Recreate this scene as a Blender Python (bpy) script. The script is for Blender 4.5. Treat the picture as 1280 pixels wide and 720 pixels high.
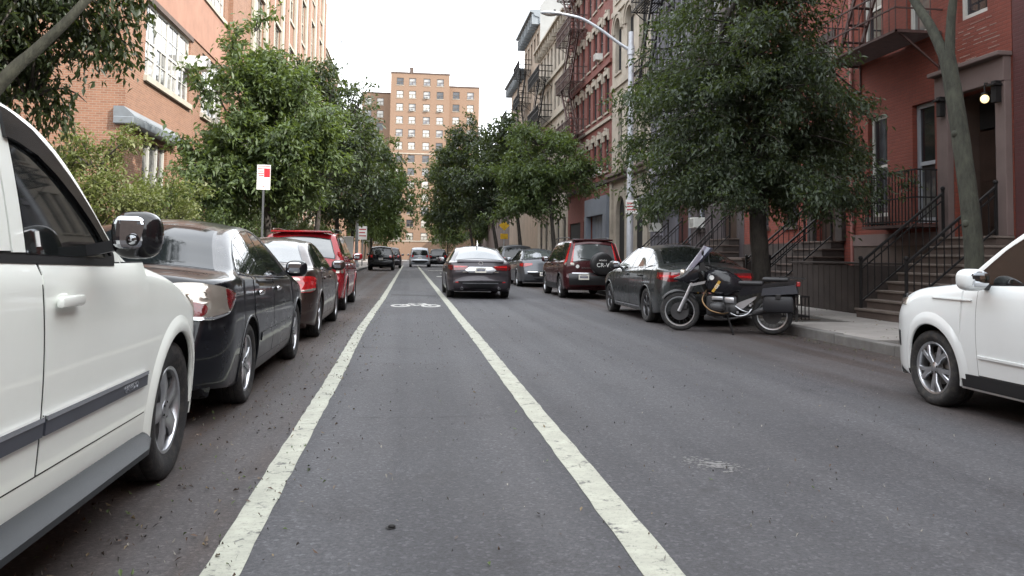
import bpy, bmesh, math, random
import numpy as np
from mathutils import Vector, Matrix
R_ = math.radians
rng = random.Random(7)

# ------------------------------------------------------------------ scene, camera, sky, sun
scene = bpy.context.scene
for _o in list(bpy.data.objects):
    bpy.data.objects.remove(_o)
COL = scene.collection

CAM_H = 1.25
yaw, pitch, roll = R_(7.3), R_(3.0), R_(0.8)
fw = Vector((math.sin(yaw) * math.cos(pitch), math.cos(yaw) * math.cos(pitch), math.sin(pitch)))
rt = Vector((math.cos(yaw), -math.sin(yaw), 0))
up = rt.cross(fw)
r2 = rt * math.cos(roll) + up * math.sin(roll)
u2 = -rt * math.sin(roll) + up * math.cos(roll)
cam_data = bpy.data.cameras.new('camera')
cam = bpy.data.objects.new('camera', cam_data)
COL.objects.link(cam)
cam.matrix_world = Matrix(((r2.x, u2.x, -fw.x, 0), (r2.y, u2.y, -fw.y, 0), (r2.z, u2.z, -fw.z, CAM_H), (0, 0, 0, 1)))
cam_data.sensor_width = 36.0
cam_data.lens = 36.0 * 1000.0 / 1280.0
cam_data.shift_x = -1.0 / 1280.0
cam_data.shift_y = -93.6 / 1280.0
cam_data.clip_start = 0.05
cam_data.clip_end = 3000.0
scene.camera = cam

SUN_AZ, SUN_EL = R_(122.0), R_(38.0)      # clockwise from the street's direction: over the right shoulder
world = bpy.data.worlds.new('World')
scene.world = world
world.use_nodes = True
wn, wl = world.node_tree.nodes, world.node_tree.links
wn.clear()
w_out = wn.new('ShaderNodeOutputWorld')
w_bg = wn.new('ShaderNodeBackground')
w_sky = wn.new('ShaderNodeTexSky')
w_sky.sky_type = 'NISHITA'
w_sky.sun_disc = False
w_sky.sun_elevation = SUN_EL
w_sky.sun_rotation = SUN_AZ
w_sky.air_density = 1.2
w_sky.dust_density = 3.5
w_sky.ozone_density = 1.0
# thin high cloud over the whole sky
w_tc = wn.new('ShaderNodeTexCoord')
w_map = wn.new('ShaderNodeMapping')
w_map.inputs['Scale'].default_value = (1.0, 1.0, 2.2)
w_nz = wn.new('ShaderNodeTexNoise')
w_nz.inputs['Scale'].default_value = 1.7
w_nz.inputs['Detail'].default_value = 6
w_rp = wn.new('ShaderNodeValToRGB')
w_rp.color_ramp.elements[0].position = 0.30
w_rp.color_ramp.elements[0].color = (0.45, 0.45, 0.45, 1)
w_rp.color_ramp.elements[1].position = 0.56
w_rp.color_ramp.elements[1].color = (0.95, 0.95, 0.95, 1)
w_mx = wn.new('ShaderNodeMix')
w_mx.data_type = 'RGBA'
w_mx.inputs[7].default_value = (11.5, 11.9, 12.4, 1)
wl.new(w_tc.outputs['Generated'], w_map.inputs['Vector'])
wl.new(w_map.outputs['Vector'], w_nz.inputs['Vector'])
wl.new(w_nz.outputs['Fac'], w_rp.inputs['Fac'])
wl.new(w_rp.outputs['Color'], w_mx.inputs[0])
wl.new(w_sky.outputs['Color'], w_mx.inputs[6])
wl.new(w_mx.outputs[2], w_bg.inputs['Color'])
w_bg.inputs['Strength'].default_value = 0.09
wl.new(w_bg.outputs['Background'], w_out.inputs['Surface'])

sun_data = bpy.data.lights.new('sun', 'SUN')
sun_data.energy = 2.05
sun_data.angle = R_(0.6)
sun_data.color = (1.0, 0.94, 0.86)
sun = bpy.data.objects.new('sun', sun_data)
COL.objects.link(sun)
sd = Vector((math.sin(SUN_AZ) * math.cos(SUN_EL), math.cos(SUN_AZ) * math.cos(SUN_EL), math.sin(SUN_EL)))
sun.rotation_euler = sd.to_track_quat('Z', 'Y').to_euler()
sun.location = sd * 60

scene.view_settings.view_transform = 'Standard'
scene.view_settings.look = 'None'
scene.view_settings.exposure = 2.05
scene.view_settings.gamma = 1.0
scene.render.engine = 'CYCLES'
scene.cycles.max_bounces = 6
scene.cycles.diffuse_bounces = 3
scene.cycles.glossy_bounces = 3
scene.cycles.transparent_max_bounces = 6
scene.cycles.use_denoising = True
scene.render.film_transparent = False

# ------------------------------------------------------------------ materials
def _node(nt, t, **kw):
    n = nt.nodes.new(t)
    for k, v in kw.items():
        setattr(n, k, v)
    return n

def noise(nt, vec, scale, detail=4, rough=0.55):
    n = nt.nodes.new('ShaderNodeTexNoise')
    n.inputs['Scale'].default_value = scale
    n.inputs['Detail'].default_value = detail
    n.inputs['Roughness'].default_value = rough
    nt.links.new(vec, n.inputs['Vector'])
    return n.outputs['Fac']

def ramp(nt, fac, stops):
    n = nt.nodes.new('ShaderNodeValToRGB')
    el = n.color_ramp.elements
    while len(el) < len(stops):
        el.new(0.5)
    for e, (p, c) in zip(el, stops):
        e.position = p
        e.color = (c, c, c, 1) if isinstance(c, (int, float)) else (*c, 1)
    nt.links.new(fac, n.inputs['Fac'])
    return n.outputs['Color']

def mixc(nt, fac, a, b, mode='MIX'):
    n = nt.nodes.new('ShaderNodeMix')
    n.data_type = 'RGBA'
    n.blend_type = mode
    for sock, v in ((0, fac), (6, a), (7, b)):
        if isinstance(v, (int, float)):
            n.inputs[sock].default_value = v if sock == 0 else (v, v, v, 1)
        elif isinstance(v, (tuple, list)):
            n.inputs[sock].default_value = (*v, 1)
        else:
            nt.links.new(v, n.inputs[sock])
    return n.outputs[2]

def bump(nt, h, strength, dist=0.01, prev=None):
    n = nt.nodes.new('ShaderNodeBump')
    n.inputs['Strength'].default_value = strength
    n.inputs['Distance'].default_value = dist
    nt.links.new(h, n.inputs['Height'])
    if prev is not None:
        nt.links.new(prev, n.inputs['Normal'])
    return n.outputs['Normal']

MATS = {}
def base_mat(name):
    m = bpy.data.materials.new(name)
    m.use_nodes = True
    nt = m.node_tree
    b = nt.nodes['Principled BSDF']
    tc = nt.nodes.new('ShaderNodeTexCoord')
    return m, nt, b, tc.outputs['Object']

def mat(name, col, rough=0.5, metal=0.0, coat=0.0, var=0.12, vscale=3.0, bmp=0.0, bscale=40.0, spec=0.5, emit=None, dirt=0.0, ior=1.5):
    """a plain material with a little mottling, optional fine relief and worn, dusty patches"""
    if name in MATS:
        return MATS[name]
    m, nt, b, vec = base_mat(name)
    c = col
    if var > 0:
        f = noise(nt, vec, vscale, 5)
        f2 = ramp(nt, f, [(0.3, 0.0), (0.7, 1.0)])
        c = mixc(nt, f2, tuple(x * (1 - var) for x in col), tuple(min(1, x * (1 + var)) for x in col))
    if dirt > 0:
        d = ramp(nt, noise(nt, vec, vscale * 2.3, 7, 0.65), [(0.48, 0.0), (0.72, dirt)])
        c = mixc(nt, d, c, (0.09, 0.08, 0.065))
    if isinstance(c, tuple):
        b.inputs['Base Color'].default_value = (*c, 1)
    else:
        nt.links.new(c, b.inputs['Base Color'])
    b.inputs['Roughness'].default_value = rough
    b.inputs['Metallic'].default_value = metal
    b.inputs['Coat Weight'].default_value = coat
    b.inputs['Coat Roughness'].default_value = 0.04
    b.inputs['IOR'].default_value = ior
    b.inputs['Specular IOR Level'].default_value = spec
    if bmp > 0:
        nt.links.new(bump(nt, noise(nt, vec, bscale, 4), bmp), b.inputs['Normal'])
    if emit:
        b.inputs['Emission Color'].default_value = (*emit[0], 1)
        b.inputs['Emission Strength'].default_value = emit[1]
    MATS[name] = m
    return m

def brick_mat(name, c1, c2, mortar, scale=1.0, mort=0.012, bmp=0.5, stain=0.25, paint=0.0, tint=None):
    """courses of 0.215 x 0.075 m on any upright wall; paint = how far one coat of paint covers the joints"""
    if name in MATS:
        return MATS[name]
    m, nt, b, vec = base_mat(name)
    sp = nt.nodes.new('ShaderNodeSeparateXYZ')
    nt.links.new(vec, sp.inputs[0])
    ad = _node(nt, 'ShaderNodeMath', operation='ADD')
    nt.links.new(sp.outputs[0], ad.inputs[0]); nt.links.new(sp.outputs[1], ad.inputs[1])
    cb = nt.nodes.new('ShaderNodeCombineXYZ')
    nt.links.new(ad.outputs[0], cb.inputs[0]); nt.links.new(sp.outputs[2], cb.inputs[1])
    br = nt.nodes.new('ShaderNodeTexBrick')
    br.inputs['Scale'].default_value = 1.0 / scale
    br.inputs['Brick Width'].default_value = 0.215
    br.inputs['Row Height'].default_value = 0.075
    br.inputs['Mortar Size'].default_value = mort
    br.inputs['Mortar Smooth'].default_value = 0.3
    br.inputs['Color1'].default_value = (*c1, 1)
    br.inputs['Color2'].default_value = (*c2, 1)
    br.inputs['Mortar'].default_value = (*mortar, 1)
    nt.links.new(cb.outputs[0], br.inputs['Vector'])
    c = br.outputs['Color']
    if paint > 0:
        c = mixc(nt, paint, c, c1)
    f = ramp(nt, noise(nt, vec, 0.55, 6, 0.65), [(0.3, 0.0), (0.72, 1.0)])
    c = mixc(nt, f, c, mixc(nt, 1.0, c, tint or (0.72, 0.70, 0.70), 'MULTIPLY'))
    f2 = ramp(nt, noise(nt, vec, 2.6, 7, 0.7), [(0.5, 0.0), (0.75, stain)])
    c = mixc(nt, f2, c, tuple(x * 0.45 for x in c1))
    nt.links.new(c, b.inputs['Base Color'])
    b.inputs['Roughness'].default_value = 0.85
    inv = _node(nt, 'ShaderNodeMath', operation='SUBTRACT')
    inv.inputs[0].default_value = 1.0
    nt.links.new(br.outputs['Fac'], inv.inputs[1])
    n1 = bump(nt, inv.outputs[0], bmp, 0.012)
    nt.links.new(bump(nt, noise(nt, vec, 30, 5), 0.25, 0.01, n1), b.inputs['Normal'])
    MATS[name] = m
    return m

def paint_mat(name, col, metal=0.0, rough=0.35, flake=0.0, dust=0.025):
    """car paint: base under clear coat, a film of road dust on it"""
    if name in MATS:
        return MATS[name]
    m, nt, b, vec = base_mat(name)
    d = ramp(nt, noise(nt, vec, 2.2, 8, 0.7), [(0.42, 0.0), (0.8, dust)])
    c = mixc(nt, d, col, (0.17, 0.155, 0.13))
    nt.links.new(c, b.inputs['Base Color'])
    b.inputs['Metallic'].default_value = metal
    b.inputs['Specular IOR Level'].default_value = 0.15
    rr = nt.nodes.new('ShaderNodeMapRange')
    rr.inputs[3].default_value = rough - 0.06; rr.inputs[4].default_value = rough + 0.15
    nt.links.new(noise(nt, vec, 5, 5), rr.inputs[0])
    nt.links.new(rr.outputs[0], b.inputs['Roughness'])
    b.inputs['Coat Weight'].default_value = 0.85 if max(col) > .2 else 0.55
    b.inputs['Coat Roughness'].default_value = 0.04
    wob = noise(nt, vec, 1.3, 2)
    nt.links.new(bump(nt, wob, 0.03, 0.05), b.inputs['Coat Normal'])
    MATS[name] = m
    return m

def leaf_mat(name, c1, c2, trans=0.35):
    if name in MATS:
        return MATS[name]
    m, nt, b, vec = base_mat(name)
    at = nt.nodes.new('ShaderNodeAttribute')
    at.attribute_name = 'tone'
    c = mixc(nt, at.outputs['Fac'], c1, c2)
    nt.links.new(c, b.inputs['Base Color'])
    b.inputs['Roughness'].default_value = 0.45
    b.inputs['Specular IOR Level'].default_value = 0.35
    tr = nt.nodes.new('ShaderNodeBsdfTranslucent')
    nt.links.new(mixc(nt, 0.6, c, (0.16, 0.22, 0.02)), tr.inputs['Color'])
    mx = nt.nodes.new('ShaderNodeMixShader')
    mx.inputs[0].default_value = trans
    nt.links.new(b.outputs[0], mx.inputs[1]); nt.links.new(tr.outputs[0], mx.inputs[2])
    nt.links.new(mx.outputs[0], nt.nodes['Material Output'].inputs['Surface'])
    MATS[name] = m
    return m

def bark_mat(name, c1, c2):
    if name in MATS:
        return MATS[name]
    m, nt, b, vec = base_mat(name)
    mp = nt.nodes.new('ShaderNodeMapping')
    mp.inputs['Scale'].default_value = (1, 1, 0.25)
    nt.links.new(vec, mp.inputs['Vector'])
    f = noise(nt, mp.outputs[0], 22, 6, 0.7)
    c = mixc(nt, ramp(nt, f, [(0.35, 0.0), (0.65, 1.0)]), c1, c2)
    c = mixc(nt, ramp(nt, noise(nt, vec, 3.5, 4), [(0.5, 0.0), (0.7, 0.5)]), c, tuple(x * 1.5 for x in c2))
    nt.links.new(c, b.inputs['Base Color'])
    b.inputs['Roughness'].default_value = 0.9
    nt.links.new(bump(nt, f, 0.7, 0.02), b.inputs['Normal'])
    MATS[name] = m
    return m

# ------------------------------------------------------------------ mesh helpers
class MB:
    """collects shapes and links them as ONE mesh object"""
    def __init__(s):
        s.v, s.f, s.m = [], [], []
    def add(s, vs, fs, mi=0):
        o = len(s.v)
        s.v += [tuple(p) for p in vs]
        s.f += [tuple(i + o for i in f) for f in fs]
        s.m += [mi] * len(fs)
        return s
    def box(s, x0, x1, y0, y1, z0, z1, mi=0):
        if x0 > x1: x0, x1 = x1, x0
        if y0 > y1: y0, y1 = y1, y0
        if z0 > z1: z0, z1 = z1, z0
        vs = [(x0, y0, z0), (x1, y0, z0), (x1, y1, z0), (x0, y1, z0), (x0, y0, z1), (x1, y0, z1), (x1, y1, z1), (x0, y1, z1)]
        return s.add(vs, [(0, 3, 2, 1), (4, 5, 6, 7), (0, 1, 5, 4), (1, 2, 6, 5), (2, 3, 7, 6), (3, 0, 4, 7)], mi)
    def cbox(s, x0, x1, y0, y1, z0, z1, c=0.01, mi=0):
        """box with chamfered edges"""
        bm = bmesh.new()
        bmesh.ops.create_cube(bm, size=1)
        for v in bm.verts:
            v.co = Vector((x0 + (v.co.x + .5) * (x1 - x0), y0 + (v.co.y + .5) * (y1 - y0), z0 + (v.co.z + .5) * (z1 - z0)))
        bmesh.ops.bevel(bm, geom=bm.edges[:], offset=min(c, .45 * min(abs(x1 - x0), abs(y1 - y0), abs(z1 - z0))), segments=2, affect='EDGES', profile=0.5)
        return s.bm(bm, mi)
    def bm(s, bm, mi=0, mtx=None):
        bm.verts.ensure_lookup_table()
        for i, v in enumerate(bm.verts): v.index = i
        vs = [(mtx @ v.co) if mtx else v.co.copy() for v in bm.verts]
        fs = [[v.index for v in f.verts] for f in bm.faces]
        bm.free()
        return s.add(vs, fs, mi)
    def quad(s, a, b, c, d, mi=0):
        return s.add([a, b, c, d], [(0, 1, 2, 3)], mi)
    def tube(s, pts, rad, n=8, mi=0, caps=True):
        pts = [Vector(p) for p in pts]
        if not isinstance(rad, (list, tuple)): rad = [rad] * len(pts)
        vs, fs = [], []
        ref = None
        for i, p in enumerate(pts):
            t = (pts[min(i + 1, len(pts) - 1)] - pts[max(i - 1, 0)])
            t = t.normalized() if t.length > 1e-9 else Vector((0, 0, 1))
            if ref is None:
                ref = Vector((1, 0, 0)) if abs(t.x) < 0.8 else Vector((0, 1, 0))
            a = (ref - t * ref.dot(t)).normalized(); b_ = t.cross(a); ref = a
            for k in range(n):
                w = 2 * math.pi * k / n
                vs.append(p + (a * math.cos(w) + b_ * math.sin(w)) * rad[i])
        for i in range(len(pts) - 1):
            for k in range(n):
                k2 = (k + 1) % n
                fs.append((i * n + k, i * n + k2, (i + 1) * n + k2, (i + 1) * n + k))
        if caps:
            fs.append(tuple(range(n - 1, -1, -1)))
            fs.append(tuple((len(pts) - 1) * n + k for k in range(n)))
        return s.add(vs, fs, mi)
    def bar(s, a, b, w, h=None, mi=0):
        """square-section bar from a to b"""
        a, b = Vector(a), Vector(b); h = h or w
        t = (b - a).normalized()
        ref = Vector((0, 0, 1)) if abs(t.z) < 0.95 else Vector((1, 0, 0))
        x = t.cross(ref).normalized() * w / 2; y = x.cross(t).normalized() * h / 2
        vs = [a - x - y, a + x - y, a + x + y, a - x + y, b - x - y, b + x - y, b + x + y, b - x + y]
        return s.add(vs, [(0, 3, 2, 1), (4, 5, 6, 7), (0, 1, 5, 4), (1, 2, 6, 5), (2, 3, 7, 6), (3, 0, 4, 7)], mi)
    def lathe(s, prof, n=32, axis='x', mi=0, c=(0, 0, 0), closed=False):
        """prof: (along axis, radius)"""
        vs, fs = [], []
        for (h, r) in prof:
            for k in range(n):
                w = 2 * math.pi * k / n
                p = {'x': (h, r * math.cos(w), r * math.sin(w)), 'y': (r * math.sin(w), h, r * math.cos(w)), 'z': (r * math.cos(w), r * math.sin(w), h)}[axis]
                vs.append((p[0] + c[0], p[1] + c[1], p[2] + c[2]))
        m_ = len(prof)
        for i in range(m_ if closed else m_ - 1):
            j = (i + 1) % m_
            for k in range(n):
                k2 = (k + 1) % n
                fs.append((i * n + k, i * n + k2, j * n + k2, j * n + k))
        return s.add(vs, fs, mi)
    def grid(s, pts, nu, nv, mi=0, flip=False):
        """pts[u*nv+v]"""
        fs = []
        for i in range(nu - 1):
            for j in range(nv - 1):
                q = (i * nv + j, (i + 1) * nv + j, (i + 1) * nv + j + 1, i * nv + j + 1)
                fs.append(q[::-1] if flip else q)
        return s.add(pts, fs, mi)
    def prism(s, poly, z0, z1, mi=0, ax='z'):
        """polygon pulled along an axis; poly in the other two coordinates"""
        n = len(poly)
        def P(p, h): return {'z': (p[0], p[1], h), 'x': (h, p[0], p[1]), 'y': (p[0], h, p[1])}[ax]
        vs = [P(p, z0) for p in poly] + [P(p, z1) for p in poly]
        fs = [tuple(range(n))[::-1], tuple(range(n, 2 * n))] + [(i, (i + 1) % n, n + (i + 1) % n, n + i) for i in range(n)]
        return s.add(vs, fs, mi)
    def ell(s, c, r, nu=14, nv=9, mi=0, power=1.0):
        vs, fs = [], []
        def sp(x): return math.copysign(abs(x) ** power, x)
        for j in range(nv + 1):
            ph = -math.pi / 2 + math.pi * j / nv
            for k in range(nu):
                th = 2 * math.pi * k / nu
                vs.append((c[0] + r[0] * sp(math.cos(ph)) * sp(math.cos(th)), c[1] + r[1] * sp(math.cos(ph)) * sp(math.sin(th)), c[2] + r[2] * sp(math.sin(ph))))
        for j in range(nv):
            for k in range(nu):
                k2 = (k + 1) % nu
                fs.append((j * nu + k, j * nu + k2, (j + 1) * nu + k2, (j + 1) * nu + k))
        return s.add(vs, fs, mi)
    def mesh(s, name, mats, smooth=None, fix=True):
        me = bpy.data.meshes.new(name)
        me.from_pydata([tuple(p) for p in s.v], [], s.f)
        for m_ in (mats if isinstance(mats, (list, tuple)) else [mats]):
            me.materials.append(m_)
        if any(s.m):
            me.polygons.foreach_set('material_index', s.m)
        finish(me, smooth, fix)
        return me
    def build(s, name, mats, parent=None, smooth=None, loc=None, fix=True):
        return link(name, s.mesh(name, mats, smooth, fix), parent, loc)

def finish(me, smooth=None, fix=True):
    """outward normals; smooth = angle in degrees above which an edge stays sharp"""
    bm = bmesh.new(); bm.from_mesh(me)
    if fix:
        bmesh.ops.remove_doubles(bm, verts=bm.verts[:], dist=1e-5)
        bmesh.ops.recalc_face_normals(bm, faces=bm.faces[:])
    if smooth:
        lim = math.radians(smooth)
        for f in bm.faces: f.smooth = True
        for e in bm.edges:
            e.smooth = len(e.link_faces) == 2 and e.calc_face_angle(0) < lim
    bm.to_mesh(me); bm.free(); me.update()

def link(name, data, parent=None, loc=None, rot=None):
    o = bpy.data.objects.new(name, data)
    COL.objects.link(o)
    if parent is not None: o.parent = parent
    if loc is not None: o.location = loc
    if rot is not None: o.rotation_euler = rot
    return o

def tag(o, label=None, cat=None, group=None, kind=None):
    for k, v in (('label', label), ('category', cat), ('group', group), ('kind', kind)):
        if v: o[k] = v
    return o

def thing(name, label, cat, loc=(0, 0, 0), rotz=0.0, group=None):
    o = bpy.data.objects.new(name, None)
    COL.objects.link(o)
    o.empty_display_size = 0.2
    o.location = loc
    o.rotation_euler = (0, 0, rotz)
    return tag(o, label, cat, group)

def copy_tree(o, parent=None):
    c = o.copy(); COL.objects.link(c)
    if parent is not None: c.parent = parent
    for ch in list(o.children): copy_tree(ch, c)
    return c

def lerp(a, b, t): return a + (b - a) * t
def smooth01(t):
    t = max(0.0, min(1.0, t)); return t * t * (3 - 2 * t)
def interp(xs, ys, x):
    if x <= xs[0]: return ys[0]
    for i in range(len(xs) - 1):
        if x <= xs[i + 1]:
            t = (x - xs[i]) / (xs[i + 1] - xs[i]); return ys[i] + (ys[i + 1] - ys[i]) * t
    return ys[-1]
def catmull(pts, per=6):
    out = []
    n = len(pts)
    for i in range(n - 1):
        p0, p1, p2, p3 = pts[max(i - 1, 0)], pts[i], pts[i + 1], pts[min(i + 2, n - 1)]
        for k in range(per):
            t = k / per
            q = []
            for a, b, c, d in zip(p0, p1, p2, p3):
                q.append(0.5 * (2 * b + (c - a) * t + (2 * a - 5 * b + 4 * c - d) * t * t + (3 * b - a - 3 * c + d) * t ** 3))
            out.append(tuple(q))
    out.append(tuple(pts[-1]))
    return out

def text_mesh(txt, size, extrude=0.002, align='CENTER', font_w=1.0):
    cu = bpy.data.curves.new('lettering', 'FONT')
    cu.body = txt; cu.size = size; cu.extrude = extrude; cu.align_x = align; cu.align_y = 'CENTER'; cu.resolution_u = 2
    o = bpy.data.objects.new('lettering', cu)
    COL.objects.link(o)
    dg = bpy.context.evaluated_depsgraph_get()
    me = bpy.data.meshes.new_from_object(o.evaluated_get(dg))
    bpy.data.objects.remove(o)
    return me
# ------------------------------------------------------------------ shared materials
M_GLASS = mat('dark window glass', (0.012, 0.014, 0.014), rough=0.03, var=0.3, vscale=1.5, ior=1.5, spec=0.6)
M_GLASS_D = mat('tinted rear glass', (0.008, 0.010, 0.012), rough=0.06, var=0.3, vscale=1.5, ior=1.33, spec=0.35)
M_GLASS_L = mat('windscreen glass', (0.07, 0.078, 0.08), rough=0.04, var=0.3, vscale=1.5, ior=2.0, spec=0.6)
M_BLACK = mat('black trim plastic', (0.012, 0.012, 0.013), rough=0.45, var=0.2)
M_BLACKG = mat('gloss black trim', (0.008, 0.008, 0.009), rough=0.12, var=0.2)
M_GREYPL = mat('grey cladding plastic', (0.013, 0.0155, 0.019), rough=0.55, var=0.2, bmp=0.15, bscale=300)
M_RUBBER = mat('tyre rubber', (0.016, 0.016, 0.017), rough=0.8, var=0.25, vscale=9, bmp=0.3, bscale=90, dirt=0.5)
M_WELL = mat('wheel well', (0.006, 0.006, 0.006), rough=0.9, var=0)
M_ALLOY = mat('alloy wheel', (0.50, 0.51, 0.53), rough=0.28, metal=0.9, var=0.1, vscale=6, dirt=0.25)
M_ALLOYD = mat('dark alloy wheel', (0.10, 0.10, 0.105), rough=0.3, metal=0.8, var=0.1, dirt=0.2)
M_DISC = mat('brake disc steel', (0.22, 0.21, 0.2), rough=0.4, metal=0.9, var=0.2)
M_CHROME = mat('chrome', (0.80, 0.81, 0.83), rough=0.08, metal=1.0, var=0)
M_MOULD = mat('blue-grey door moulding', (0.055, 0.060, 0.078), rough=0.4, var=0.15)
M_MIRROR = mat('mirror glass', (0.55, 0.57, 0.60), rough=0.02, metal=1.0, var=0)
M_REDL = mat('red lamp lens', (0.42, 0.012, 0.015), rough=0.10, coat=1.0, var=0.35, vscale=25)
M_REDD = mat('dark red lamp lens', (0.13, 0.010, 0.012), rough=0.10, coat=1.0, var=0.4, vscale=25)
M_CLEAR = mat('clear lamp lens', (0.42, 0.38, 0.33), rough=0.16, metal=0.55, coat=1.0, var=0.12, vscale=6)
M_AMBER = mat('amber lamp lens', (0.55, 0.18, 0.02), rough=0.12, coat=1.0, var=0.2)
M_PLATE = mat('licence plate', (0.72, 0.70, 0.62), rough=0.35, var=0.04)
M_PLATEY = mat('pale plate', (0.70, 0.66, 0.45), rough=0.35, var=0.04)
M_PLTXT = mat('plate ink', (0.03, 0.04, 0.12), rough=0.5, var=0)
M_WHITE_TXT = mat('white print', (0.75, 0.75, 0.73), rough=0.5, var=0)
M_SEAM = mat('panel gap', (0.004, 0.004, 0.004), rough=0.9, var=0)

# ------------------------------------------------------------------ ground, road, pavements
def asphalt_mat():
    m, nt, b, vec = base_mat('asphalt')
    sp = nt.nodes.new('ShaderNodeSeparateXYZ'); nt.links.new(vec, sp.inputs[0])
    grain = noise(nt, vec, 55, 6, 0.75)
    fine = noise(nt, vec, 210, 3, 0.7)
    # the surface of the bike and driving lanes, with long wheel-polished bands
    mp = nt.nodes.new('ShaderNodeMapping'); mp.inputs['Scale'].default_value = (1.3, 0.07, 1)
    nt.links.new(vec, mp.inputs['Vector'])
    band = ramp(nt, noise(nt, mp.outputs[0], 1.5, 4), [(0.3, 0.0), (0.7, 1.0)])
    lane = mixc(nt, band, (0.046, 0.0460, 0.0505), (0.060, 0.0600, 0.0655))
    # the older, browner surface of the parking strips
    old = mixc(nt, ramp(nt, noise(nt, vec, 0.8, 5), [(0.3, 0.0), (0.7, 1.0)]), (0.035, 0.0245, 0.0205), (0.056, 0.040, 0.033))
    wob = noise(nt, vec, 0.9, 3)
    ad = _node(nt, 'ShaderNodeMath', operation='MULTIPLY_ADD'); ad.inputs[1].default_value = 0.5; nt.links.new(wob, ad.inputs[0]); nt.links.new(sp.outputs[0], ad.inputs[2])
    mr = nt.nodes.new('ShaderNodeMapRange'); mr.inputs[1].default_value = -0.42; mr.inputs[2].default_value = -0.62; nt.links.new(ad.outputs[0], mr.inputs[0])
    mr2 = nt.nodes.new('ShaderNodeMapRange'); mr2.inputs[1].default_value = 4.3; mr2.inputs[2].default_value = 5.1; nt.links.new(ad.outputs[0], mr2.inputs[0])
    mr2.inputs[4].default_value = 0.8
    mx = _node(nt, 'ShaderNodeMath', operation='MAXIMUM'); nt.links.new(mr.outputs[0], mx.inputs[0]); nt.links.new(mr2.outputs[0], mx.inputs[1])
    c = mixc(nt, mx.outputs[0], lane, old)
    # right of the bike lane a darker resurfaced strip
    mr3 = nt.nodes.new('ShaderNodeMapRange'); mr3.inputs[1].default_value = 2.5; mr3.inputs[2].default_value = 3.6; mr3.inputs[4].default_value = .55; nt.links.new(ad.outputs[0], mr3.inputs[0])
    c = mixc(nt, mr3.outputs[0], c, mixc(nt, 1.0, c, (0.86, 0.83, 0.84), 'MULTIPLY'))
    trk = nt.nodes.new('ShaderNodeMapping'); trk.inputs['Scale'].default_value = (2.4, .035, 1); nt.links.new(vec, trk.inputs['Vector'])
    c = mixc(nt, ramp(nt, noise(nt, trk.outputs[0], 1.0, 3, .5), [(0.40, 0.0), (0.62, 0.55)]), c, (0.080, 0.079, 0.084))
    c = mixc(nt, ramp(nt, noise(nt, vec, .22, 4, .55), [(0.44, 0.0), (0.60, 0.6)]), c, mixc(nt, 1.0, c, (0.72, .70, .70), 'MULTIPLY'))
    # stones in the surface
    st = ramp(nt, grain, [(0.36, 0.68), (0.5, 1.0), (0.66, 1.4)])
    vg = nt.nodes.new('ShaderNodeTexVoronoi'); vg.inputs['Scale'].default_value = 62; nt.links.new(vec, vg.inputs['Vector'])
    sx_ = nt.nodes.new('ShaderNodeSeparateXYZ'); nt.links.new(vg.outputs['Color'], sx_.inputs[0])
    st = mixc(nt, 1.0, st, ramp(nt, sx_.outputs[0], [(0.0, .80), (0.55, 1.0), (0.86, 1.06), (0.97, 1.5)]), 'MULTIPLY')
    c = mixc(nt, 1.0, c, st, 'MULTIPLY')
    c = mixc(nt, ramp(nt, fine, [(0.63, 0.0), (0.72, 0.7)]), c, (0.11, 0.105, 0.10))
    # oil drips, stains, sealed cracks
    c = mixc(nt, ramp(nt, noise(nt, vec, 1.7, 7, 0.7), [(0.56, 0.0), (0.74, 0.5)]), c, (0.025, 0.022, 0.022))
    c = mixc(nt, ramp(nt, noise(nt, vec, 0.35, 5, 0.6), [(0.52, 0.0), (0.75, 0.35)]), c, (0.068, 0.065, 0.065))
    vo = nt.nodes.new('ShaderNodeTexVoronoi'); vo.feature = 'DISTANCE_TO_EDGE'; vo.inputs['Scale'].default_value = 0.16; vo.inputs['Randomness'].default_value = 1.0
    wv = nt.nodes.new('ShaderNodeVectorMath'); wv.operation = 'ADD'
    nz = nt.nodes.new('ShaderNodeTexNoise'); nz.inputs['Scale'].default_value = 1.6; nz.inputs['Detail'].default_value = 8; nt.links.new(vec, nz.inputs['Vector'])
    vs = nt.nodes.new('ShaderNodeVectorMath'); vs.operation = 'SCALE'; vs.inputs['Scale'].default_value = 1.6; nt.links.new(nz.outputs['Color'], vs.inputs[0])
    nt.links.new(vec, wv.inputs[0]); nt.links.new(vs.outputs[0], wv.inputs[1]); nt.links.new(wv.outputs[0], vo.inputs['Vector'])
    crack = ramp(nt, vo.outputs['Distance'], [(0.0, 1.0), (0.0015, 0.7), (0.003, 0.0)])
    ck = _node(nt, 'ShaderNodeMath', operation='MULTIPLY'); nt.links.new(crack, ck.inputs[0]); nt.links.new(ramp(nt, noise(nt, vec, 0.25, 2), [(0.50, 0.0), (0.66, 0.7)]), ck.inputs[1])
    c = mixc(nt, ck.outputs[0], c, (0.022, 0.021, 0.021))
    nt.links.new(c, b.inputs['Base Color'])
    rr = nt.nodes.new('ShaderNodeMapRange'); rr.inputs[3].default_value = .62; rr.inputs[4].default_value = .9
    nt.links.new(grain, rr.inputs[0]); nt.links.new(rr.outputs[0], b.inputs['Roughness'])
    b.inputs['Specular IOR Level'].default_value = 0.35
    nt.links.new(bump(nt, fine, 0.35, 0.006, bump(nt, grain, 0.55, 0.012)), b.inputs['Normal'])
    return m
M_ASPH = asphalt_mat()

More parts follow.
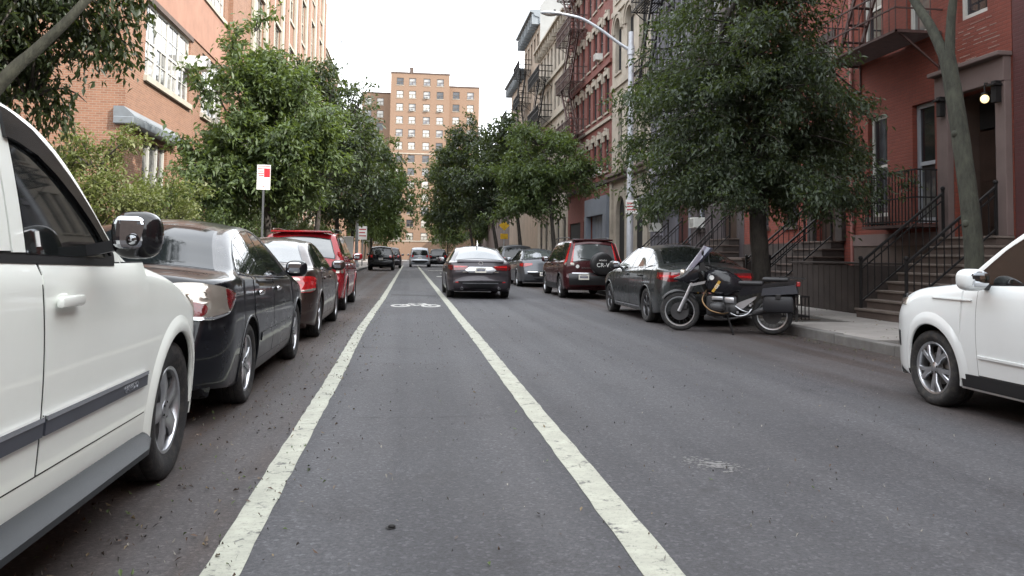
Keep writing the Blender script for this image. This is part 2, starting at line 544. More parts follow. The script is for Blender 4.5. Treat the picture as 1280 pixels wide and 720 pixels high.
def line_mat(name, col):
    m, nt, b, vec = base_mat(name)
    c = mixc(nt, ramp(nt, noise(nt, vec, 5, 6, .7), [(0.35, 0.0), (0.7, 1.0)]), tuple(x * .74 for x in col), col)
    c = mixc(nt, ramp(nt, noise(nt, vec, 42, 5, .75), [(0.55, 0.0), (0.66, 0.75)]), c, (0.17, 0.165, 0.15))
    c = mixc(nt, ramp(nt, noise(nt, vec, 9, 7, .7), [(0.57, 0.0), (0.64, 0.9)]), c, (0.06, 0.058, 0.058))
    sp2 = nt.nodes.new('ShaderNodeMapping'); sp2.inputs['Scale'].default_value = (.5, 3.0, 1); nt.links.new(vec, sp2.inputs['Vector'])
    c = mixc(nt, ramp(nt, noise(nt, sp2.outputs[0], 3.2, 8, .7), [(0.495, 0.0), (0.50, 0.55), (0.505, 0.0)]), c, (0.07, 0.066, 0.06))
    nt.links.new(c, b.inputs['Base Color']); b.inputs['Roughness'].default_value = .75
    nt.links.new(bump(nt, noise(nt, vec, 90, 4), .5, .004), b.inputs['Normal'])
    return m
M_LINE = line_mat('road paint', (0.37, 0.375, 0.31))
M_LINEW = line_mat('white road paint', (0.50, 0.50, 0.47))
M_PATCH = mat('patched asphalt', (0.065, 0.064, 0.067), rough=.85, var=.2, vscale=6, bmp=.5, bscale=70)
M_CONC = mat('pavement concrete', (0.235, 0.22, 0.205), rough=.88, var=.14, vscale=1.6, bmp=.3, bscale=60, dirt=.35)
M_CONC2 = mat('pavement concrete darker', (0.195, 0.183, 0.172), rough=.88, var=.16, vscale=1.6, bmp=.3, bscale=60, dirt=.4)
M_JOINT = mat('pavement joint dirt', (0.06, 0.055, 0.05), rough=.95, var=.2)
M_KERB = mat('kerb stone', (0.115, 0.11, 0.105), rough=.85, var=.2, vscale=4, bmp=.3, bscale=50, dirt=.4)
M_SOIL = mat('soil', (0.05, 0.038, 0.028), rough=.95, var=.4, vscale=9, bmp=.8, bscale=25)
M_LAND = mat('city ground', (0.16, 0.155, 0.15), rough=.95, var=.2, vscale=.3)

KL, KR = -3.40, 6.30          # kerb faces
FR, FL = 10.8, -9.0           # building lines
b = MB(); b.quad((-1500, -1500, -.03), (1500, -1500, -.03), (1500, 1500, -.03), (-1500, 1500, -.03))
tag(b.build('ground', M_LAND), kind='structure')
b = MB()
NX, NY = 14, 90
P = []
for i in range(NX + 1):
    for j in range(NY + 1):
        x = lerp(KL, KR, i / NX); y = lerp(-25, 140, j / NY)
        P.append((x, y, 0.0))
b.grid(P, NX + 1, NY + 1)
tag(b.build('road', M_ASPH), kind='structure')

def ragged_line(name, m, xs, y0, y1, w, step=.16, z=.004):
    mb = MB(); n = int((y1 - y0) / step); L, Rr = [], []
    for i in range(n + 1):
        y = lerp(y0, y1, i / n)
        x = xs(y)
        L.append((x - w / 2 + rng.gauss(0, .003), y, z)); Rr.append((x + w / 2 + rng.gauss(0, .003), y, z))
    v = []
    for a, c in zip(L, Rr): v += [a, c]
    mb.grid(v, n + 1, 2)
    return tag(mb.build(name, m), kind='structure')
ragged_line('road_marking_line', M_LINE, lambda y: -.70 - .06 * math.exp(-((y - 14) / 6) ** 2) + .0007 * max(0, y - 30) + .004 * math.sin(y * .9), 1.2, 84, .145)
ragged_line('road_marking_line', M_LINE, lambda y: 1.02 - .0026 * max(0, y - 12) + .004 * math.sin(y * .7), 1.2, 84, .165)

# bicycle symbol in the lane
def ring(mb, cx, cy, rx, ry, w, z, n=28):
    v = []
    for k in range(n + 1):
        a = 2 * math.pi * k / n
        v += [(cx + (rx - w / 2) * math.cos(a), cy + (ry - w * 1.6) * math.sin(a), z), (cx + (rx + w / 2) * math.cos(a), cy + (ry + w * 1.6) * math.sin(a), z)]
    mb.grid(v, n + 1, 2)
def strip(mb, a, c, w, z):
    a, c = Vector((*a, z)), Vector((*c, z)); d = (c - a).normalized(); s = Vector((-d.y, d.x, 0)) * w / 2
    mb.quad(a - s, a + s, c + s, c - s)
sy = MB(); bx, by, z_ = .17, 19.1, .004
ring(sy, bx - .36, by + .35, .20, .38, .075, z_); ring(sy, bx + .36, by + .35, .20, .38, .075, z_)
for a, c in (((-.36, .35), (-.14, 1.0)), ((-.14, 1.0), (.02, .40)), ((.02, .40), (-.36, .35)), ((.02, .40), (.24, 1.02)), ((.24, 1.02), (-.14, .98)), ((.36, .35), (.20, 1.25)), ((.20, 1.25), (.06, 1.30)), ((-.18, 1.18), (-.02, 1.20))):
    strip(sy, (bx + a[0], by + a[1]), (bx + c[0], by + c[1]), .075, z_ + .0005 * abs(a[0]))
tag(sy.build('road_marking_bicycle', M_LINEW, fix=False), kind='structure')
M_CRK = mat('crack filler', (.018, .017, .017), rough=.9, var=.3, vscale=9)
for (x0, y0, x1, y1, w_) in ((-.95, 11.0, .35, 10.75, .022), (.3, 15.6, 2.6, 15.2, .02), (2.6, 9.6, 4.2, 9.8, .010), (-.5, 6.2, .9, 6.35, .009), (-2.6, 8.4, -.9, 8.2, .016), (4.5, 6.6, 6.2, 7.0, .014)):
    mb = MB(); v = []; nn_ = int(math.hypot(x1 - x0, y1 - y0) / .07); dx = 0; dy = 0
    ux, uy = (x1 - x0) / max(1e-6, math.hypot(x1 - x0, y1 - y0)), (y1 - y0) / max(1e-6, math.hypot(x1 - x0, y1 - y0))
    for i in range(nn_ + 1):
        dx = dx * .93 + rng.gauss(0, .018); ww = w_ * rng.uniform(.25, 1.0) * min(1, i / 4, (nn_ - i) / 4)
        cx, cy = lerp(x0, x1, i / nn_) - uy * dx, lerp(y0, y1, i / nn_) + ux * dx
        v += [(cx - uy * ww / 2, cy + ux * ww / 2, .0032), (cx + uy * ww / 2, cy - ux * ww / 2, .0032)]
    mb.grid(v, nn_ + 1, 2); tag(mb.build('road_crack', M_CRK, fix=False), kind='structure')
# a later utility cut in the bike lane, and dashes beyond
b = MB(); b.quad((.02, 27.0, .003), (.62, 27.0, .003), (.52, 42, .003), (.05, 42, .003)); tag(b.build('road_patch', M_PATCH), kind='structure')
b = MB(); b.quad((-.52, 24.2, .003), (.80, 23.6, .003), (.80, 24.4, .003), (-.52, 24.9, .003)); tag(b.build('road_patch', mat('tarred patch', (.030, .029, .03), rough=.8, var=.2, bmp=.5, bscale=60)), kind='structure')
for (x0, x1, y) in ((2.0, 2.6, 52), (1.5, 2.4, 44), (1.4, 2.5, 60)):
    b = MB(); b.quad((x0, y, .004), (x1, y, .004), (x1, y + 1.1, .004), (x0, y + 1.1, .004)); tag(b.build('road_marking_line', M_LINEW), kind='structure')

def blob(mb, cx, cy, r, z, n=14, sx=1.0):
    pts = [(cx + sx * r * (0.6 + .55 * rng.random()) * math.cos(2 * math.pi * k / n), cy + r * (0.6 + .55 * rng.random()) * math.sin(2 * math.pi * k / n), z) for k in range(n)]
    mb.add([(cx, cy, z)] + pts, [(0, 1 + k, 1 + (k + 1) % n) for k in range(n)])
# dried splash of plaster on the tarmac
sm = MB()
for k in range(170):
    t = rng.gauss(0, .45)
    blob(sm, 1.85 + t * .24 + rng.gauss(0, .015), 4.72 - t * .10 + rng.gauss(0, .07), rng.uniform(.003, .013) * (1.2 - min(1, abs(t))), .003 + k * 1e-6, 9, 1.6)
tag(sm.build('road_splash', mat('dried plaster', (.16, .157, .155), rough=.9, var=.3, vscale=30), fix=False), kind='structure')

# pavements: a bed with dirt-filled joints, and slabs laid on it one by one
def pavement(x0, x1, y0, y1, slab_y, cols, name='pavement', pits=()):
    bed = MB(); bed.box(x0, x1, -24, 128, -.2, .118)
    root = tag(bed.build(name, M_JOINT), kind='structure')
    cache = {}
    sw = (x1 - x0) / cols
    y = y0; k = 0
    while y < y1:
        for ci in range(cols):
            xa = x0 + ci * sw
            if any(px0 < xa + sw / 2 < px1 and py0 < y + slab_y / 2 < py1 for px0, px1, py0, py1 in pits): continue
            key = rng.randrange(6)
            if key not in cache:
                s = MB(); s.cbox(.006, sw - .006, .006, slab_y - .006, -.03, 0, .008)
                cache[key] = s.mesh('paving_slab', M_CONC if key % 3 else M_CONC2)
            link('paving_slab', cache[key], root, (xa, y, .140 + rng.uniform(-.003, .003)), (rng.gauss(0, .0012), rng.gauss(0, .0012), 0))
        y += slab_y; k += 1
    far = MB(); far.box(x0, x1, y1, 128, .1, .137); far.build('far_paving', M_CONC, root)
    far = MB(); far.box(x0, x1, -24, y0, .1, .137); far.build('near_paving', M_CONC, root)
    return root
pits = ((6.47, 7.6, 14.1, 16.6), (6.47, 7.7, 8.2, 10.1), (6.47, 7.7, 37, 39))
PAV_R = pavement(KR + .17, FR, 4.5, 58.5, 1.5, 3, pits=pits)
PAV_L = pavement(FL, KL - .17, 12, 33, 1.5, 3)
for (px0, px1, py0, py1) in pits:
    s = MB(); s.box(px0, px1, py0, py1, .0, .132); s.build('tree_pit', M_SOIL, PAV_R)
def kerb(x, sgn, y0, y1):
    root = None
    b = MB(); b.box(x + sgn * .02, x + sgn * .168, -24, 128, -.2, .10)
    root = tag(b.build('kerb', M_KERB), kind='structure')
    y = y0; cache = {}
    while y < y1:
        L = rng.choice((1.5, 1.8, 2.2))
        if L not in cache:
            s = MB(); s.cbox(0 if sgn > 0 else -.165, .165 if sgn > 0 else 0, .004, L - .004, -.05, .145, .015)
            cache[L] = s.mesh('kerbstone', M_KERB)
        link('kerbstone', cache[L], root, (x + rng.gauss(0, .004), y, rng.gauss(0, .003)), (0, 0, rng.gauss(0, .001)))
        y += L
kerb(KR, 1, 4, 70); kerb(KL, -1, 12, 90)
# dirt and leaf dust collected in the right gutter
g = MB()
for k in range(160):
    blob(g, KR - abs(rng.gauss(0, .10)) - .02, rng.uniform(5, 30), rng.uniform(.02, .10), .002 + k * 5e-6, 9)
tag(g.build('gutter_dirt', mat('gutter dirt', (.045, .038, .03), rough=.95, var=.3, vscale=20), fix=False), kind='stuff')
# ------------------------------------------------------------------ buildings
M_BR_A = brick_mat('painted red brick', (0.195, 0.043, 0.026), (0.160, 0.036, 0.021), (0.115, 0.036, 0.024), mort=.010, bmp=.6, paint=.3, stain=.45)
M_BR_A2 = brick_mat('maroon brick', (0.088, 0.026, 0.025), (0.074, 0.023, 0.022), (0.07, 0.03, 0.027), mort=.010, bmp=.5, paint=.3)
M_BR_B = brick_mat('dull red brick', (0.200, 0.040, 0.025), (0.172, 0.034, 0.021), (0.10, 0.038, 0.03), mort=.010, bmp=.6, paint=.3)
M_BR_E = brick_mat('deep red brick', (0.185, 0.048, 0.036), (0.155, 0.040, 0.030), (0.14, 0.07, 0.058), mort=.009, bmp=.3)
M_BR_L = brick_mat('orange brick', (0.250, 0.122, 0.074), (0.195, 0.090, 0.054), (0.245, 0.19, 0.14), mort=.010, bmp=.5, stain=.18, tint=(.88, .86, .84))
M_BR_T = brick_mat('tower brick', (0.195, 0.120, 0.076), (0.180, 0.110, 0.069), (0.205, 0.145, 0.106), mort=.01, bmp=.1, stain=.1, tint=(.92, .91, .9))
M_STUC = mat('salmon render', (0.27, 0.148, 0.104), rough=.9, var=.12, vscale=1.2, bmp=.2, bscale=20, dirt=.12)
M_CREAM = mat('cream stone', (0.34, 0.315, 0.26), rough=.85, var=.1, vscale=1.3, bmp=.2, bscale=15, dirt=.12)
M_CREAM_D = mat('weathered limestone', (0.33, 0.295, 0.245), rough=.88, var=.16, vscale=1.2, bmp=.3, bscale=12, dirt=.3)
M_BRST = mat('brownstone', (0.075, 0.054, 0.045), rough=.9, var=.2, vscale=2, bmp=.4, bscale=25, dirt=.2)
M_BRST_M = mat('mauve brownstone', (0.125, 0.090, 0.083), rough=.88, var=.14, vscale=1.6, bmp=.3, bscale=25, dirt=.12)
M_BRST_D = mat('dark brownstone', (0.036, 0.027, 0.024), rough=.9, var=.25, vscale=2, bmp=.4, bscale=25, dirt=.2)
M_TREAD = mat('pale stair tread', (0.125, 0.10, 0.085), rough=.85, var=.2, vscale=4, bmp=.3, bscale=40, dirt=.3)  # treads a lighter brown than the steps under them
M_SLATE = mat('slate painted front', (0.105, 0.105, 0.125), rough=.8, var=.14, vscale=1.1, bmp=.2, bscale=15, dirt=.2)
M_LAV = mat('pale lavender stone', (0.30, 0.29, 0.34), rough=.8, var=.12, vscale=1.5, bmp=.2, bscale=15, dirt=.2)
M_DKBR = mat('dark painted brick front', (0.050, 0.040, 0.042), rough=.8, var=.2, vscale=1.1, bmp=.3, bscale=15)
M_SHOP = mat('blue-grey shopfront paint', (0.145, 0.165, 0.195), rough=.55, var=.1, vscale=1.5, dirt=.15)
M_TAN = mat('tan brick front', (0.27, 0.215, 0.165), rough=.88, var=.14, vscale=.9, bmp=.3, bscale=14, dirt=.2)
M_PALEW = mat('pale grey party wall', (0.25, 0.255, 0.25), rough=.9, var=.08, vscale=.5, bmp=.2, bscale=8, dirt=.15)
M_ROOFT = mat('roof tar', (0.05, 0.05, 0.05), rough=.9, var=.2)
M_WHITEF = mat('white window frame', (0.44, 0.44, 0.41), rough=.5, var=.06, vscale=5)
M_GREYF = mat('grey window frame', (0.28, 0.30, 0.33), rough=.5, var=.08)
M_DARKF = mat('dark window frame', (0.03, 0.03, 0.033), rough=.5, var=.1)
M_BROWNF = mat('bronze window frame', (0.085, 0.065, 0.05), rough=.5, var=.1)
M_IRON = mat('black iron', (0.009, 0.008, 0.008), rough=.65, spec=.25, var=.3, vscale=9, bmp=.15, bscale=90)
M_IRONR = mat('rust-brown iron', (0.055, 0.026, 0.022), rough=.7, var=.3, vscale=6, bmp=.2, bscale=60)
M_WOODD = mat('dark door wood', (0.035, 0.022, 0.017), rough=.45, var=.25, vscale=3)
M_METG = mat('grey sheet metal', (0.17, 0.19, 0.205), rough=.5, metal=.3, var=.12, vscale=2, dirt=.2)
M_ACW = mat('air conditioner casing', (0.55, 0.55, 0.52), rough=.5, var=.06, dirt=.2)
M_ACG = mat('air conditioner grille', (0.10, 0.10, 0.10), rough=.6, var=.1)
M_DARKIN = mat('unlit interior', (0.008, 0.008, 0.008), rough=.95, var=0)

def pane_mat(name, c1, c2, sc):
    m, nt, b_, vec = base_mat(name)
    c = mixc(nt, ramp(nt, noise(nt, vec, sc, 4), [(0.4, 0.0), (0.62, 1.0)]), c1, c2)
    nt.links.new(c, b_.inputs['Base Color']); b_.inputs['Roughness'].default_value = .05; b_.inputs['IOR'].default_value = 1.6
    nt.links.new(bump(nt, noise(nt, vec, .9, 2), .10, .05), b_.inputs['Normal'])
    return m
M_PANES = [pane_mat('dark pane', (.012, .013, .015), (.028, .03, .034), 1.1), pane_mat('curtained pane', (.03, .032, .036), (.14, .14, .135), 1.3), pane_mat('pane with blind', (.20, .20, .19), (.28, .275, .26), .8)]
M_PANE_T = [pane_mat('tower pane pale', (.30, .29, .26), (.48, .46, .42), .5), pane_mat('tower pane dim', (.10, .10, .11), (.36, .35, .32), .6), pane_mat('tower pane dark', (.02, .022, .026), (.06, .06, .065), .6)]

WIN_CACHE = {}
class House:
    """a building front in the plane x = X, its street side at sgn; positions on it: d out of the wall, a along it (metres of Y), z up"""
    def __init__(h, name, label, sgn, X, Y0, Y1, H, m, depth=10.0, openings=(), reveal=.20, arch=(), side_mat=None, group=None, cat='building'):
        h.sgn, h.Y0, h.Y1, h.H, h.X = sgn, Y0, Y1, H, X
        h.root = thing(name, label, cat, (X, Y0, 0), 0, group)
        h.m = m
        W = Y1 - Y0
        ops = [(a0 - Y0, a1 - Y0, z0, z1) for (a0, a1, z0, z1) in openings]
        mb = MB()
        ys = sorted({0, W, *[o[0] for o in ops], *[o[1] for o in ops]}); zs = sorted({0, H, *[o[2] for o in ops], *[o[3] for o in ops]})
        P = lambda d, a, z: (sgn * d, a, z)
        for i in range(len(ys) - 1):
            for j in range(len(zs) - 1):
                cy, cz = (ys[i] + ys[i + 1]) / 2, (zs[j] + zs[j + 1]) / 2
                if any(o[0] < cy < o[1] and o[2] < cz < o[3] for o in ops): continue
                mb.quad(P(0, ys[i], zs[j]), P(0, ys[i + 1], zs[j]), P(0, ys[i + 1], zs[j + 1]), P(0, ys[i], zs[j + 1]))
        for (a0, a1, z0, z1) in ops:
            r = -reveal
            mb.quad(P(0, a0, z0), P(r, a0, z0), P(r, a0, z1), P(0, a0, z1)); mb.quad(P(0, a1, z0), P(r, a1, z0), P(r, a1, z1), P(0, a1, z1))
            mb.quad(P(0, a0, z0), P(r, a0, z0), P(r, a1, z0), P(0, a1, z0)); mb.quad(P(0, a0, z1), P(r, a0, z1), P(r, a1, z1), P(0, a1, z1))
        D = -depth
        mb.quad(P(0, 0, 0), P(D, 0, 0), P(D, 0, H), P(0, 0, H), 1); mb.quad(P(0, W, 0), P(D, W, 0), P(D, W, H), P(0, W, H), 1)
        mb.quad(P(D, 0, 0), P(D, W, 0), P(D, W, H), P(D, 0, H), 1); mb.quad(P(0, 0, H), P(D, 0, H), P(D, W, H), P(0, W, H), 2)
        for (a0, a1, zs_, zt) in arch:        # round or segmental heads: fill the corners of a square opening
            a0 -= Y0; a1 -= Y0; n = 12; ca, hw = (a0 + a1) / 2, (a1 - a0) / 2
            arc = [(ca - hw * math.cos(math.pi * k / n), zs_ + (zt - zs_) * math.sin(math.pi * k / n)) for k in range(n + 1)]
            for k in range(n):
                (y0_, z0_), (y1_, z1_) = arc[k], arc[k + 1]
                mb.quad(P(0, y0_, z0_), P(0, y1_, z1_), P(0, y1_, zt), P(0, y0_, zt))
                mb.quad(P(0, y0_, z0_), P(0, y1_, z1_), P(-reveal, y1_, z1_), P(-reveal, y0_, z0_))
        h.wall = mb.build('wall', [m, side_mat or m, M_ROOFT], h.root, fix=False)
    def P(h, d, a, z): return (h.sgn * d, a - h.Y0, z)
    def part(h, name, m, boxes, parent=None, chamfer=0):
        """boxes: (d0, d1, a0, a1, z0, z1)"""
        mb = MB()
        for (d0, d1, a0, a1, z0, z1) in boxes:
            if chamfer: mb.cbox(*sorted((h.sgn * d0, h.sgn * d1)), a0 - h.Y0, a1 - h.Y0, z0, z1, chamfer)
            else: mb.box(h.sgn * d0, h.sgn * d1, a0 - h.Y0, a1 - h.Y0, z0, z1)
        return mb.build(name, m, parent or h.root)
    def window(h, a0, a1, z0, z1, frame=None, fw=.055, rail=True, cols=1, rows=1, panes=None, rec=.11, sill=None, lintel=None, sill_o=.06, lh=.2, arch=0.0, lo=.08):
        frame = frame or M_WHITEF
        w, hh = round(a1 - a0, 3), round(z1 - z0, 3)
        key = (h.sgn, w, hh, frame.name, fw, rail, cols, rows, rec)
        zm = hh * .5
        if key not in WIN_CACHE:
            mb = MB(); s = h.sgn
            e = .002
            def bx(d0, d1, a, b_, z_, t): mb.box(s * d0, s * d1, a, b_, z_, t)
            bx(-rec, -rec - .07, e, fw, e, hh - e); bx(-rec, -rec - .07, w - fw, w - e, e, hh - e)
            bx(-rec, -rec - .07, fw, w - fw, hh - fw, hh - e); bx(-rec, -rec - .07, fw, w - fw, e, fw * 1.3)
            if rail: bx(-rec - .01, -rec - .06, fw, w - fw, zm - fw * .45, zm + fw * .45)
            for c in range(1, cols): bx(-rec - .015, -rec - .055, fw + (w - 2 * fw) * c / cols - .016, fw + (w - 2 * fw) * c / cols + .016, fw * 1.3, hh - fw)
            if rows > 1:
                for half in (0, 1):
                    lo_, hi_ = (fw * 1.3, zm) if half == 0 else (zm, hh - fw)
                    for r in range(1, rows): bx(-rec - .017, -rec - .053, fw, w - fw, lerp(lo_, hi_, r / rows) - .014, lerp(lo_, hi_, r / rows) + .014)
            fr = mb.mesh('window', frame)
            pn = []
            for lo_, hi_, dd in ((fw * 1.3, zm - fw * .4, .05), (zm + fw * .4, hh - fw, .035)) if rail else ((fw * 1.3, hh - fw, .04),):
                q = MB(); q.box(s * (-rec - dd), s * (-rec - dd - .008), fw * .9, w - fw * .9, lo_ - .01, hi_ + .01)
                pn.append(q.v and (q.v, q.f))
            WIN_CACHE[key] = (fr, pn, {})
        fr, pn, pm = WIN_CACHE[key]
        o = link('window', fr, h.root, (0, a0 - h.Y0, z0))
        for i, (v, f) in enumerate(pn):
            mt = panes[i % len(panes)] if panes else rng.choices(M_PANES, (6, 3, 1))[0]
            if (i, mt.name) not in pm:
                q = MB(); q.v, q.f, q.m = v, f, [0] * len(f); pm[(i, mt.name)] = q.mesh('pane', mt)
            link('pane', pm[(i, mt.name)], o)
        if sill: h.part('sill', sill, [(-.03, .075, a0 - sill_o, a1 + sill_o, z0 - .11, z0 - .001)])
        if lintel: h.part('lintel', lintel, [(-.005, .04, a0 - lo, a1 + lo, z1 + .001, z1 + lh)])
        return o

def air_con(h, a, z, label, w=.55, hh=.38, d=.38, group='air conditioners in the house fronts'):
    t = thing('air_conditioner', label, 'air conditioner', (h.X, a, z), 0, group)
    b = MB(); b.cbox(*sorted((h.sgn * -.15, h.sgn * d)), -w / 2, w / 2, 0, hh, .015); b.build('casing', M_ACW, t)
    g = MB(); g.box(h.sgn * d, h.sgn * (d + .008), -w / 2 + .04, w / 2 - .04, .04, hh - .04); go = g.build('grille', M_ACG, t)
    s = MB()
    for k in range(7):
        zz = .06 + (hh - .12) * k / 6
        s.box(h.sgn * (d + .008), h.sgn * (d + .016), -w / 2 + .04, w / 2 - .04, zz - .008, zz + .008)
    s.build('grille_slats', M_ACW, t)
    return t

def railing(label, pts, sgn_d=None, hgt=.9, n_bal=9, group='stair railings', newel=.045, m=None, post_top=True, name='stair_railing'):
    """iron handrail from pts[0] to pts[1] (ground points on the steps), with balusters"""
    m = m or M_IRON
    a, b_ = Vector(pts[0]), Vector(pts[1])
    t = thing(name, label, 'railing', a, 0, group)
    a_, c_ = Vector((0, 0, 0)), b_ - a
    up_ = Vector((0, 0, hgt))
    k = MB(); k.bar(a_ + up_, c_ + up_, .055, .04); k.build('handrail', m, t)
    k = MB(); k.bar(a_ + Vector((0, 0, .12)), c_ + Vector((0, 0, .12)), .03, .03); k.build('bottom_rail', m, t)
    k = MB(); k.bar(a_ + Vector((0, 0, hgt - .14)), c_ + Vector((0, 0, hgt - .14)), .02, .025); k.build('middle_rail', m, t)
    for p in (a_, c_):
        k = MB(); k.bar(p, p + up_ + Vector((0, 0, .06)), newel); k.ell(tuple(p + up_ + Vector((0, 0, .09))), (.045, .045, .045), 10, 6); k.build('newel', m, t)
    bm_ = MB(); bm_.bar((0, 0, .10), (0, 0, hgt - .02), .016); bmesh_ = bm_.mesh('baluster', m)
    for i in range(1, n_bal):
        link('baluster', bmesh_, t, a_.lerp(c_, i / n_bal))
    return t

def stoop(h, label, a0, a1, top, n, d_out, m, tread_m, rail_labels=(None, None), landing=.35, cheek=None, hgt=.88):
    t = thing('stoop', label, 'stairs', (h.X, (a0 + a1) / 2, 0), 0, 'front stairs of the row houses')
    s, w = h.sgn, (a1 - a0) / 2
    base = .14
    rise = (top - base) / n
    td = (d_out - landing) / (n - 1) if n > 1 else d_out
    for k in range(n):
        d1 = d_out - k * td
        st = MB(); st.box(s * .003, s * d1, -w, w, base + k * rise - (.02 if k == 0 else 0), base + (k + 1) * rise - .045)
        so = st.build('step', m, t)
        tr = MB(); tr.cbox(*sorted((s * .003, s * (d1 + .03))), -w - .03, w + .03, base + (k + 1) * rise - .045, base + (k + 1) * rise, .010); tr.build('tread', tread_m, so)
    for i, (aa, lab) in enumerate(zip((a0 + .06, a1 - .06), rail_labels)):
        if lab:
            railing(lab, [(h.X + s * (d_out - .06), aa, base + rise), (h.X + s * (landing - .05), aa, top)], n_bal=n + 3, hgt=hgt)
    return t

def fire_escape(h, label, a0, a1, zs, out=1.0, m=None, stairs=True, group='fire escapes', k=1.0, ns=9):
    m = m or M_IRON
    t = thing('fire_escape', label, 'fire escape', (h.X, a0, zs[0]), 0, group)
    s, W = h.sgn, a1 - a0
    P = lambda d, a, z: Vector((s * d, a, z - zs[0]))
    for li, z in enumerate(zs):
        pf = MB()
        for kk in range(ns):
            d = .05 + (out - .08) * kk / (ns - 1)
            hw = (out - .08) / (ns - 1) * .27 if ns < 14 else (out - .08) / (ns - 1) * .40
            pf.box(s * (d - hw), s * (d + hw), 0, W, z - zs[0] - .01, z - zs[0])
        pf.box(s * .02, s * out, 0, .04, z - zs[0] - .06, z - zs[0] - .012); pf.box(s * .02, s * out, W - .04, W, z - zs[0] - .06, z - zs[0] - .012)
        pf.box(s * (out - .04), s * out, 0, W, z - zs[0] - .062, z - zs[0] - .013)
        pf.build('platform', m, t)
        rl = MB()
        for zz in (.45, .9):
            rl.bar(P(out, 0, z + zz), P(out, W, z + zz), .03 * k); rl.bar(P(0, .015, z + zz), P(out, .015, z + zz), .03 * k); rl.bar(P(0, W - .015, z + zz), P(out, W - .015, z + zz), .03 * k)
        nb = max(4, int(W / .22))
        for i_ in range(nb + 1):
            rl.bar(P(out, W * i_ / nb, z - .02), P(out, W * i_ / nb, z + .9), .016 * k)
        for i_ in range(1, 4):
            for aa in (.015, W - .015): rl.bar(P(out * i_ / 4, aa, z - .02), P(out * i_ / 4, aa, z + .9), .016 * k)
        rl.build('platform_railing', m, t)
        for aa in (.10, W - .10):
            bk = MB(); bk.bar(P(.0, aa, z - .75), P(out * .85, aa, z - .05), .035); bk.bar(P(.02, aa, z - .8), P(.02, aa, z), .035); bk.build('bracket', m, t)
        if stairs and li + 1 < len(zs):
            z2 = zs[li + 1]
            st = MB()
            flip = li % 2
            A0, A1 = (W * .18, W * .82) if flip else (W * .82, W * .18)
            for dd in (out * .35, out * .80):
                st.bar(P(dd, A0, z), P(dd, A1, z2), .05 * k, .09 * k)
                st.bar(P(dd, A0, z + .8), P(dd, A1, z2 + .8), .022 * k)
            nt_ = 10
            for i_ in range(1, nt_):
                p0 = P(out * .35, lerp(A0, A1, i_ / nt_), lerp(z, z2, i_ / nt_)); p1 = P(out * .80, lerp(A0, A1, i_ / nt_), lerp(z, z2, i_ / nt_))
                st.bar(p0, p1, .14, .02)
            st.build('flight', m, t)
    return t

def cornice(h, z, hgt, out, m, brackets=0, a0=None, a1=None):
    a0, a1 = a0 if a0 is not None else h.Y0, a1 if a1 is not None else h.Y1
    mb = MB()
    prof = [(-.0, z - hgt), (.06, z - hgt), (.08, z - hgt * .55), (out * .55, z - hgt * .45), (out * .65, z - hgt * .25), (out, z - hgt * .18), (out, z), (-.0, z + .02)]
    poly = [(h.sgn * d, zz) for d, zz in prof]
    mb.prism([(p[0], p[1]) for p in poly], a0 - h.Y0, a1 - h.Y0, ax='y')
    if brackets:
        n = brackets
        for k in range(n + 1):
            a = lerp(a0 + .15, a1 - .15, k / n) - h.Y0
            mb.box(h.sgn * .05, h.sgn * out * .8, a - .07, a + .07, z - hgt * 1.05, z - hgt * .3)
    return mb.build('cornice', m, h.root)

# ---- the painted brick row house across from the camera
A = House('row_house', 'painted red brick row house with iron balcony and lamp over its door', -1, FR, 13.12, 18.45, 13.4, M_BR_A, 11,
          [(16.98, 17.75, 2.25, 4.62), (15.30, 16.05, 2.05, 4.62), (13.40, 14.72, 1.72, 4.55), (17.15, 17.98, 6.12, 8.35), (15.42, 16.22, 6.12, 8.25), (13.72, 14.55, 6.02, 8.15),
           (17.15, 17.98, 9.6, 11.7), (15.42, 16.22, 9.6, 11.7), (13.72, 14.55, 9.6, 11.7), (16.4, 16.95, .95, 1.45)], group='row houses along the far pavement')
A.window(16.98, 17.75, 2.25, 4.62, M_WHITEF, .075, sill=M_BRST_M, panes=[M_PANES[0], M_PANES[0]])
A.window(15.30, 16.05, 2.05, 4.62, M_GREYF, .09, panes=[M_PANES[1], M_PANES[0]])
A.window(17.15, 17.98, 6.12, 8.35, M_WHITEF, .08, panes=[M_PANES[0], M_PANES[2]], sill=M_BRST_M)
A.window(15.42, 16.22, 6.12, 8.25, M_WHITEF, .08, panes=[M_PANES[1], M_PANES[2]], sill=M_BRST_M)
A.window(13.72, 14.55, 6.02, 8.15, M_WHITEF, .09, panes=[M_PANES[0]], rail=False)
for a in (17.15, 15.42, 13.72): A.window(a, a + .82, 9.6, 11.7, M_WHITEF, .08, sill=M_BRST_M)
A.window(16.4, 16.95, .95, 1.45, M_WHITEF, .06, rail=False, cols=3, panes=[M_PANES[0]])
A.part('base_course', M_BRST, [(0.002, .05, 14.76, 18.43, .14, 1.58)])
A.part('belt_course', M_BRST_M, [(0.002, .075, 14.76, 18.43, 1.582, 1.85)])
A.part('door_surround', M_BRST_M, [(0.002, .14, 14.722, 15.05, 1.72, 4.55), (0.002, .14, 13.14, 13.398, 1.72, 4.55), (.002, .16, 13.14, 15.08, 4.552, 5.0)], chamfer=.012)
A.part('door_hood', M_BRST_M, [(.0, .30, 13.10, 15.12, 5.001, 5.09)], chamfer=.02)
dr = A.part('door', M_WOODD, [(-.55, -.61, 13.42, 14.70, 1.72, 3.85)])
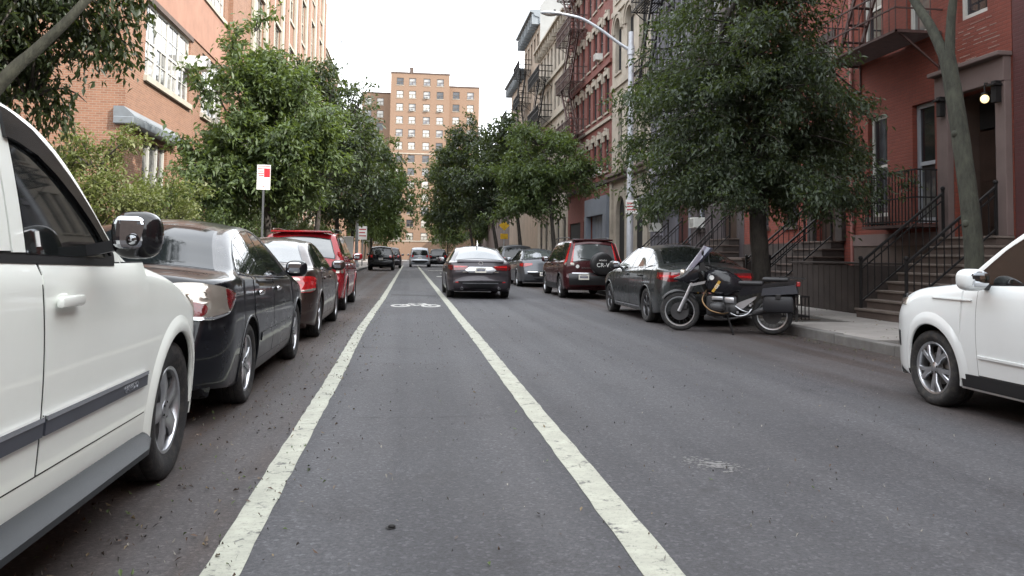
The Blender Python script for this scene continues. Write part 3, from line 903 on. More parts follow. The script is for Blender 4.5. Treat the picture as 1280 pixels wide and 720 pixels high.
A.part('door_panel', M_WOODD, [(-.535, -.552, 13.55, 13.98, 1.95, 2.7), (-.535, -.552, 14.14, 14.57, 1.95, 2.7), (-.535, -.552, 13.55, 13.98, 2.85, 3.7), (-.535, -.552, 14.14, 14.57, 2.85, 3.7)], dr)
A.part('handle', M_CHROME, [(-.50, -.55, 14.03, 14.07, 2.7, 2.9)], dr)
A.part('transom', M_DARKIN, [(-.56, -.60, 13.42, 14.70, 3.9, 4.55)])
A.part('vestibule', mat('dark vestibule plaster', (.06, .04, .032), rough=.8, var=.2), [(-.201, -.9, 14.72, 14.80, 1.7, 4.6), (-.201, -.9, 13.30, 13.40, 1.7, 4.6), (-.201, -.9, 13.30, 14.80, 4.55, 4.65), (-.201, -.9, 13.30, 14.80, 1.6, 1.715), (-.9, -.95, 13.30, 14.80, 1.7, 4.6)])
for a in (14.80, 13.26):
    A.part('bracket', M_IRON, [(.16, .28, a - .06, a + .06, 4.16, 4.56), (.15, .34, a - .09, a + .09, 4.46, 4.50)], chamfer=.01)
dp = MB(); dp.tube([(-.06, 18.36 - 13.12, .2), (-.06, 18.36 - 13.12, 13.2)], .045, 10)
for z in (2.2, 5.2, 8.2): dp.box(-.12, 0, 18.29 - 13.12, 18.43 - 13.12, z, z + .05)
dp.build('drainpipe', mat('red painted pipe', (.25, .10, .085), rough=.6, var=.15), A.root, 60)
# exposed joints where the paint has come off above the door: single courses standing proud
M_MORT = mat('bare mortar', (.24, .165, .14), rough=.95, var=.35, vscale=15)
for k in range(9):
    z = 5.20 + k * .085; a0 = 13.4 + rng.uniform(0, .3)
    while a0 < 14.75:
        a1 = a0 + rng.uniform(.12, .42)
        if rng.random() < .62: A.part('mortar_joint', M_MORT, [(.0, .005, a0, min(a1, 14.9), z + rng.uniform(-.004, .004), z + rng.uniform(.010, .020))])
        a0 = a1 + rng.uniform(.03, .25)
cornice(A, 13.4, .7, .5, M_BRST_D, 8)
# the lit globe beside the door
lt = thing('porch_lamp', 'small lit globe lamp hanging over the row house door', 'lamp', (FR - .22, 13.55, 4.28))
g = MB(); g.ell((0, 0, 0), (.075, .075, .08), 16, 10); g.build('globe', mat('lit opal glass', (.8, .75, .55), rough=.3, var=0, emit=((1.0, .74, .34), .45)), lt, 60)
g = MB(); g.tube([(0, 0, .09), (0, 0, .30), (.22, 0, .30)], .014, 8); g.lathe([(.085, .0), (.085, .06), (.12, .05), (.125, 0)], 14, axis='z'); g.build('bracket', M_IRON, lt, 50)
# iron balcony before the long window
bal = thing('balcony', 'iron balcony cage outside the tall first window of the red row house', 'balcony', (FR, 15.1, 2.0))
fl = MB(); fl.box(-.60, -.002, 0, 1.95, -.06, 0); fl.build('floor_plate', M_IRONR, bal)
rl = MB()
for z in (.06, .55, 1.12):
    rl.bar((-.58, .02, z), (-.58, 1.93, z), .03); rl.bar((-.58, .02, z), (0, .02, z), .03); rl.bar((-.58, 1.93, z), (0, 1.93, z), .03)
rl.build('rail', M_IRON, bal)
bl = MB(); bl.bar((0, 0, 0), (0, 0, 1.12), .018); blm = bl.mesh('baluster', M_IRON)
for k in range(18): link('baluster', blm, bal, (-.58, .02 + 1.91 * k / 17, 0))
for k in range(1, 5):
    for a in (.02, 1.93): link('baluster', blm, bal, (-.58 + .58 * k / 5, a, 0))
fire_escape(A, 'brown iron fire escape platform on the second storey of the red row house', 15.0, 18.12, [5.98, 9.45], 1.05, M_IRONR, group='fire escapes on the row fronts', ns=20)
stoop(A, 'brown stone front stairs of the red row house with the lamp', 13.15, 14.72, 1.72, 9, 2.12, M_BRST, M_TREAD,
      ('black stair railing nearest the white hatchback, beside the thin tree', 'black stair railing below the iron balcony'))

# ---- its maroon neighbour at the picture's edge
A2 = House('row_house', 'maroon brick row house beyond the thin tree, white framed windows', -1, FR, 6.6, 13.10, 13.2, M_BR_A2, 11,
           [(12.0, 12.78, 5.15, 7.2), (10.2, 10.98, 5.15, 7.2), (8.4, 9.2, 5.15, 7.2), (11.2, 12.0, 2.2, 4.3), (9.4, 10.2, 2.2, 4.3), (7.2, 8.4, 1.7, 4.3)], group='row houses along the far pavement')
for a, z, z2 in ((12.0, 5.15, 7.2), (10.2, 5.15, 7.2), (8.4, 5.15, 7.2), (11.2, 2.2, 4.3), (9.4, 2.2, 4.3)): A2.window(a, a + (.78 if z > 3 else .8), z, z2, M_WHITEF, .09, panes=[M_PANES[0]])
A2.part('door', M_WOODD, [(-.1, -.16, 7.22, 8.38, 1.72, 4.28)])
A2.part('base_course', M_BRST, [(.002, .05, 6.62, 13.08, .14, 1.6)])
stoop(A2, 'brown stone front stairs of the maroon row house beyond the white hatchback', 7.1, 8.5, 1.7, 9, 2.1, M_BRST, M_TREAD)
cornice(A2, 13.2, .7, .5, M_BRST_D, 8)

# ---- red row house with the tree before it
Bh = House('row_house', 'dull red brick row house mostly hidden by the large street tree', -1, FR, 18.47, 24.88, 13.6, M_BR_B, 11,
           [(19.25, 20.05, 5.15, 7.0), (21.2, 22.0, 5.15, 7.0), (23.2, 24.0, 5.15, 7.0), (19.05, 20.2, 1.72, 4.4), (21.3, 22.1, 2.2, 4.4), (23.1, 23.9, 2.2, 4.4), (19.25, 20.05, 8.6, 10.6), (21.2, 22.0, 8.6, 10.6), (23.2, 24.0, 8.6, 10.6)], group='row houses along the far pavement')
for a in (19.25, 21.2, 23.2):
    Bh.window(a, a + .8, 5.15, 7.0, M_DARKF, .05, panes=[M_PANES[0], M_PANES[2]], sill=M_BRST_D, lintel=M_BRST_D)
    Bh.window(a, a + .8, 8.6, 10.6, M_DARKF, .05, sill=M_BRST_D, lintel=M_BRST_D)
for a in (21.3, 23.1): Bh.window(a, a + .8, 2.2, 4.4, M_DARKF, .06, sill=M_BRST, lintel=M_BRST_D, panes=[M_PANES[0], M_PANES[1]])
Bh.part('door', M_WOODD, [(-.14, -.2, 19.07, 20.18, 1.72, 4.38)])
Bh.part('door_surround', M_BRST_D, [(.002, .12, 18.75, 19.048, 1.72, 4.4), (.002, .12, 20.202, 20.5, 1.72, 4.4), (.002, .16, 18.72, 20.53, 4.402, 4.8)])
Bh.part('base_course', M_BRST_D, [(.002, .05, 20.55, 24.86, .14, 1.7)])
cornice(Bh, 13.6, .7, .5, M_BRST_D, 8)
stoop(Bh, 'dark stone front stairs of the dull red house behind the large tree', 18.85, 20.35, 1.72, 8, 2.0, M_BRST_D, M_BRST,
      ('black stair railing beside the dark bin enclosure', 'black stair railing against the red wall behind the street tree'))
bins = thing('bin_enclosure', 'dark brown board enclosure for bins between the two front stairs', 'enclosure', (9.2, 15.4, .14))
for k in range(12):
    q = MB(); q.cbox(-.02, .02, k * .245 + .006, (k + 1) * .245 - .006, 0, 1.0 + rng.uniform(-.01, .01), .006); q.build('board', M_BRST_D, bins)
q = MB(); q.cbox(-.05, 1.4, -.03, 2.98, 1.02, 1.06, .01); q.build('lid', M_BRST_D, bins)
for a in (0, 2.94):
    q = MB(); q.box(.02, 1.4, a - .02, a + .02, 0, 1.0); q.build('end_board', M_BRST_D, bins)
wl_ = thing('areaway_wall', 'low dark stone areaway wall behind the motorcycle and the tree', 'wall', (8.9, 20.6, .14))
q = MB(); q.cbox(0, .28, 0, 3.9, 0, 1.05, .02); q.build('wall_body', M_BRST_D, wl_)
q = MB(); q.cbox(-.05, .33, -.03, 3.93, 1.05, 1.13, .02); q.build('coping', M_BRST, wl_)

# ---- two dark fronts behind the tree
C1 = House('row_house', 'dark painted row house behind the street tree with pale hooded windows', -1, FR, 24.90, 29.9, 14.5, M_DKBR, 11,
           [(25.6, 26.4, 5.4, 7.6), (27.0, 27.8, 5.4, 7.6), (28.5, 29.3, 5.4, 7.6), (25.5, 26.7, 1.9, 4.5), (28.4, 29.2, 2.3, 4.5), (25.6, 26.4, 9.0, 11.2), (27.0, 27.8, 9.0, 11.2), (28.5, 29.3, 9.0, 11.2)], group='row houses along the far pavement')
for a in (25.6, 27.0, 28.5):
    for z in (5.4, 9.0): C1.window(a, a + .8, z, z + 2.2, M_GREYF, .06, sill=M_LAV, lintel=M_LAV, lh=.3)
C1.window(28.4, 29.2, 2.3, 4.5, M_GREYF, .06, sill=M_BRST_D)
C1.part('door', M_WOODD, [(-.1, -.16, 25.52, 26.68, 1.92, 4.48)])
stoop(C1, 'dark front stairs of the dark painted row house', 25.3, 27.0, 1.9, 8, 1.9, M_BRST_D, M_BRST, ('black stair railing behind the motorcycle windscreen, next to the tree trunk', 'black stair railing before the dark painted house, far side of its steps'))
cornice(C1, 14.5, .8, .55, M_BRST_D, 7)
C2 = House('row_house', 'slate grey row house with lavender window frames and fire escape', -1, FR, 29.92, 35.18, 15.5, M_SLATE, 11,
           [(30.6, 31.45, 5.6, 7.9), (32.2, 33.0, 5.6, 7.9), (33.8, 34.6, 5.6, 7.9), (30.2, 31.6, 1.8, 4.6), (33.4, 34.4, 2.3, 4.6), (30.6, 31.45, 9.6, 12.0), (32.2, 33.0, 9.6, 12.0), (33.8, 34.6, 9.6, 12.0)], group='row houses along the far pavement')
for a in (30.6, 32.2, 33.8):
    for z, z2 in ((5.6, 7.9), (9.6, 12.0)): C2.window(a, a + (.85 if a == 30.6 else .8), z, z2, M_LAV, .09, sill=M_LAV, lintel=M_LAV, lh=.35)
C2.window(33.4, 34.4, 2.3, 4.6, M_GREYF, .08, sill=M_LAV)
C2.part('door', mat('dark red door', (.06, .022, .02), rough=.5, var=.15), [(-.1, -.16, 30.22, 31.58, 1.82, 4.58)])
C2.part('band_course', M_LAV, [(.002, .10, 29.95, 35.15, 4.95, 5.2)])
cornice(C2, 15.5, .8, .6, M_LAV, 8)
stoop(C2, 'front stairs of the slate grey row house', 29.95, 31.8, 1.8, 8, 1.9, M_BRST_D, M_BRST, ('black stair railing of the slate grey house, near side', 'black stair railing of the slate grey house, far side by the limestone front'))
fire_escape(C2, 'dark fire escape on the slate grey house above the tree', 31.8, 35.0, [9.0, 12.4], 1.0, M_IRON, group='fire escapes on the row fronts', k=1.5)
aw = thing('awning', 'dark canvas awning over the slate house entrance', 'awning', (FR, 31.9, 3.0))
q = MB(); q.prism([(-.002, 1.3), (-1.0, .75), (-1.0, .45), (-.95, .45), (-.95, .72), (-.002, 1.24)], 0, 2.6, ax='y'); q.build('canvas', M_BLACK, aw)
for a in (.05, 2.55):
    q = MB(); q.bar((-.97, a, .45), (-.0, a, .45), .025); q.build('awning_arm', M_IRON, aw)

# ---- limestone front with round-headed windows
ar = [(a, a + 1.25) for a in (35.9, 38.1, 40.4)]
ops = [(a, b_, 11.0, 13.9) for a, b_ in ar] + [(a, b_, 14.9, 17.4) for a, b_ in ar] + [(36.0, 36.8, 6.3, 9.0), (37.2, 38.0, 6.3, 9.0), (38.5, 39.3, 6.3, 9.0), (40.2, 41.0, 6.3, 9.0)] + [(39.6, 41.3, .3, 4.4), (36.4, 38.0, .9, 4.2)]
Dh = House('row_house', 'cream limestone house with tall round-headed windows and arched entrance', -1, FR, 35.20, 42.28, 18.8, M_CREAM_D, 11, ops, arch=[(a, b_, 13.2, 13.9) for a, b_ in ar] + [(39.6, 41.3, 3.5, 4.4)], group='row houses along the far pavement', reveal=.28)
for a, b_ in ar:
    Dh.window(a, b_, 11.0, 13.9, M_DARKF, .07, rec=.2, panes=[M_PANES[0]], sill=M_CREAM_D)
    Dh.window(a, b_, 14.9, 17.4, M_DARKF, .07, rec=.2, panes=[M_PANES[0]], sill=M_CREAM_D)
    for r0, r1, dd in ((.66, .82, .10), (.84, .94, .16)):
        q = MB(); n = 14; cy, hw = (a + b_) / 2 - 35.2, (b_ - a) / 2
        v = []
        for k in range(n + 1):
            an = math.pi * k / n
            for rr in (r0, r1):
                for d in (0.001, dd): v.append((-d, cy - rr * math.cos(an), 13.2 + rr * 1.12 * math.sin(an)))
        f = []
        for k in range(n):
            o = k * 4
            f += [(o + 1, o + 3, o + 7, o + 5), (o, o + 1, o + 5, o + 4), (o + 2, o + 6, o + 7, o + 3)]
        q.add(v, f); q.build('arch_moulding', M_CREAM_D, Dh.root, 40)
for a in (36.0, 37.2, 38.5, 40.2): Dh.window(a, a + .8, 6.3, 9.0, M_DARKF, .06, rec=.18, panes=[M_PANES[1], M_PANES[0]], sill=M_CREAM_D, lintel=M_CREAM_D)
Dh.part('ledge', M_BRST_M, [(.0, .40, 35.22, 42.26, 5.45, 5.62), (.0, .28, 35.22, 42.26, 5.25, 5.449)], chamfer=.02)
Dh.part('pilaster', M_CREAM_D, [(.002, .12, 35.25, 35.65, .14, 5.24)]); Dh.part('pilaster', M_CREAM_D, [(.002, .12, 41.85, 42.25, .14, 5.24)]); Dh.part('pilaster', M_CREAM_D, [(.002, .12, 38.5, 38.9, .14, 5.24)])
Dh.part('band_course', M_CREAM_D, [(.002, .10, 35.22, 42.26, 10.2, 10.5)]); Dh.part('band_course', M_CREAM_D, [(.002, .10, 35.22, 42.26, 14.25, 14.5)])
Dh.part('door', M_DARKIN, [(-.2, -.26, 39.62, 41.28, .3, 4.4)]); Dh.part('door', M_DARKIN, [(-.2, -.26, 36.42, 37.98, .9, 4.2)])
cornice(Dh, 18.8, .9, .6, M_CREAM_D, 9)

# ---- deep red tenement with white window heads, shopfront below
cols = (43.0, 44.5, 46.0, 47.6, 49.4, 51.0, 52.6)
lv = [(6.0, 8.0), (9.3, 11.4), (12.6, 14.7), (15.9, 17.9)]
Eh = House('tenement', 'deep red brick tenement with white window heads over a blue-grey shopfront', -1, FR, 42.30, 54.28, 20.5, M_BR_E, 12,
           [(a, a + .9, z0, z1) for a in cols for z0, z1 in lv] + [(43.1, 47.2, .6, 3.6), (48.2, 49.4, .2, 3.4), (50.2, 53.6, .6, 3.4)], group='tenements down the street')
for a in cols:
    for z0, z1 in lv:
        Eh.window(a, a + .9, z0, z1, M_DARKF, .06, sill=M_CREAM_D)
        Eh.part('window_head', M_CREAM_D, [(.002, .10, a - .12, a + 1.02, z1 + .002, z1 + .30), (.002, .14, a + .33, a + .57, z1 + .302, z1 + .42), (.002, .10, a - .14, a + .02, z1 - .3, z1), (.002, .10, a + .88, a + 1.04, z1 - .3, z1)])
Eh.part('shopfront', M_SHOP, [(.002, .28, 42.34, 47.75, 3.6, 4.6), (.002, .30, 42.34, 43.05, .14, 3.598), (.002, .30, 47.2, 47.75, .14, 3.598), (.002, .22, 43.05, 47.2, .14, .9)])
for k in range(5): Eh.part('shop_panel', M_SHOP, [(-.06, -.10, 43.12 + k * .81, 43.85 + k * .81, .92, 3.58)])
Eh.part('shop_panel', M_SHOP, [(-.06, -.10, 48.2, 49.4, .2, 3.4)]); Eh.part('shop_panel', M_DARKIN, [(-.06, -.10, 50.2, 53.6, .6, 3.4)])
for z in (5.3, 11.9, 18.5): Eh.part('band_course', M_BR_E if z > 6 else M_BRST_D, [(.002, .14, 42.32, 54.26, z, z + .22)])
Eh.part('band_course', M_CREAM_D, [(.002, .10, 42.32, 54.26, 8.75, 8.93)])
cornice(Eh, 20.5, 1.0, .7, M_BRST_D, 12)
fire_escape(Eh, 'long rust-red zigzag fire escape on the deep red tenement', 48.6, 53.4, [5.6, 8.9, 12.2, 15.5, 18.7], 1.1, M_IRONR, group='fire escapes on the tenements', k=1.9, ns=12)
air_con(Eh, 44.95, 4.72 + 1.28, 'window air conditioner above the blue-grey shopfront, nearer one'); air_con(Eh, 46.45, 4.72 + 1.28, 'window air conditioner above the blue-grey shopfront, farther one')
air_con(C2, 33.9, 2.36, 'boxy air conditioner in the slate house’s low window'.replace('’s', ' ground floor').replace('floor low', 'floor')); air_con(C1, 28.8, 2.36, 'white air conditioner in the dark painted house beside its stairs')
air_con(Eh, 45.0, 12.6, 'white air conditioner high on the deep red tenement below the lamp arm')

# ---- cream front with paired tall windows, and the taller houses after it
colsF = (55.1, 56.5, 58.0, 59.5, 61.2, 62.8, 64.4, 65.9)
Fh = House('tenement', 'cream stone tenement with pale quoins between two fire escapes', -1, FR, 54.30, 67.4, 18.6, M_CREAM_D, 11, [(a, a + .75, z, z + 2.1) for a in colsF for z in (5.5, 9.0, 12.4, 15.5)] + [(a, a + 1.1, .6, 4.0) for a in (55, 57.5, 60, 62.5, 65)], group='tenements down the street')
for a in colsF:
    for z in (5.5, 9.0, 12.4, 15.5): Fh.window(a, a + .75, z, z + 2.1, M_DARKF, .06, panes=[M_PANES[0], M_PANES[0]])
for a in (55, 57.5, 60, 62.5, 65): Fh.window(a, a + 1.1, .6, 4.0, M_DARKF, .07)
for z in (8.2, 11.7, 15.0): Fh.part('band_course', M_CREAM, [(.002, .16, 54.32, 67.38, z, z + .25)])
for k in range(20): Fh.part('quoin', M_CREAM, [(.002, .08, 54.32, 54.32 + (.75 if k % 2 else .5), 4.6 + k * .68, 4.6 + k * .68 + .62)], chamfer=.015)
cornice(Fh, 18.6, .8, .6, M_CREAM_D, 12)
fire_escape(Fh, 'dark fire escape on the cream tenement in front of the pale blank wall', 61.0, 66.8, [5.2, 8.7, 12.1, 15.2], 1.1, M_IRON, group='fire escapes on the tenements', k=1.9, ns=12)
air_con(Fh, 60.9, 9.05, 'small white air conditioner on the cream tenement near its fire escape')
Gh = House('tenement', 'tan tenement with heavy cornice and a pale blank side wall', -1, FR, 67.42, 77.0, 22.5, M_TAN, 14, [(a, a + .85, z, z + 2.0) for a in (68.2, 70, 71.8, 73.6, 75.4) for z in (5.5, 8.9, 12.3, 15.6, 18.7)], side_mat=M_PALEW, group='tenements down the street')
for a in (68.2, 70, 71.8, 73.6, 75.4):
    for z in (5.5, 8.9, 12.3, 15.6, 18.7): Gh.window(a, a + .85, z, z + 2.0, M_DARKF, .06, lintel=M_CREAM_D)
cornice(Gh, 22.5, 1.2, .9, M_METG, 10)
q = MB(); q.prism([(0, 22.5), (0, 22.9), (1.2, 24.6), (2.6, 26.4), (9, 26.4), (9, 22.5)], 0, .35, ax='y'); q.build('parapet', M_PALEW, Gh.root)
q = MB(); q.prism([(1.0, 22.52), (1.0, 24.2), (2.6, 26.2), (8.8, 26.2), (8.8, 22.52)], .36, 5.0, ax='y'); q.build('roof_bulkhead', M_PALEW, Gh.root)
Hh = House('tenement', 'farther tan tenement with lower cornice and iron balconies', -1, FR, 77.02, 87.0, 19.6, M_TAN, 11, [(a, a + .85, z, z + 2.0) for a in (78, 79.8, 81.6, 83.4, 85.2) for z in (5.5, 8.9, 12.3, 15.6)], group='tenements down the street')
for a in (78, 79.8, 81.6, 83.4, 85.2):
    for z in (5.5, 8.9, 12.3, 15.6): Hh.window(a, a + .85, z, z + 2.0, M_DARKF, .06)
cornice(Hh, 19.6, 1.0, .8, M_METG, 10)
fire_escape(Gh, 'dark fire escape under the metal cornice of the tan tenement', 72.4, 76.6, [8.6, 12.0, 15.3, 18.4], 1.1, M_IRON, group='fire escapes on the tenements', k=1.9, ns=12)
fire_escape(Hh, 'dark fire escape on the farthest tan tenement', 81.0, 86.4, [8.6, 12.0, 15.3], 1.2, M_IRON, group='fire escapes on the tenements', k=1.9, ns=12)
Jh = House('tenement', 'low distant brick tenement with railings on its roof behind the trees', -1, FR, 87.02, 118.0, 14.2, M_BRST, 11, [(a, a + .9, z, z + 1.9) for a in range(88, 117, 3) for z in (4.5, 7.8, 11.0)], group='tenements down the street')
for a in range(88, 117, 3):
    for z in (4.5, 7.8, 11.0): Jh.window(a, a + .9, z, z + 1.9, M_DARKF, .06)
q = MB()
for k in range(12): q.bar((1 + (k % 3) * .8, 2 + k * 2.3, 14.2), (1 + (k % 3) * .8, 2 + k * 2.3, 15.6), .06)
for z in (14.9, 15.5): q.bar((1, 2, z), (2.6, 27.3, z), .05)
q.box(3, 6, 4, 8, 14.2, 16.6); q.build('roof_railing', M_IRON, Jh.root)
# houses nearer than the frame, whose shade lies on the street
for i, (y0, y1, hh, m_) in enumerate(((0.2, 6.58, 13.5, M_BR_B), (-6.4, .18, 13.0, M_BR_A), (-13, -6.42, 14.0, M_BRST), (-22, -13.02, 14.0, M_BR_B), (-31, -22.02, 14.0, M_BR_E))):
    wz = [(y0 + .9 + k * 1.9, y0 + 1.75 + k * 1.9, z, z + 2.0) for k in range(3) for z in (2.3, 5.6, 9.0)]
    hs = House('row_house', ['dull red row house across from the camera', 'painted red row house just behind the camera', 'brownstone house behind the camera', 'red brick house farther behind the camera', 'deep red house far behind the camera'][i], -1, FR, y0, y1, hh, m_, 11, wz, group='row houses along the far pavement')
    for (a, b_, z, z2) in wz: hs.window(a, round(a + .85, 3), z, z2, M_WHITEF, .07, sill=M_BRST)
    cornice(hs, hh, .7, .5, M_BRST_D, 6)

# ---- left side: the school-like brick building
W1 = House('school_building', 'orange brick building with a wide white window band above a metal canopy', 1, FL, 26.40, 44.0, 17.5, M_BR_L, 16,
           [(28.1, 33.55, 7.15, 9.75), (35.2, 39.2, 12.2, 14.9), (28.1, 33.55, 12.2, 14.9), (35.4, 39.3, 7.15, 9.75), (28.2, 30.9, .9, 5.0)], reveal=.28)
def sash_band(h, a0, a1, z0, z1, n):
    w = (a1 - a0) / n
    for k in range(n): h.window(a0 + k * w, a0 + (k + 1) * w, z0, z1, M_WHITEF, .10, rows=2, cols=2, rec=.08, panes=[M_PANES[1], M_PANES[2]] if k % 2 else [M_PANES[2], M_PANES[1]])
    h.part('sill', M_CREAM, [(-.05, .12, a0 - .1, a1 + .1, z0 - .2, z0 - .002)])
sash_band(W1, 28.1, 33.55, 7.15, 9.75, 4); sash_band(W1, 35.2, 39.2, 12.2, 14.9, 3); sash_band(W1, 28.1, 33.55, 12.2, 14.9, 4); sash_band(W1, 35.4, 39.3, 7.15, 9.75, 3)
W1.part('render_panel', M_STUC, [(.002, .05, 28.0, 39.4, 9.95, 12.0)])
W1.part('brick_pier', M_BR_L, [(.002, .22, 39.9, 42.4, .14, 17.4)])
W1.part('dark_head', M_BRST, [(.002, .06, 27.9, 33.8, 9.752, 9.94)])
W1.part('canopy', M_METG, [(-.3, .32, 26.25, 31.6, 5.20, 5.44)], chamfer=.03)
q = MB(); q.prism([(-.3, 5.44), (.32, 5.44), (.30, 5.50), (0, 5.76), (-.3, 5.76)], 26.27 - 26.4, 31.58 - 26.4, ax='y'); q.build('canopy_roof', M_METG, W1.root)
for a in (28.22, 29.1, 30.0, 30.78): W1.part('entrance_frame', M_WHITEF, [(-.1, -.2, a, a + .12, .9, 5.0)])
W1.part('entrance_glass', M_PANES[1], [(-.16, -.18, 28.2, 30.9, .9, 5.0)])
W1.part('coping', M_CREAM, [(-.35, .12, 26.3, 44.0, 17.5, 17.75)])
acb = air_con(W1, 33.4, 8.55, 'pale box of an air conditioner jutting from the white window band', .7, .5, .75)
BAY = 6.0
lw = [(44.9 + k * BAY + 1.3, 44.9 + k * BAY + 3.9, z, z + 3.3) for k in range(6) for z in (2.0, 7.4, 12.8, 18.2)]
W2 = House('school_building', 'tall cream and brick building with vertical pilasters beyond the orange wing', 1, FL, 44.02, 80.9, 27.0, M_BR_L, 16, lw, reveal=.22)
for (a, b_, z, z2) in lw: W2.window(a, b_, z, z2, M_CREAM, .12, rows=2, cols=3, rec=.05, panes=[M_PANES[0], M_PANES[1]])
for k in range(6):
    a = 44.9 + k * BAY
    W2.part('pilaster', M_CREAM, [(.002, .20, a + .35, a + 1.1, .14, 26.2)], chamfer=.03); W2.part('pilaster', M_CREAM, [(.002, .20, a + 4.1, a + 4.85, .14, 26.2)], chamfer=.03)
    W2.part('brick_pier', M_BR_L, [(.002, .26, a + 4.87, a + 6.30, .14, 26.2)])
    for z in (2.0, 7.4, 12.8, 18.2): W2.part('spandrel_band', M_CREAM, [(.002, .12, a + 1.12, a + 4.08, z + 3.32, z + 3.5), (.002, .10, a + 1.12, a + 4.08, z + 5.2, z + 5.38)])
cornice(W2, 27.0, 1.0, .6, M_CREAM, 0)
W3 = House('school_building', 'lower brick wing with slanting roofline at the far end of the cream building', 1, FL, 80.92, 97.0, 21.8, M_BR_L, 16, [(a, a + 1.5, z, z + 2.2) for a in (82, 85.5, 89, 92.5) for z in (8, 12, 16)])
for a in (82, 85.5, 89, 92.5):
    for z in (8, 12, 16): W3.window(a, a + 1.5, z, z + 2.2, M_WHITEF, .08, rows=2)
cornice(W3, 21.8, .7, .4, M_CREAM, 0)

# ---- the apartment tower at the end of the street
TY = 165.0
def tower_block(name_label, x0, x1, y, H, colx, skip=0, dark=False, depth=14):
    t = thing('apartment_tower', name_label, 'building', (x0, y, 0), 0, 'apartment towers at the end of the street')
    W = x1 - x0; st = 2.66
    nfl = int((H - 2.2) / st)
    ops = [(cx - x0 - .72, cx - x0 + .72, H - 2.45 - k * st, H - .95 - k * st) for cx in colx for k in range(nfl)]
    mb = MB()
    xs = sorted({0, W, *[o[0] for o in ops], *[o[1] for o in ops]}); zs = sorted({0, H, *[o[2] for o in ops], *[o[3] for o in ops]})
    for i in range(len(xs) - 1):
        for j in range(len(zs) - 1):
            cx, cz = (xs[i] + xs[i + 1]) / 2, (zs[j] + zs[j + 1]) / 2
            if any(o[0] < cx < o[1] and o[2] < cz < o[3] for o in ops): continue
            mb.quad((xs[i], 0, zs[j]), (xs[i + 1], 0, zs[j]), (xs[i + 1], 0, zs[j + 1]), (xs[i], 0, zs[j + 1]))
    for (a0, a1, z0, z1) in ops:
        r = .22
        mb.quad((a0, 0, z0), (a0, r, z0), (a0, r, z1), (a0, 0, z1)); mb.quad((a1, 0, z0), (a1, r, z0), (a1, r, z1), (a1, 0, z1))
        mb.quad((a0, 0, z0), (a0, r, z0), (a1, r, z0), (a1, 0, z0)); mb.quad((a0, 0, z1), (a0, r, z1), (a1, r, z1), (a1, 0, z1))
    mb.quad((0, 0, 0), (0, depth, 0), (0, depth, H), (0, 0, H)); mb.quad((W, 0, 0), (W, depth, 0), (W, depth, H), (W, 0, H)); mb.quad((0, depth, 0), (W, depth, 0), (W, depth, H), (0, depth, H)); mb.quad((0, 0, H), (W, 0, H), (W, depth, H), (0, depth, H), 1)
    mb.build('wall', [M_BR_T, M_ROOFT], t, fix=False)
    fr = MB(); ww, wh = 1.44, 1.5
    for bx in ((.003, .09, .003, wh - .003), (ww - .09, ww - .003, .003, wh - .003), (.09, ww - .09, wh - .09, wh - .003), (.09, ww - .09, .003, .10), (.09, ww - .09, wh * .5 - .04, wh * .5 + .04), (ww * .5 - .04, ww * .5 + .04, .10, wh * .5 - .04)):
        fr.box(bx[0], bx[1], .08, .16, bx[2], bx[3])
    frm = fr.mesh('window', M_BROWNF)
    pms = []
    for m_ in M_PANE_T:
        q = MB(); q.box(.05, ww - .05, .12, .13, .05, wh - .05); pms.append(q.mesh('pane', m_))
    sl = MB(); sl.box(-.06, ww + .06, -.06, .10, -.10, -.002); slm = sl.mesh('sill', M_CREAM_D)
    for (a0, a1, z0, z1) in ops:
        o = link('window', frm, t, (a0, 0, z0)); link('pane', rng.choices(pms, (5, 4, 2))[0], o); link('sill', slm, o)
    bd = MB(); bd.box(-.06, W + .06, -.08, depth, H, H + .28); bd.build('parapet', M_BRST, t)
    for z in (H - 16.6, H - 27.3, H - 34.6):
        if z > 1: b2 = MB(); b2.box(.0, W, -.10, -.002, z - .1, z + .1); b2.build('band_course', M_CREAM_D if not dark else M_BRST, t)
    return t
TW = tower_block('tall peach brick apartment tower closing the street, central block', -4.55, 7.55, TY, 38.4, (-2.65, -.1, 2.85, 5.6))
q = MB(); q.box(3.8, 4.6, 4, 6, 38.68, 40.4); q.lathe([(40.4, .45), (40.8, .45), (40.8, .0)], 12, axis='z', c=(4.2, 5, 0)); q.build('roof_vent', M_BRST, TW)
tower_block('lower side block of the peach apartment tower, sunlit, above the street trees', 7.57, 13.9, TY + 1.5, 36.2, (9.0, 12.0))
tower_block('set-back shaded block of the apartment tower beside the cream building', -10.6, -4.57, TY + 5, 35.0, (-9.3, -6.8), dark=True)
# two small machines under tower windows
for (x, k, w_) in ((-.1, 2, 'second column, third row from the top'), (2.85, 2, 'third column, third row from the top'), (5.6, 2, 'fourth column, third row from the top'), (-.1, 4, 'second column, fifth row from the top'), (2.85, 1, 'third column, second row from the top')):
    t = thing('air_conditioner', 'tiny air conditioner on the tower, ' + w_, 'air conditioner', (x, TY, 38.4 - 2.45 - k * 2.66), 0, 'air conditioners on the tower')
    q = MB(); q.box(-.35, .35, -.35, .06, -.0, .42); q.build('casing', M_ACW, t); q = MB(); q.box(-.3, .3, -.36, -.352, .05, .37); q.build('grille', M_ACG, t)

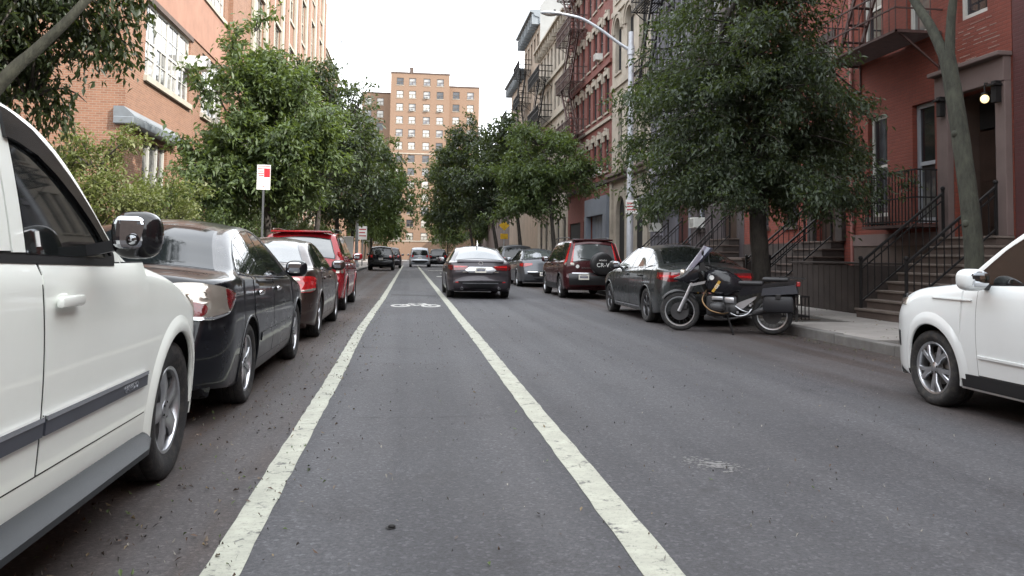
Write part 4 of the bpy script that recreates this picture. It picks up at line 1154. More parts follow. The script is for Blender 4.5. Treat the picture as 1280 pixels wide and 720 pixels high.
# what closes the street beside the tower
W4 = House('apartment_block', 'plain brick block between the school building and the tower', 1, FL, 98.5, 150.0, 15.0, M_BR_L, 16, [(a, a + 1.5, z, z + 1.9) for a in range(101, 149, 5) for z in (3, 6.5, 10)])
for a in range(101, 149, 5):
    for z in (3, 6.5, 10): W4.window(a, a + 1.5, z, z + 1.9, M_WHITEF, .08)
W5 = House('apartment_block', 'dull brick block low beside the foot of the tower', -1, FR + 4, 122.0, 175.0, 14.0, M_BRST, 30, [(a, a + 1.5, z, z + 1.9) for a in range(124, 172, 5) for z in (3, 6.5, 10)])
for a in range(124, 172, 5):
    for z in (3, 6.5, 10): W5.window(a, a + 1.5, z, z + 1.9, M_DARKF, .08)

W0 = House('school_building', 'unseen brick wing added behind the camera for mirror reflections', 1, FL, -34.0, 13.5, 12.5, M_BR_L, 14, [(a, a + 2.2, z, z + 2.4) for a in range(-32, 11, 5) for z in (2.2, 6.8)])  # unseen wing added to darken the car mirror and block low sky
for a in range(-32, 11, 5):
    for z in (2.2, 6.8): W0.window(a, a + 2.2, z, z + 2.4, M_WHITEF, .09, rows=2, cols=2)

Wb = House('apartment_block', 'unseen brick block added far behind the camera for mirror reflections', 1, -30.0, -120.0, -90.0, 22.0, M_BRST, 20, [])  # unseen block added so the car mirror reflects no bright horizon
q = MB(); q.box(0, 75, .5, 29.5, 0, 21.5); q.build('front_wing', M_BRST, Wb.root)
for k in range(12):
    for z in (3, 7, 11, 15, 18.5): q = MB(); q.box(4 + k * 6, 5.6 + k * 6, 29.5, 29.6, z, z + 2); q.build('window', M_PANES[0], Wb.root)
# ------------------------------------------------------------------ cars
class Surf:
    """the outer skin of a car: rear at y = 0, front at y = L while shaping, centred afterwards"""
    def __init__(c, **k):
        c.__dict__.update(dict(zr=0.20, zm=0.62, kl=0.05, ku=0.035, tumble=24.0, curve=0.12, endR=0.80, endF=0.74, lenR=0.55, lenF=0.9,
                               bowR=0.10, bowF=0.22, crown=0.045, rf=0.10, drop=0.035, upR=0.10, zs=1.10, per=5, nside=22, ntop=8, mirror_up=0.0, mirror_s=1.0, mirror_k=1.0, mirror_dx=0.0))
        c.__dict__.update(k)
        c.W2 = c.W / 2
        c.ps = catmull(c.prof, c.per)
        c.ns = len(c.ps)
        zmax = max(range(c.ns), key=lambda i: c.ps[i][1])
        c.imax = zmax
    def zf(c, z): return z if z < .78 else .78 + (z - .78) * c.zs
    def belt(c, y): return interp(c.belt_y, c.belt_z, y)
    def plan(c, y):
        f = 1.0
        if y < c.lenR: f -= (1 - c.endR) * (1 - max(0, y) / c.lenR) ** 2.6
        if y > c.L - c.lenF: f -= (1 - c.endF) * (min(1.0, 1 - (c.L - y) / c.lenF)) ** 2.6
        return f
    def S(c, y, z):
        b = c.W2 * c.plan(y)
        zb = c.belt(y)
        if z < c.zm:
            return b * (1 - c.kl * ((c.zm - z) / (c.zm - c.zr)) ** 1.8)
        if z < zb:
            return b * (1 - c.ku * ((z - c.zm) / (zb - c.zm)) ** 2.2)
        t = z - zb
        x = b * (1 - c.ku) - math.tan(R_(c.tumble)) * t - c.curve * t * t - 0.018 * min(1, t / 0.03)
        if c.upR and y < c.up_y: x -= c.upR * min(1.0, t / 0.3) * ((c.up_y - y) / c.up_y) ** 1.3
        return max(0.05, x)
    def bottom(c, y):
        e = 0.0
        if y < c.yrw - c.ra: e = c.riseR * ((c.yrw - c.ra - y) / (c.yrw - c.ra))
        if y > c.yfw + c.ra: e = c.riseF * ((y - c.yfw - c.ra) / (c.L - c.yfw - c.ra))
        return c.zr + e
    def M(c, x, y, z):
        w = (x / c.W2) ** 2
        dy = c.bowR * w * max(0, 1 - y / 0.7) ** 1.5 if y < 0.7 else 0
        if y > c.L - 0.9: dy -= c.bowF * w * max(0, 1 - (c.L - y) / 0.9) ** 1.5
        return Vector((x, y + dy - c.L / 2, c.zf(z)))
    def edge(c, y, T):
        """(x of the flat top's rim, height of the rim, x and z where the side ends)"""
        zu = c.bottom(y)
        ze = max(zu + 0.02, T - c.drop - c.crown)
        xs = c.S(y, ze)
        xt = max(0.03, xs - c.rf)
        return xt, T - c.crown, xs, ze
    def topz(c, y, T, x):
        xt = c.edge(y, T)[0]
        return T - c.crown * min(1.0, abs(x) / xt) ** 2
    def section(c, y, T):
        zu = min(c.bottom(y), T - 0.05)
        xt, zt, xs, ze = c.edge(y, T)
        x0 = c.S(y, zu + .03)
        pts = [(0, zu), (x0 * .5, zu), (x0 * 0.93, zu), (x0 * 0.985, zu + 0.008)]
        n = c.nside
        z0 = zu + 0.03
        zb = c.belt(y)
        if ze > zb + 0.08:      # rows that follow the shoulder line
            nl = n * 11 // 20
            zs = [lerp(z0, zb, i / nl) for i in range(nl + 1)] + [zb + 0.03] + [lerp(zb + 0.03, ze, (i + 1) / (n - nl - 1)) for i in range(n - nl - 1)]
        else:
            zs = [lerp(z0, ze, i / n) for i in range(n + 1)]
        for z in zs: pts.append((c.S(y, z), z))
        cx, cz = xs - 0.012, zt - 0.004
        for i in range(1, 5):
            t = i / 5
            pts.append(((1 - t) ** 2 * xs + 2 * t * (1 - t) * cx + t * t * xt, (1 - t) ** 2 * ze + 2 * t * (1 - t) * cz + t * t * zt))
        for i in range(c.ntop + 1):
            x = xt * (1 - i / c.ntop)
            pts.append((x, T - c.crown * (x / xt) ** 2))
        return pts
    def top(c, s, x):
        """point on the skin over profile position s (index, fractional)"""
        i = min(int(s), c.ns - 2); t = s - i
        y = lerp(c.ps[i][0], c.ps[i + 1][0], t); T = lerp(c.ps[i][1], c.ps[i + 1][1], t)
        return c.M(x, y, c.topz(y, T, x))
    def top_edge(c, s):
        i = min(int(s), c.ns - 2); t = s - i
        y = lerp(c.ps[i][0], c.ps[i + 1][0], t); T = lerp(c.ps[i][1], c.ps[i + 1][1], t)
        return c.edge(y, T)[0]
    def s_at(c, y=None, z=None, front=False):
        r = range(c.imax, c.ns - 1) if front else range(0, c.imax)
        for i in r:
            a, b = c.ps[i], c.ps[i + 1]
            k, val = (0, y) if y is not None else (1, z)
            lo, hi = min(a[k], b[k]), max(a[k], b[k])
            if lo <= val <= hi and hi > lo: return i + (val - a[k]) / (b[k] - a[k])
        return c.imax
    def yrear(c, z):
        s = c.s_at(z=z); i = min(int(s), c.ns - 2); return lerp(c.ps[i][0], c.ps[i + 1][0], s - i)
    def yfront(c, z):
        s = c.s_at(z=z, front=True); i = min(int(s), c.ns - 2); return lerp(c.ps[i][0], c.ps[i + 1][0], s - i)
    def rear(c, x, z): return c.M(x, c.yrear(z), z)
    def front(c, x, z): return c.M(x, c.yfront(z), z)
    def side(c, sx, y, z): return c.M(sx * c.S(y, z), y, z)

def patch(mb, f, nu, nv, off=0.004, depth=0.006, mi=0, ref=None):
    """a thin panel lying off mm proud of the surface f(u, v), with its own rim"""
    P = [[f(i / nu, j / nv) for j in range(nv + 1)] for i in range(nu + 1)]
    out, inn = [], []
    for i in range(nu + 1):
        for j in range(nv + 1):
            du = P[min(i + 1, nu)][j] - P[max(i - 1, 0)][j]
            dv = P[i][min(j + 1, nv)] - P[i][max(j - 1, 0)]
            n = du.cross(dv)
            if n.length < 1e-9:
                a, b = f(min(1, i / nu + .02), 0.5), f(max(0, i / nu - .02), 0.5)
                n = (a - b).cross(f(0.5, 1) - f(0.5, 0))
            n.normalize()
            if ref is not None and n.dot(ref(P[i][j])) < 0: n = -n
            out.append(P[i][j] + n * off); inn.append(P[i][j] + n * (off - depth))
    N = nv + 1
    mb.grid(out, nu + 1, N, mi)
    ring = [i * N for i in range(nu + 1)] + [nu * N + j for j in range(1, N)] + [i * N + nv for i in range(nu - 1, -1, -1)] + [j for j in range(nv - 1, 0, -1)]
    vs = [out[k] for k in ring] + [inn[k] for k in ring]
    m_ = len(ring)
    mb.add(vs, [(k, (k + 1) % m_, m_ + (k + 1) % m_, m_ + k) for k in range(m_)], mi)

def side_ref(sx): return lambda p: Vector((sx, 0, 0.1))
REAR_REF = lambda p: Vector((0, -1, 0.35))
TOP_REF = lambda p: Vector((0, -0.1, 1))
FRONT_REF = lambda p: Vector((0, 1, 0.35))

WHEEL_CACHE = {}
def wheel_meshes(r, w, rim_r, style, alloy):
    key = (r, w, rim_r, style, alloy.name)
    if key in WHEEL_CACHE: return WHEEL_CACHE[key]
    t = MB()
    h = w / 2
    t.lathe([(-h * .80, rim_r), (-h * .98, rim_r + (r - rim_r) * .35), (-h, rim_r + (r - rim_r) * .62), (-h * .92, r - .018), (-h * .80, r - .004), (-h * .45, r), (-h * .40, r - .006), (-h * .34, r), (-.006, r + .001), (0, r - .006), (.006, r + .001), (h * .34, r), (h * .40, r - .006), (h * .45, r), (h * .80, r - .004), (h * .92, r - .018), (h, rim_r + (r - rim_r) * .62), (h * .98, rim_r + (r - rim_r) * .35), (h * .80, rim_r)], 44)
    tyre = t.mesh('tyre', M_RUBBER, 50)
    m = MB()
    f = h * .82          # outer face towards +x
    m.lathe([(-f, rim_r), (-f + .02, rim_r - .025), (f - .03, rim_r - .03), (f - .004, rim_r - .018), (f, rim_r - .002), (f - .006, rim_r + .004)], 44, mi=0)
    m.lathe([(f - .07, 0.001), (f - .07, rim_r * .62), (f - .085, rim_r * .62), (f - .085, 0.001)], 32, mi=2)   # brake disc
    m.lathe([(f - .09, .001), (f - .09, rim_r - .028)], 32, mi=1)
    m.lathe([(f - .06, .055), (f - .012, .05), (f - .004, .032), (f - .002, .001)], 20, mi=0)
    n = {'five': 5, 'jeep': 5, 'split': 5, 'seven': 7, 'ten': 10, 'y': 5}[style]
    for k in range(n):
        a = 2 * math.pi * k / n + .3
        def spoke(da0, da1, w0, w1, x0=f - .018, x1=f - .012):
            vs = []
            for (rad, da, ww, xf) in ((.03, da0, w0, x0), (rim_r * .55, lerp(da0, da1, .5), lerp(w0, w1, .5), f - .006), (rim_r - .022, da1, w1, x1)):
                c_ = Vector((0, math.cos(a + da), math.sin(a + da))); s_ = Vector((0, -math.sin(a + da), math.cos(a + da)))
                for (sgn, dx) in ((-1, 0), (-.72, .009), (.72, .009), (1, 0), (.8, -.03), (-.8, -.03)):
                    vs.append(c_ * rad + s_ * sgn * ww / 2 + Vector((xf + dx - .008, 0, 0)))
            fs = []
            for i in range(2):
                for j in range(6):
                    j2 = (j + 1) % 6
                    fs.append((i * 6 + j, i * 6 + j2, (i + 1) * 6 + j2, (i + 1) * 6 + j))
            m.add(vs, fs, 0)
        if style == 'five': spoke(0, 0, .07, .085)
        elif style == 'jeep': spoke(0, 0, .10, .115)
        elif style == 'seven': spoke(0, 0, .05, .055)
        elif style == 'ten': spoke(0, 0, .035, .035)
        elif style == 'split': spoke(0, .13, .04, .04); spoke(0, -.13, .04, .04)
        else: spoke(.05, .22, .035, .045); spoke(-.05, -.22, .035, .045)
        ln = Vector((0, math.cos(a + math.pi / 5), math.sin(a + math.pi / 5))) * .04
        m.lathe([(f - .03, .009), (f - .006, .008), (f - .004, .001)], 6, mi=1, c=(0, ln.y, ln.z))
    rim = m.mesh('rim', [alloy, M_WELL, M_DISC], 40)
    WHEEL_CACHE[key] = (tyre, rim)
    return tyre, rim

def add_wheel(root, x, y, r, w, rim_r, style, alloy, sx, spin):
    tyre, rim = wheel_meshes(r, w, rim_r, style, alloy)
    e = bpy.data.objects.new('wheel', None); COL.objects.link(e); e.parent = root
    e.location = (x, y, r - 0.004)
    e.rotation_euler = (spin, 0, 0 if sx > 0 else math.pi)
    link('tyre', tyre, e); link('rim', rim, e)
    return e

def car_body(c, root, paint):
    secs = [c.section(y, T) for (y, T) in c.ps]
    m = len(secs[0])
    vs, fs = [], []
    full = 2 * m - 2
    for (y, T), sc in zip(c.ps, secs):
        ring = [(x, z) for x, z in sc] + [(-x, z) for x, z in sc[-2:0:-1]]
        vs += [c.M(x, y, z) for x, z in ring]
    for i in range(c.ns - 1):
        for j in range(full):
            j2 = (j + 1) % full
            fs.append((i * full + j, i * full + j2, (i + 1) * full + j2, (i + 1) * full + j))
    fs.append(tuple(range(full))[::-1]); fs.append(tuple((c.ns - 1) * full + j for j in range(full)))
    mb = MB(); mb.add(vs, fs)
    body = mb.build('body', [paint, M_WELL], root)
    cut = MB()
    for yy in (c.yrw, c.yfw):
        for sx in (1, -1):
            cut.tube([(sx * (c.W2 - .36), yy - c.L / 2, c.r + .01), (sx * (c.W2 + .2), yy - c.L / 2, c.r + .01)], c.ra, 48)
    cm = cut.mesh('cutter', [M_WELL])
    co = link('cutter', cm, root)
    for p in body.data.polygons: p.material_index = 0
    md = body.modifiers.new('arches', 'BOOLEAN'); md.operation = 'DIFFERENCE'; md.object = co; md.solver = 'EXACT'; md.material_mode = 'TRANSFER'
    bpy.context.view_layer.update()
    dg = bpy.context.evaluated_depsgraph_get()
    me = bpy.data.meshes.new_from_object(body.evaluated_get(dg))
    body.modifiers.clear(); body.data = me
    bpy.data.objects.remove(co)
    finish(me, 32, fix=False)
    me.name = 'body'
    return body

def cut_range(c, y, side_z, grow=.012):
    """lowest z of a panel at y so that it stays clear of the wheel arches"""
    z = side_z
    for yy in (c.yrw, c.yfw):
        d = abs(y - yy); r = c.ra + grow
        if d < r: z = max(z, c.r + .01 + math.sqrt(r * r - d * d))
    return z

def car_common(c, root, paint, wheel, handle='paint', trim=M_BLACKG, chrome_dlo=False, arch_lip=None, mirrors=(1, -1), doors=True, seam_deck=None, sides=(1, -1), hood=True):
    body = car_body(c, root, paint)
    L2 = c.L / 2
    bot = lambda y: interp([p[0] for p in c.dlo_b], [p[1] for p in c.dlo_b], y)
    tp = lambda y: interp([p[0] for p in c.dlo_t], [p[1] for p in c.dlo_t], y)
    for sx in sides:
        ref = side_ref(sx)
        ya, yb = c.dlo_t[0][0], c.dlo_t[-1][0]
        b = MB()
        patch(b, lambda u, v: c.side(sx, lerp(ya - .02, yb + .025, u), lerp(bot(lerp(ya, yb, u)) - .016, max(tp(lerp(ya, yb, u)) + .016, bot(lerp(ya, yb, u)) - .004), v)), 40, 10, .003, .008, ref=ref)
        b.build('window_trim', trim, root, 30)
        if chrome_dlo:
            k = MB()
            ys = [lerp(ya, yb, i / 40) for i in range(41)]
            k.tube([c.side(sx, y, bot(y) - .014) + Vector((sx * .006, 0, 0)) for y in ys], .008, 6)
            k.tube([c.side(sx, y, max(tp(y), bot(y)) + .014) + Vector((sx * .006, 0, 0)) for y in ys], .007, 6)
            k.build('chrome_strip', M_CHROME, root, 60)
        for (wa, wb) in c.windows:
            g = MB()
            patch(g, lambda u, v: c.side(sx, lerp(wa, wb, u), lerp(bot(lerp(wa, wb, u)), max(tp(lerp(wa, wb, u)), bot(lerp(wa, wb, u)) + .004), v)), 18, 8, .0055, .008, ref=ref)
            g.build('side_window', M_GLASS, root, 30)
        if doors:
            for di, (da, db) in enumerate(c.doors):
                seam = MB()
                zlo = c.door_z
                def fz(u, v, e):
                    y = lerp(da + e, db - e, u)
                    return c.side(sx, y, lerp(cut_range(c, y, zlo + e, .03 + e), bot(y) - .02 - e, v))
                patch(seam, lambda u, v: fz(u, v, -.004), 24, 14, .0012, .004, ref=ref)
                s_ = seam.build('door_gap', M_SEAM, root, 30)
                d = MB()
                patch(d, lambda u, v: fz(u, v, .004), 24, 14, .0045, .006, ref=ref)
                do = d.build('door', paint, root, 25)
                s_.parent = do
                hy = da + c.handle_in
                hz = c.zf(c.handle_z)
                hb = MB()
                hb.cbox(-.0, .03, hy - L2, hy - L2 + .20, hz, hz + .042, .012)
                x = c.S(hy + .1, c.handle_z + .02)
                hb.v = [Vector((sx * (p[0] + x + .012), p[1], p[2])) for p in hb.v]
                cup = MB(); cup.ell((sx * (x + .001), hy - L2 + .08, hz + .012), (.006, .09, .04))
                hb_o = hb.build('handle', {'paint': paint, 'chrome': M_CHROME, 'black': M_BLACK}[handle], do, 40)
                cup.build('handle_cup', M_SEAM if handle != 'paint' else paint, do, 60)
        for yy in (c.yrw, c.yfw):
            lip = MB()
            pts = []
            for i in range(33):
                a = lerp(-.30, math.pi + .30, i / 32)
                y, z = yy + c.ra * math.cos(a), c.r + .01 + c.ra * math.sin(a)
                if z < c.zr + .02: continue
                pts.append(c.side(sx, y, z))
            lip.tube(pts, c.lip, 8)
            lip.build('wheel_arch_lip', arch_lip or paint, root, 60)
        # sill
        if c.sill:
            sl = MB()
            patch(sl, lambda u, v: c.side(sx, lerp(c.yrw + c.ra + .01, c.yfw - c.ra - .01, u), lerp(c.zr + .03, c.door_z - .015, v)), 20, 4, .006, .01, ref=ref)
            sl.build('sill', c.sill, root, 30)
        if sx in mirrors:
            mr = thing_part('side_mirror', root)
            y0 = c.mirror_y - L2
            x0 = c.S(c.mirror_y, c.mirror_z); mz = c.zf(c.mirror_z) + c.mirror_up
            a = MB()
            a.ell((sx * (x0 + .16 * c.mirror_s + c.mirror_dx), y0 + .02, mz + .05 * c.mirror_s), (.115 * c.mirror_s * c.mirror_k, .075, .088 * c.mirror_s), 22, 14, power=.7)
            a.build('housing', c.mirror_mat or paint, mr, 60)
            a2 = MB(); a2.bar((sx * (x0 - .03), y0 + .03, mz - .02), (sx * (x0 + .10 + c.mirror_dx), y0 + .03, mz + .015), .05, .045)
            a2.build('arm', M_BLACK, mr)
            a3 = MB(); k_ = c.mirror_s
            a3.ell((0, 0, 0), (.078 * k_ * c.mirror_k, .010, .060 * k_), 20, 10, power=.6)
            ra_ = R_(9) * sx
            a3.v = [Vector((p[0] * math.cos(ra_) - p[1] * math.sin(ra_) + sx * (x0 + .148 * k_ + c.mirror_dx), p[0] * math.sin(ra_) + p[1] * math.cos(ra_) + y0 - .052, p[2] + mz + .058 * k_)) for p in a3.v]
            a3.build('mirror_glass', M_MIRROR, mr)
    # glass in front and behind
    for nm, (sa, sb, front) in (('rear_window', c.rglass), ('windscreen', c.fglass)):
        s0 = c.s_at(**sa, front=front); s1 = c.s_at(**sb, front=front)
        inset = c.rin if nm == 'rear_window' else .02
        for k, (nm2, g, of, mt) in enumerate((('window_surround', -.022, .002, M_BLACKG), (nm, 0.0, .005, c.rglass_mat if nm == 'rear_window' else M_GLASS_L))):
            b = MB()
            ds = g / max(1e-6, (c.top(s1, 0) - c.top(s0, 0)).length) * (s1 - s0)
            patch(b, lambda u, v: c.top(lerp(s0 + ds, s1 - ds, u), (2 * v - 1) * max(.05, c.top_edge(lerp(s0, s1, u)) - inset - g)), 12, 20, of, .008, ref=(FRONT_REF if front else REAR_REF))
            b.build(nm2, mt, root, 30)
    # panel gaps of the bonnet
    if hood:
        ya = c.hood[0]; yb = c.hood[1]
        sA, sB = c.s_at(y=ya, front=True), c.s_at(y=yb, front=True)
        for sx in (1, -1):
            sm = MB()
            sm.tube([c.top(lerp(sA, sB, i / 14), sx * (c.top_edge(lerp(sA, sB, i / 14)) - .02)) for i in range(15)], .004, 5)
            sm.build('bonnet_gap', M_SEAM, root)
    for sx, wx in ((1, 1), (-1, -1)):
        for yy in (c.yrw, c.yfw):
            add_wheel(root, wx * (c.W2 * .985 - c.tw / 2 - c.inset), yy - L2, c.r, c.tw, c.rim, wheel[0], wheel[1], sx, rng.random() * 6)
    return body

def thing_part(name, parent, loc=(0, 0, 0)):
    e = bpy.data.objects.new(name, None); COL.objects.link(e); e.parent = parent; e.location = loc
    return e

def lamp_patch(root, c, name, mt, sx, zs, x_in=None, x_out=None, y_to=None, y_from=0.0, off=.008, front=False, zin=None):
    """lamp: on the end face from x_in to the corner and round it along the flank to y_to. zs: (z low, z high) at the flank's end, zin at the inner end"""
    b = MB()
    zi = zin or zs
    zmid = ((zs[0] + zs[1]) / 2 + (zi[0] + zi[1]) / 2) / 2
    if x_in is not None:
        fn = c.front if front else c.rear
        patch(b, lambda u, v: fn(sx * lerp(x_in, x_out, u), lerp(lerp(zi[0], zs[0], u), lerp(zi[1], zs[1], u), v)), 10, 6, off, off + .004, ref=FRONT_REF if front else REAR_REF)
    if y_to is not None:
        ye = c.yfront(zmid) if front else c.yrear(zmid)
        def f(u, v):
            z = lerp(zs[0], zs[1], v)
            z = lerp(z, lerp(zs[2], zs[3], v), u) if len(zs) > 3 else z
            return c.side(sx, lerp(ye + (-.0 if front else .0), y_to, u), z)
        patch(b, f, 14, 6, off, off + .004, ref=side_ref(sx))
    return b.build(name, mt, root, 40)

def plate(root, c, x, z, w=.305, h=.152, txt='', m=None, bow=True, y=None):
    p = MB()
    yy = (c.rear(x, z).y if y is None else y) - .018
    p.cbox(x - w / 2, x + w / 2, yy - .004, yy + .012, z - h / 2, z + h / 2, .004)
    o = p.build('licence_plate', m or M_PLATE, root)
    k = MB()
    # embossed characters too small to read
    n = 7
    for i in range(n):
        cx = x - w * .40 + w * .80 * (i + .5) / n
        k.box(cx - w * .04, cx + w * .04, yy - .0065, yy - .004, z - h * .2, z + h * .2)
    k.box(x - w * .3, x + w * .3, yy - .0065, yy - .004, z + h * .34, z + h * .40)
    k.build('plate_lettering', M_PLTXT, o)
    return o

def strip_rear(root, c, name, mt, x0, x1, z0, z1, off=.006, zc=0.0, nu=16):
    b = MB()
    patch(b, lambda u, v: c.rear(lerp(x0, x1, u), lerp(z0, z1, v) + zc * (2 * u - 1) ** 2), nu, 4, off, off + .006, ref=REAR_REF)
    return b.build(name, mt, root, 40)

def strip_side(root, c, name, mt, sx, y0, y1, z0, z1, off=.008, depth=None, nu=20, nv=4):
    b = MB()
    def f(u, v):
        y = lerp(y0, y1, u)
        a = z0(y) if callable(z0) else z0
        b_ = z1(y) if callable(z1) else z1
        return c.side(sx, y, lerp(a, b_, v))
    patch(b, f, nu, nv, off, depth or off + .004, ref=side_ref(sx))
    return b.build(name, mt, root, 35)

def wrap_lamp(root, c, name, mt, sx, x_in, y_to, outline, off=.008):
    """a rounded lens that runs from x_in on the tail round the corner to y_to on the flank; outline: (share of that run, z)"""
    zc = sum(p[1] for p in outline) / len(outline)
    ye = c.yrear(zc); xe = c.S(ye, zc); a = xe - x_in; b_ = y_to - ye
    def f(s, z):
        d = s * (a + b_)
        if d < a: return c.rear(sx * (x_in + d), z)
        return c.side(sx, ye + d - a, z)
    ol = catmull(list(outline) + [outline[0]], 4)[:-1]
    sc = sum(p[0] for p in ol) / len(ol); n = len(ol)
    mb = MB(); rings = 6; P = []
    nrm = lambda p: Vector((sx * .8, -.6 if p.y < -c.L / 2 + .3 else -.15, .1)).normalized()
    for k in range(rings + 1):
        t = k / rings
        for (s, z) in ol:
            p = f(lerp(sc, s, t), lerp(zc, z, t))
            P.append(p + nrm(p) * (off + .006 * (1 - t * t)))
    for (s, z) in ol:
        p = f(s, z); P.append(p - nrm(p) * .004)
    fs = []
    for k in range(rings + 1):
        for i in range(n):
            fs.append((k * n + i, k * n + (i + 1) % n, (k + 1) * n + (i + 1) % n, (k + 1) * n + i))
    mb.add(P, fs)
    return mb.build(name, mt, root, 40)
P_WHITE = paint_mat('white car paint', (0.86, 0.89, 0.83), rough=0.30, dust=.06)
P_WHITE2 = paint_mat('cool white car paint', (0.69, 0.725, 0.725), rough=0.30, dust=.06)
P_BLACK = paint_mat('black car paint', (0.004, 0.0045, 0.007), rough=0.25, dust=.006)
P_BROWN = paint_mat('dark brown car paint', (0.042, 0.026, 0.022), metal=0.3, rough=0.25)
P_RED = paint_mat('red car paint', (0.26, 0.010, 0.016), metal=0.15, rough=0.22)
P_TAUPE = paint_mat('graphite car paint', (0.050, 0.044, 0.050), metal=0.4, rough=0.28)
P_GREY = paint_mat('grey car paint', (0.10, 0.105, 0.115), metal=0.5, rough=0.28)
P_MAROON = paint_mat('dark maroon car paint', (0.050, 0.014, 0.016), metal=0.2, rough=0.25)
P_GREEN = paint_mat('dark grey green car paint', (0.042, 0.046, 0.046), metal=0.5, rough=0.24)
P_SILVER = paint_mat('silver car paint', (0.30, 0.32, 0.35), metal=0.55, rough=0.3)

def sedan(**k):
    d = dict(L=4.93, W=1.847, zr=.19, zm=.60, tumble=27, curve=.22, crown=.05, rf=.13, drop=.045, up_y=1.9, upR=.13,
             prof=[(.16, .24), (.08, .30), (.03, .42), (0, .55), (.012, .64), (.05, .80), (.09, .95), (.13, 1.035), (.20, 1.07), (.45, 1.085), (.66, 1.105), (.90, 1.19), (1.25, 1.325), (1.60, 1.425), (1.95, 1.467), (2.35, 1.475), (2.70, 1.45), (2.98, 1.37), (3.35, 1.20), (3.70, 1.03), (3.90, .985), (4.35, .91), (4.68, .80), (4.82, .72), (4.90, .60), (4.93, .48), (4.90, .32), (4.82, .22)],
             belt_y=[0, 1.0, 4.0, 4.93], belt_z=[1.00, .985, .90, .80], yrw=1.13, yfw=3.95, ra=.375, r=.328, tw=.215, rim=.232, inset=.0, lip=.011, riseR=.08, riseF=.05,
             dlo_b=[(.92, 1.06), (1.2, 1.035), (3.35, .975)], dlo_t=[(.92, 1.063), (1.12, 1.16), (1.42, 1.275), (1.80, 1.35), (2.3, 1.375), (2.6, 1.35), (2.9, 1.24), (3.35, .98)],
             windows=[(.96, 1.36), (1.385, 2.22), (2.30, 3.30)], doors=[(1.30, 2.25), (2.26, 3.36)], door_z=.30, handle_in=.10, handle_z=.86,
             mirror_y=3.12, mirror_z=1.0, mirror_mat=None, sill=None, hood=(3.85, 4.75), rglass=(dict(y=.70), dict(y=1.52), False), fglass=(dict(y=2.86), dict(y=3.66), True), rin=.03, rglass_mat=M_GLASS)
    d.update(k)
    return Surf(**d)

def suv(**k):
    d = dict(L=4.6, W=1.82, zr=.24, zm=.72, tumble=16, curve=.10, crown=.05, rf=.12, drop=.05, up_y=1.2, upR=.03, endR=.86, lenR=.4,
             prof=[(.14, .32), (.05, .40), (.01, .52), (0, .62), (.02, .70), (.10, .76), (.11, .95), (.13, 1.06), (.20, 1.25), (.29, 1.48), (.36, 1.60), (.48, 1.65), (.9, 1.675), (1.6, 1.685), (2.3, 1.67), (2.65, 1.61), (2.95, 1.46), (3.35, 1.17), (3.5, 1.09), (3.9, 1.03), (4.25, .96), (4.45, .86), (4.55, .70), (4.6, .52), (4.57, .36), (4.50, .28)],
             belt_y=[0, 1, 3.6, 4.6], belt_z=[1.06, 1.04, .99, .86], yrw=.96, yfw=3.60, ra=.395, r=.345, tw=.22, rim=.225, inset=.0, lip=.013, riseR=.10, riseF=.06,
             dlo_b=[(.36, 1.13), (1.0, 1.09), (3.10, 1.045)], dlo_t=[(.36, 1.30), (.44, 1.45), (.60, 1.545), (1.6, 1.575), (2.3, 1.55), (2.55, 1.48), (3.10, 1.05)],
             windows=[(.40, .95), (1.02, 1.93), (2.02, 3.04)], doors=[(1.0, 1.95), (1.96, 3.05)], door_z=.36, handle_in=.10, handle_z=.94,
             mirror_y=2.86, mirror_z=1.06, mirror_mat=None, sill=None, hood=(3.45, 4.4), rglass=(dict(z=1.10), dict(z=1.52), False), fglass=(dict(y=2.62), dict(y=3.38), True), rin=.04, rglass_mat=M_GLASS)
    d.update(k)
    return Surf(**d)

def pair(fn):
    for sx in (1, -1): fn(sx)

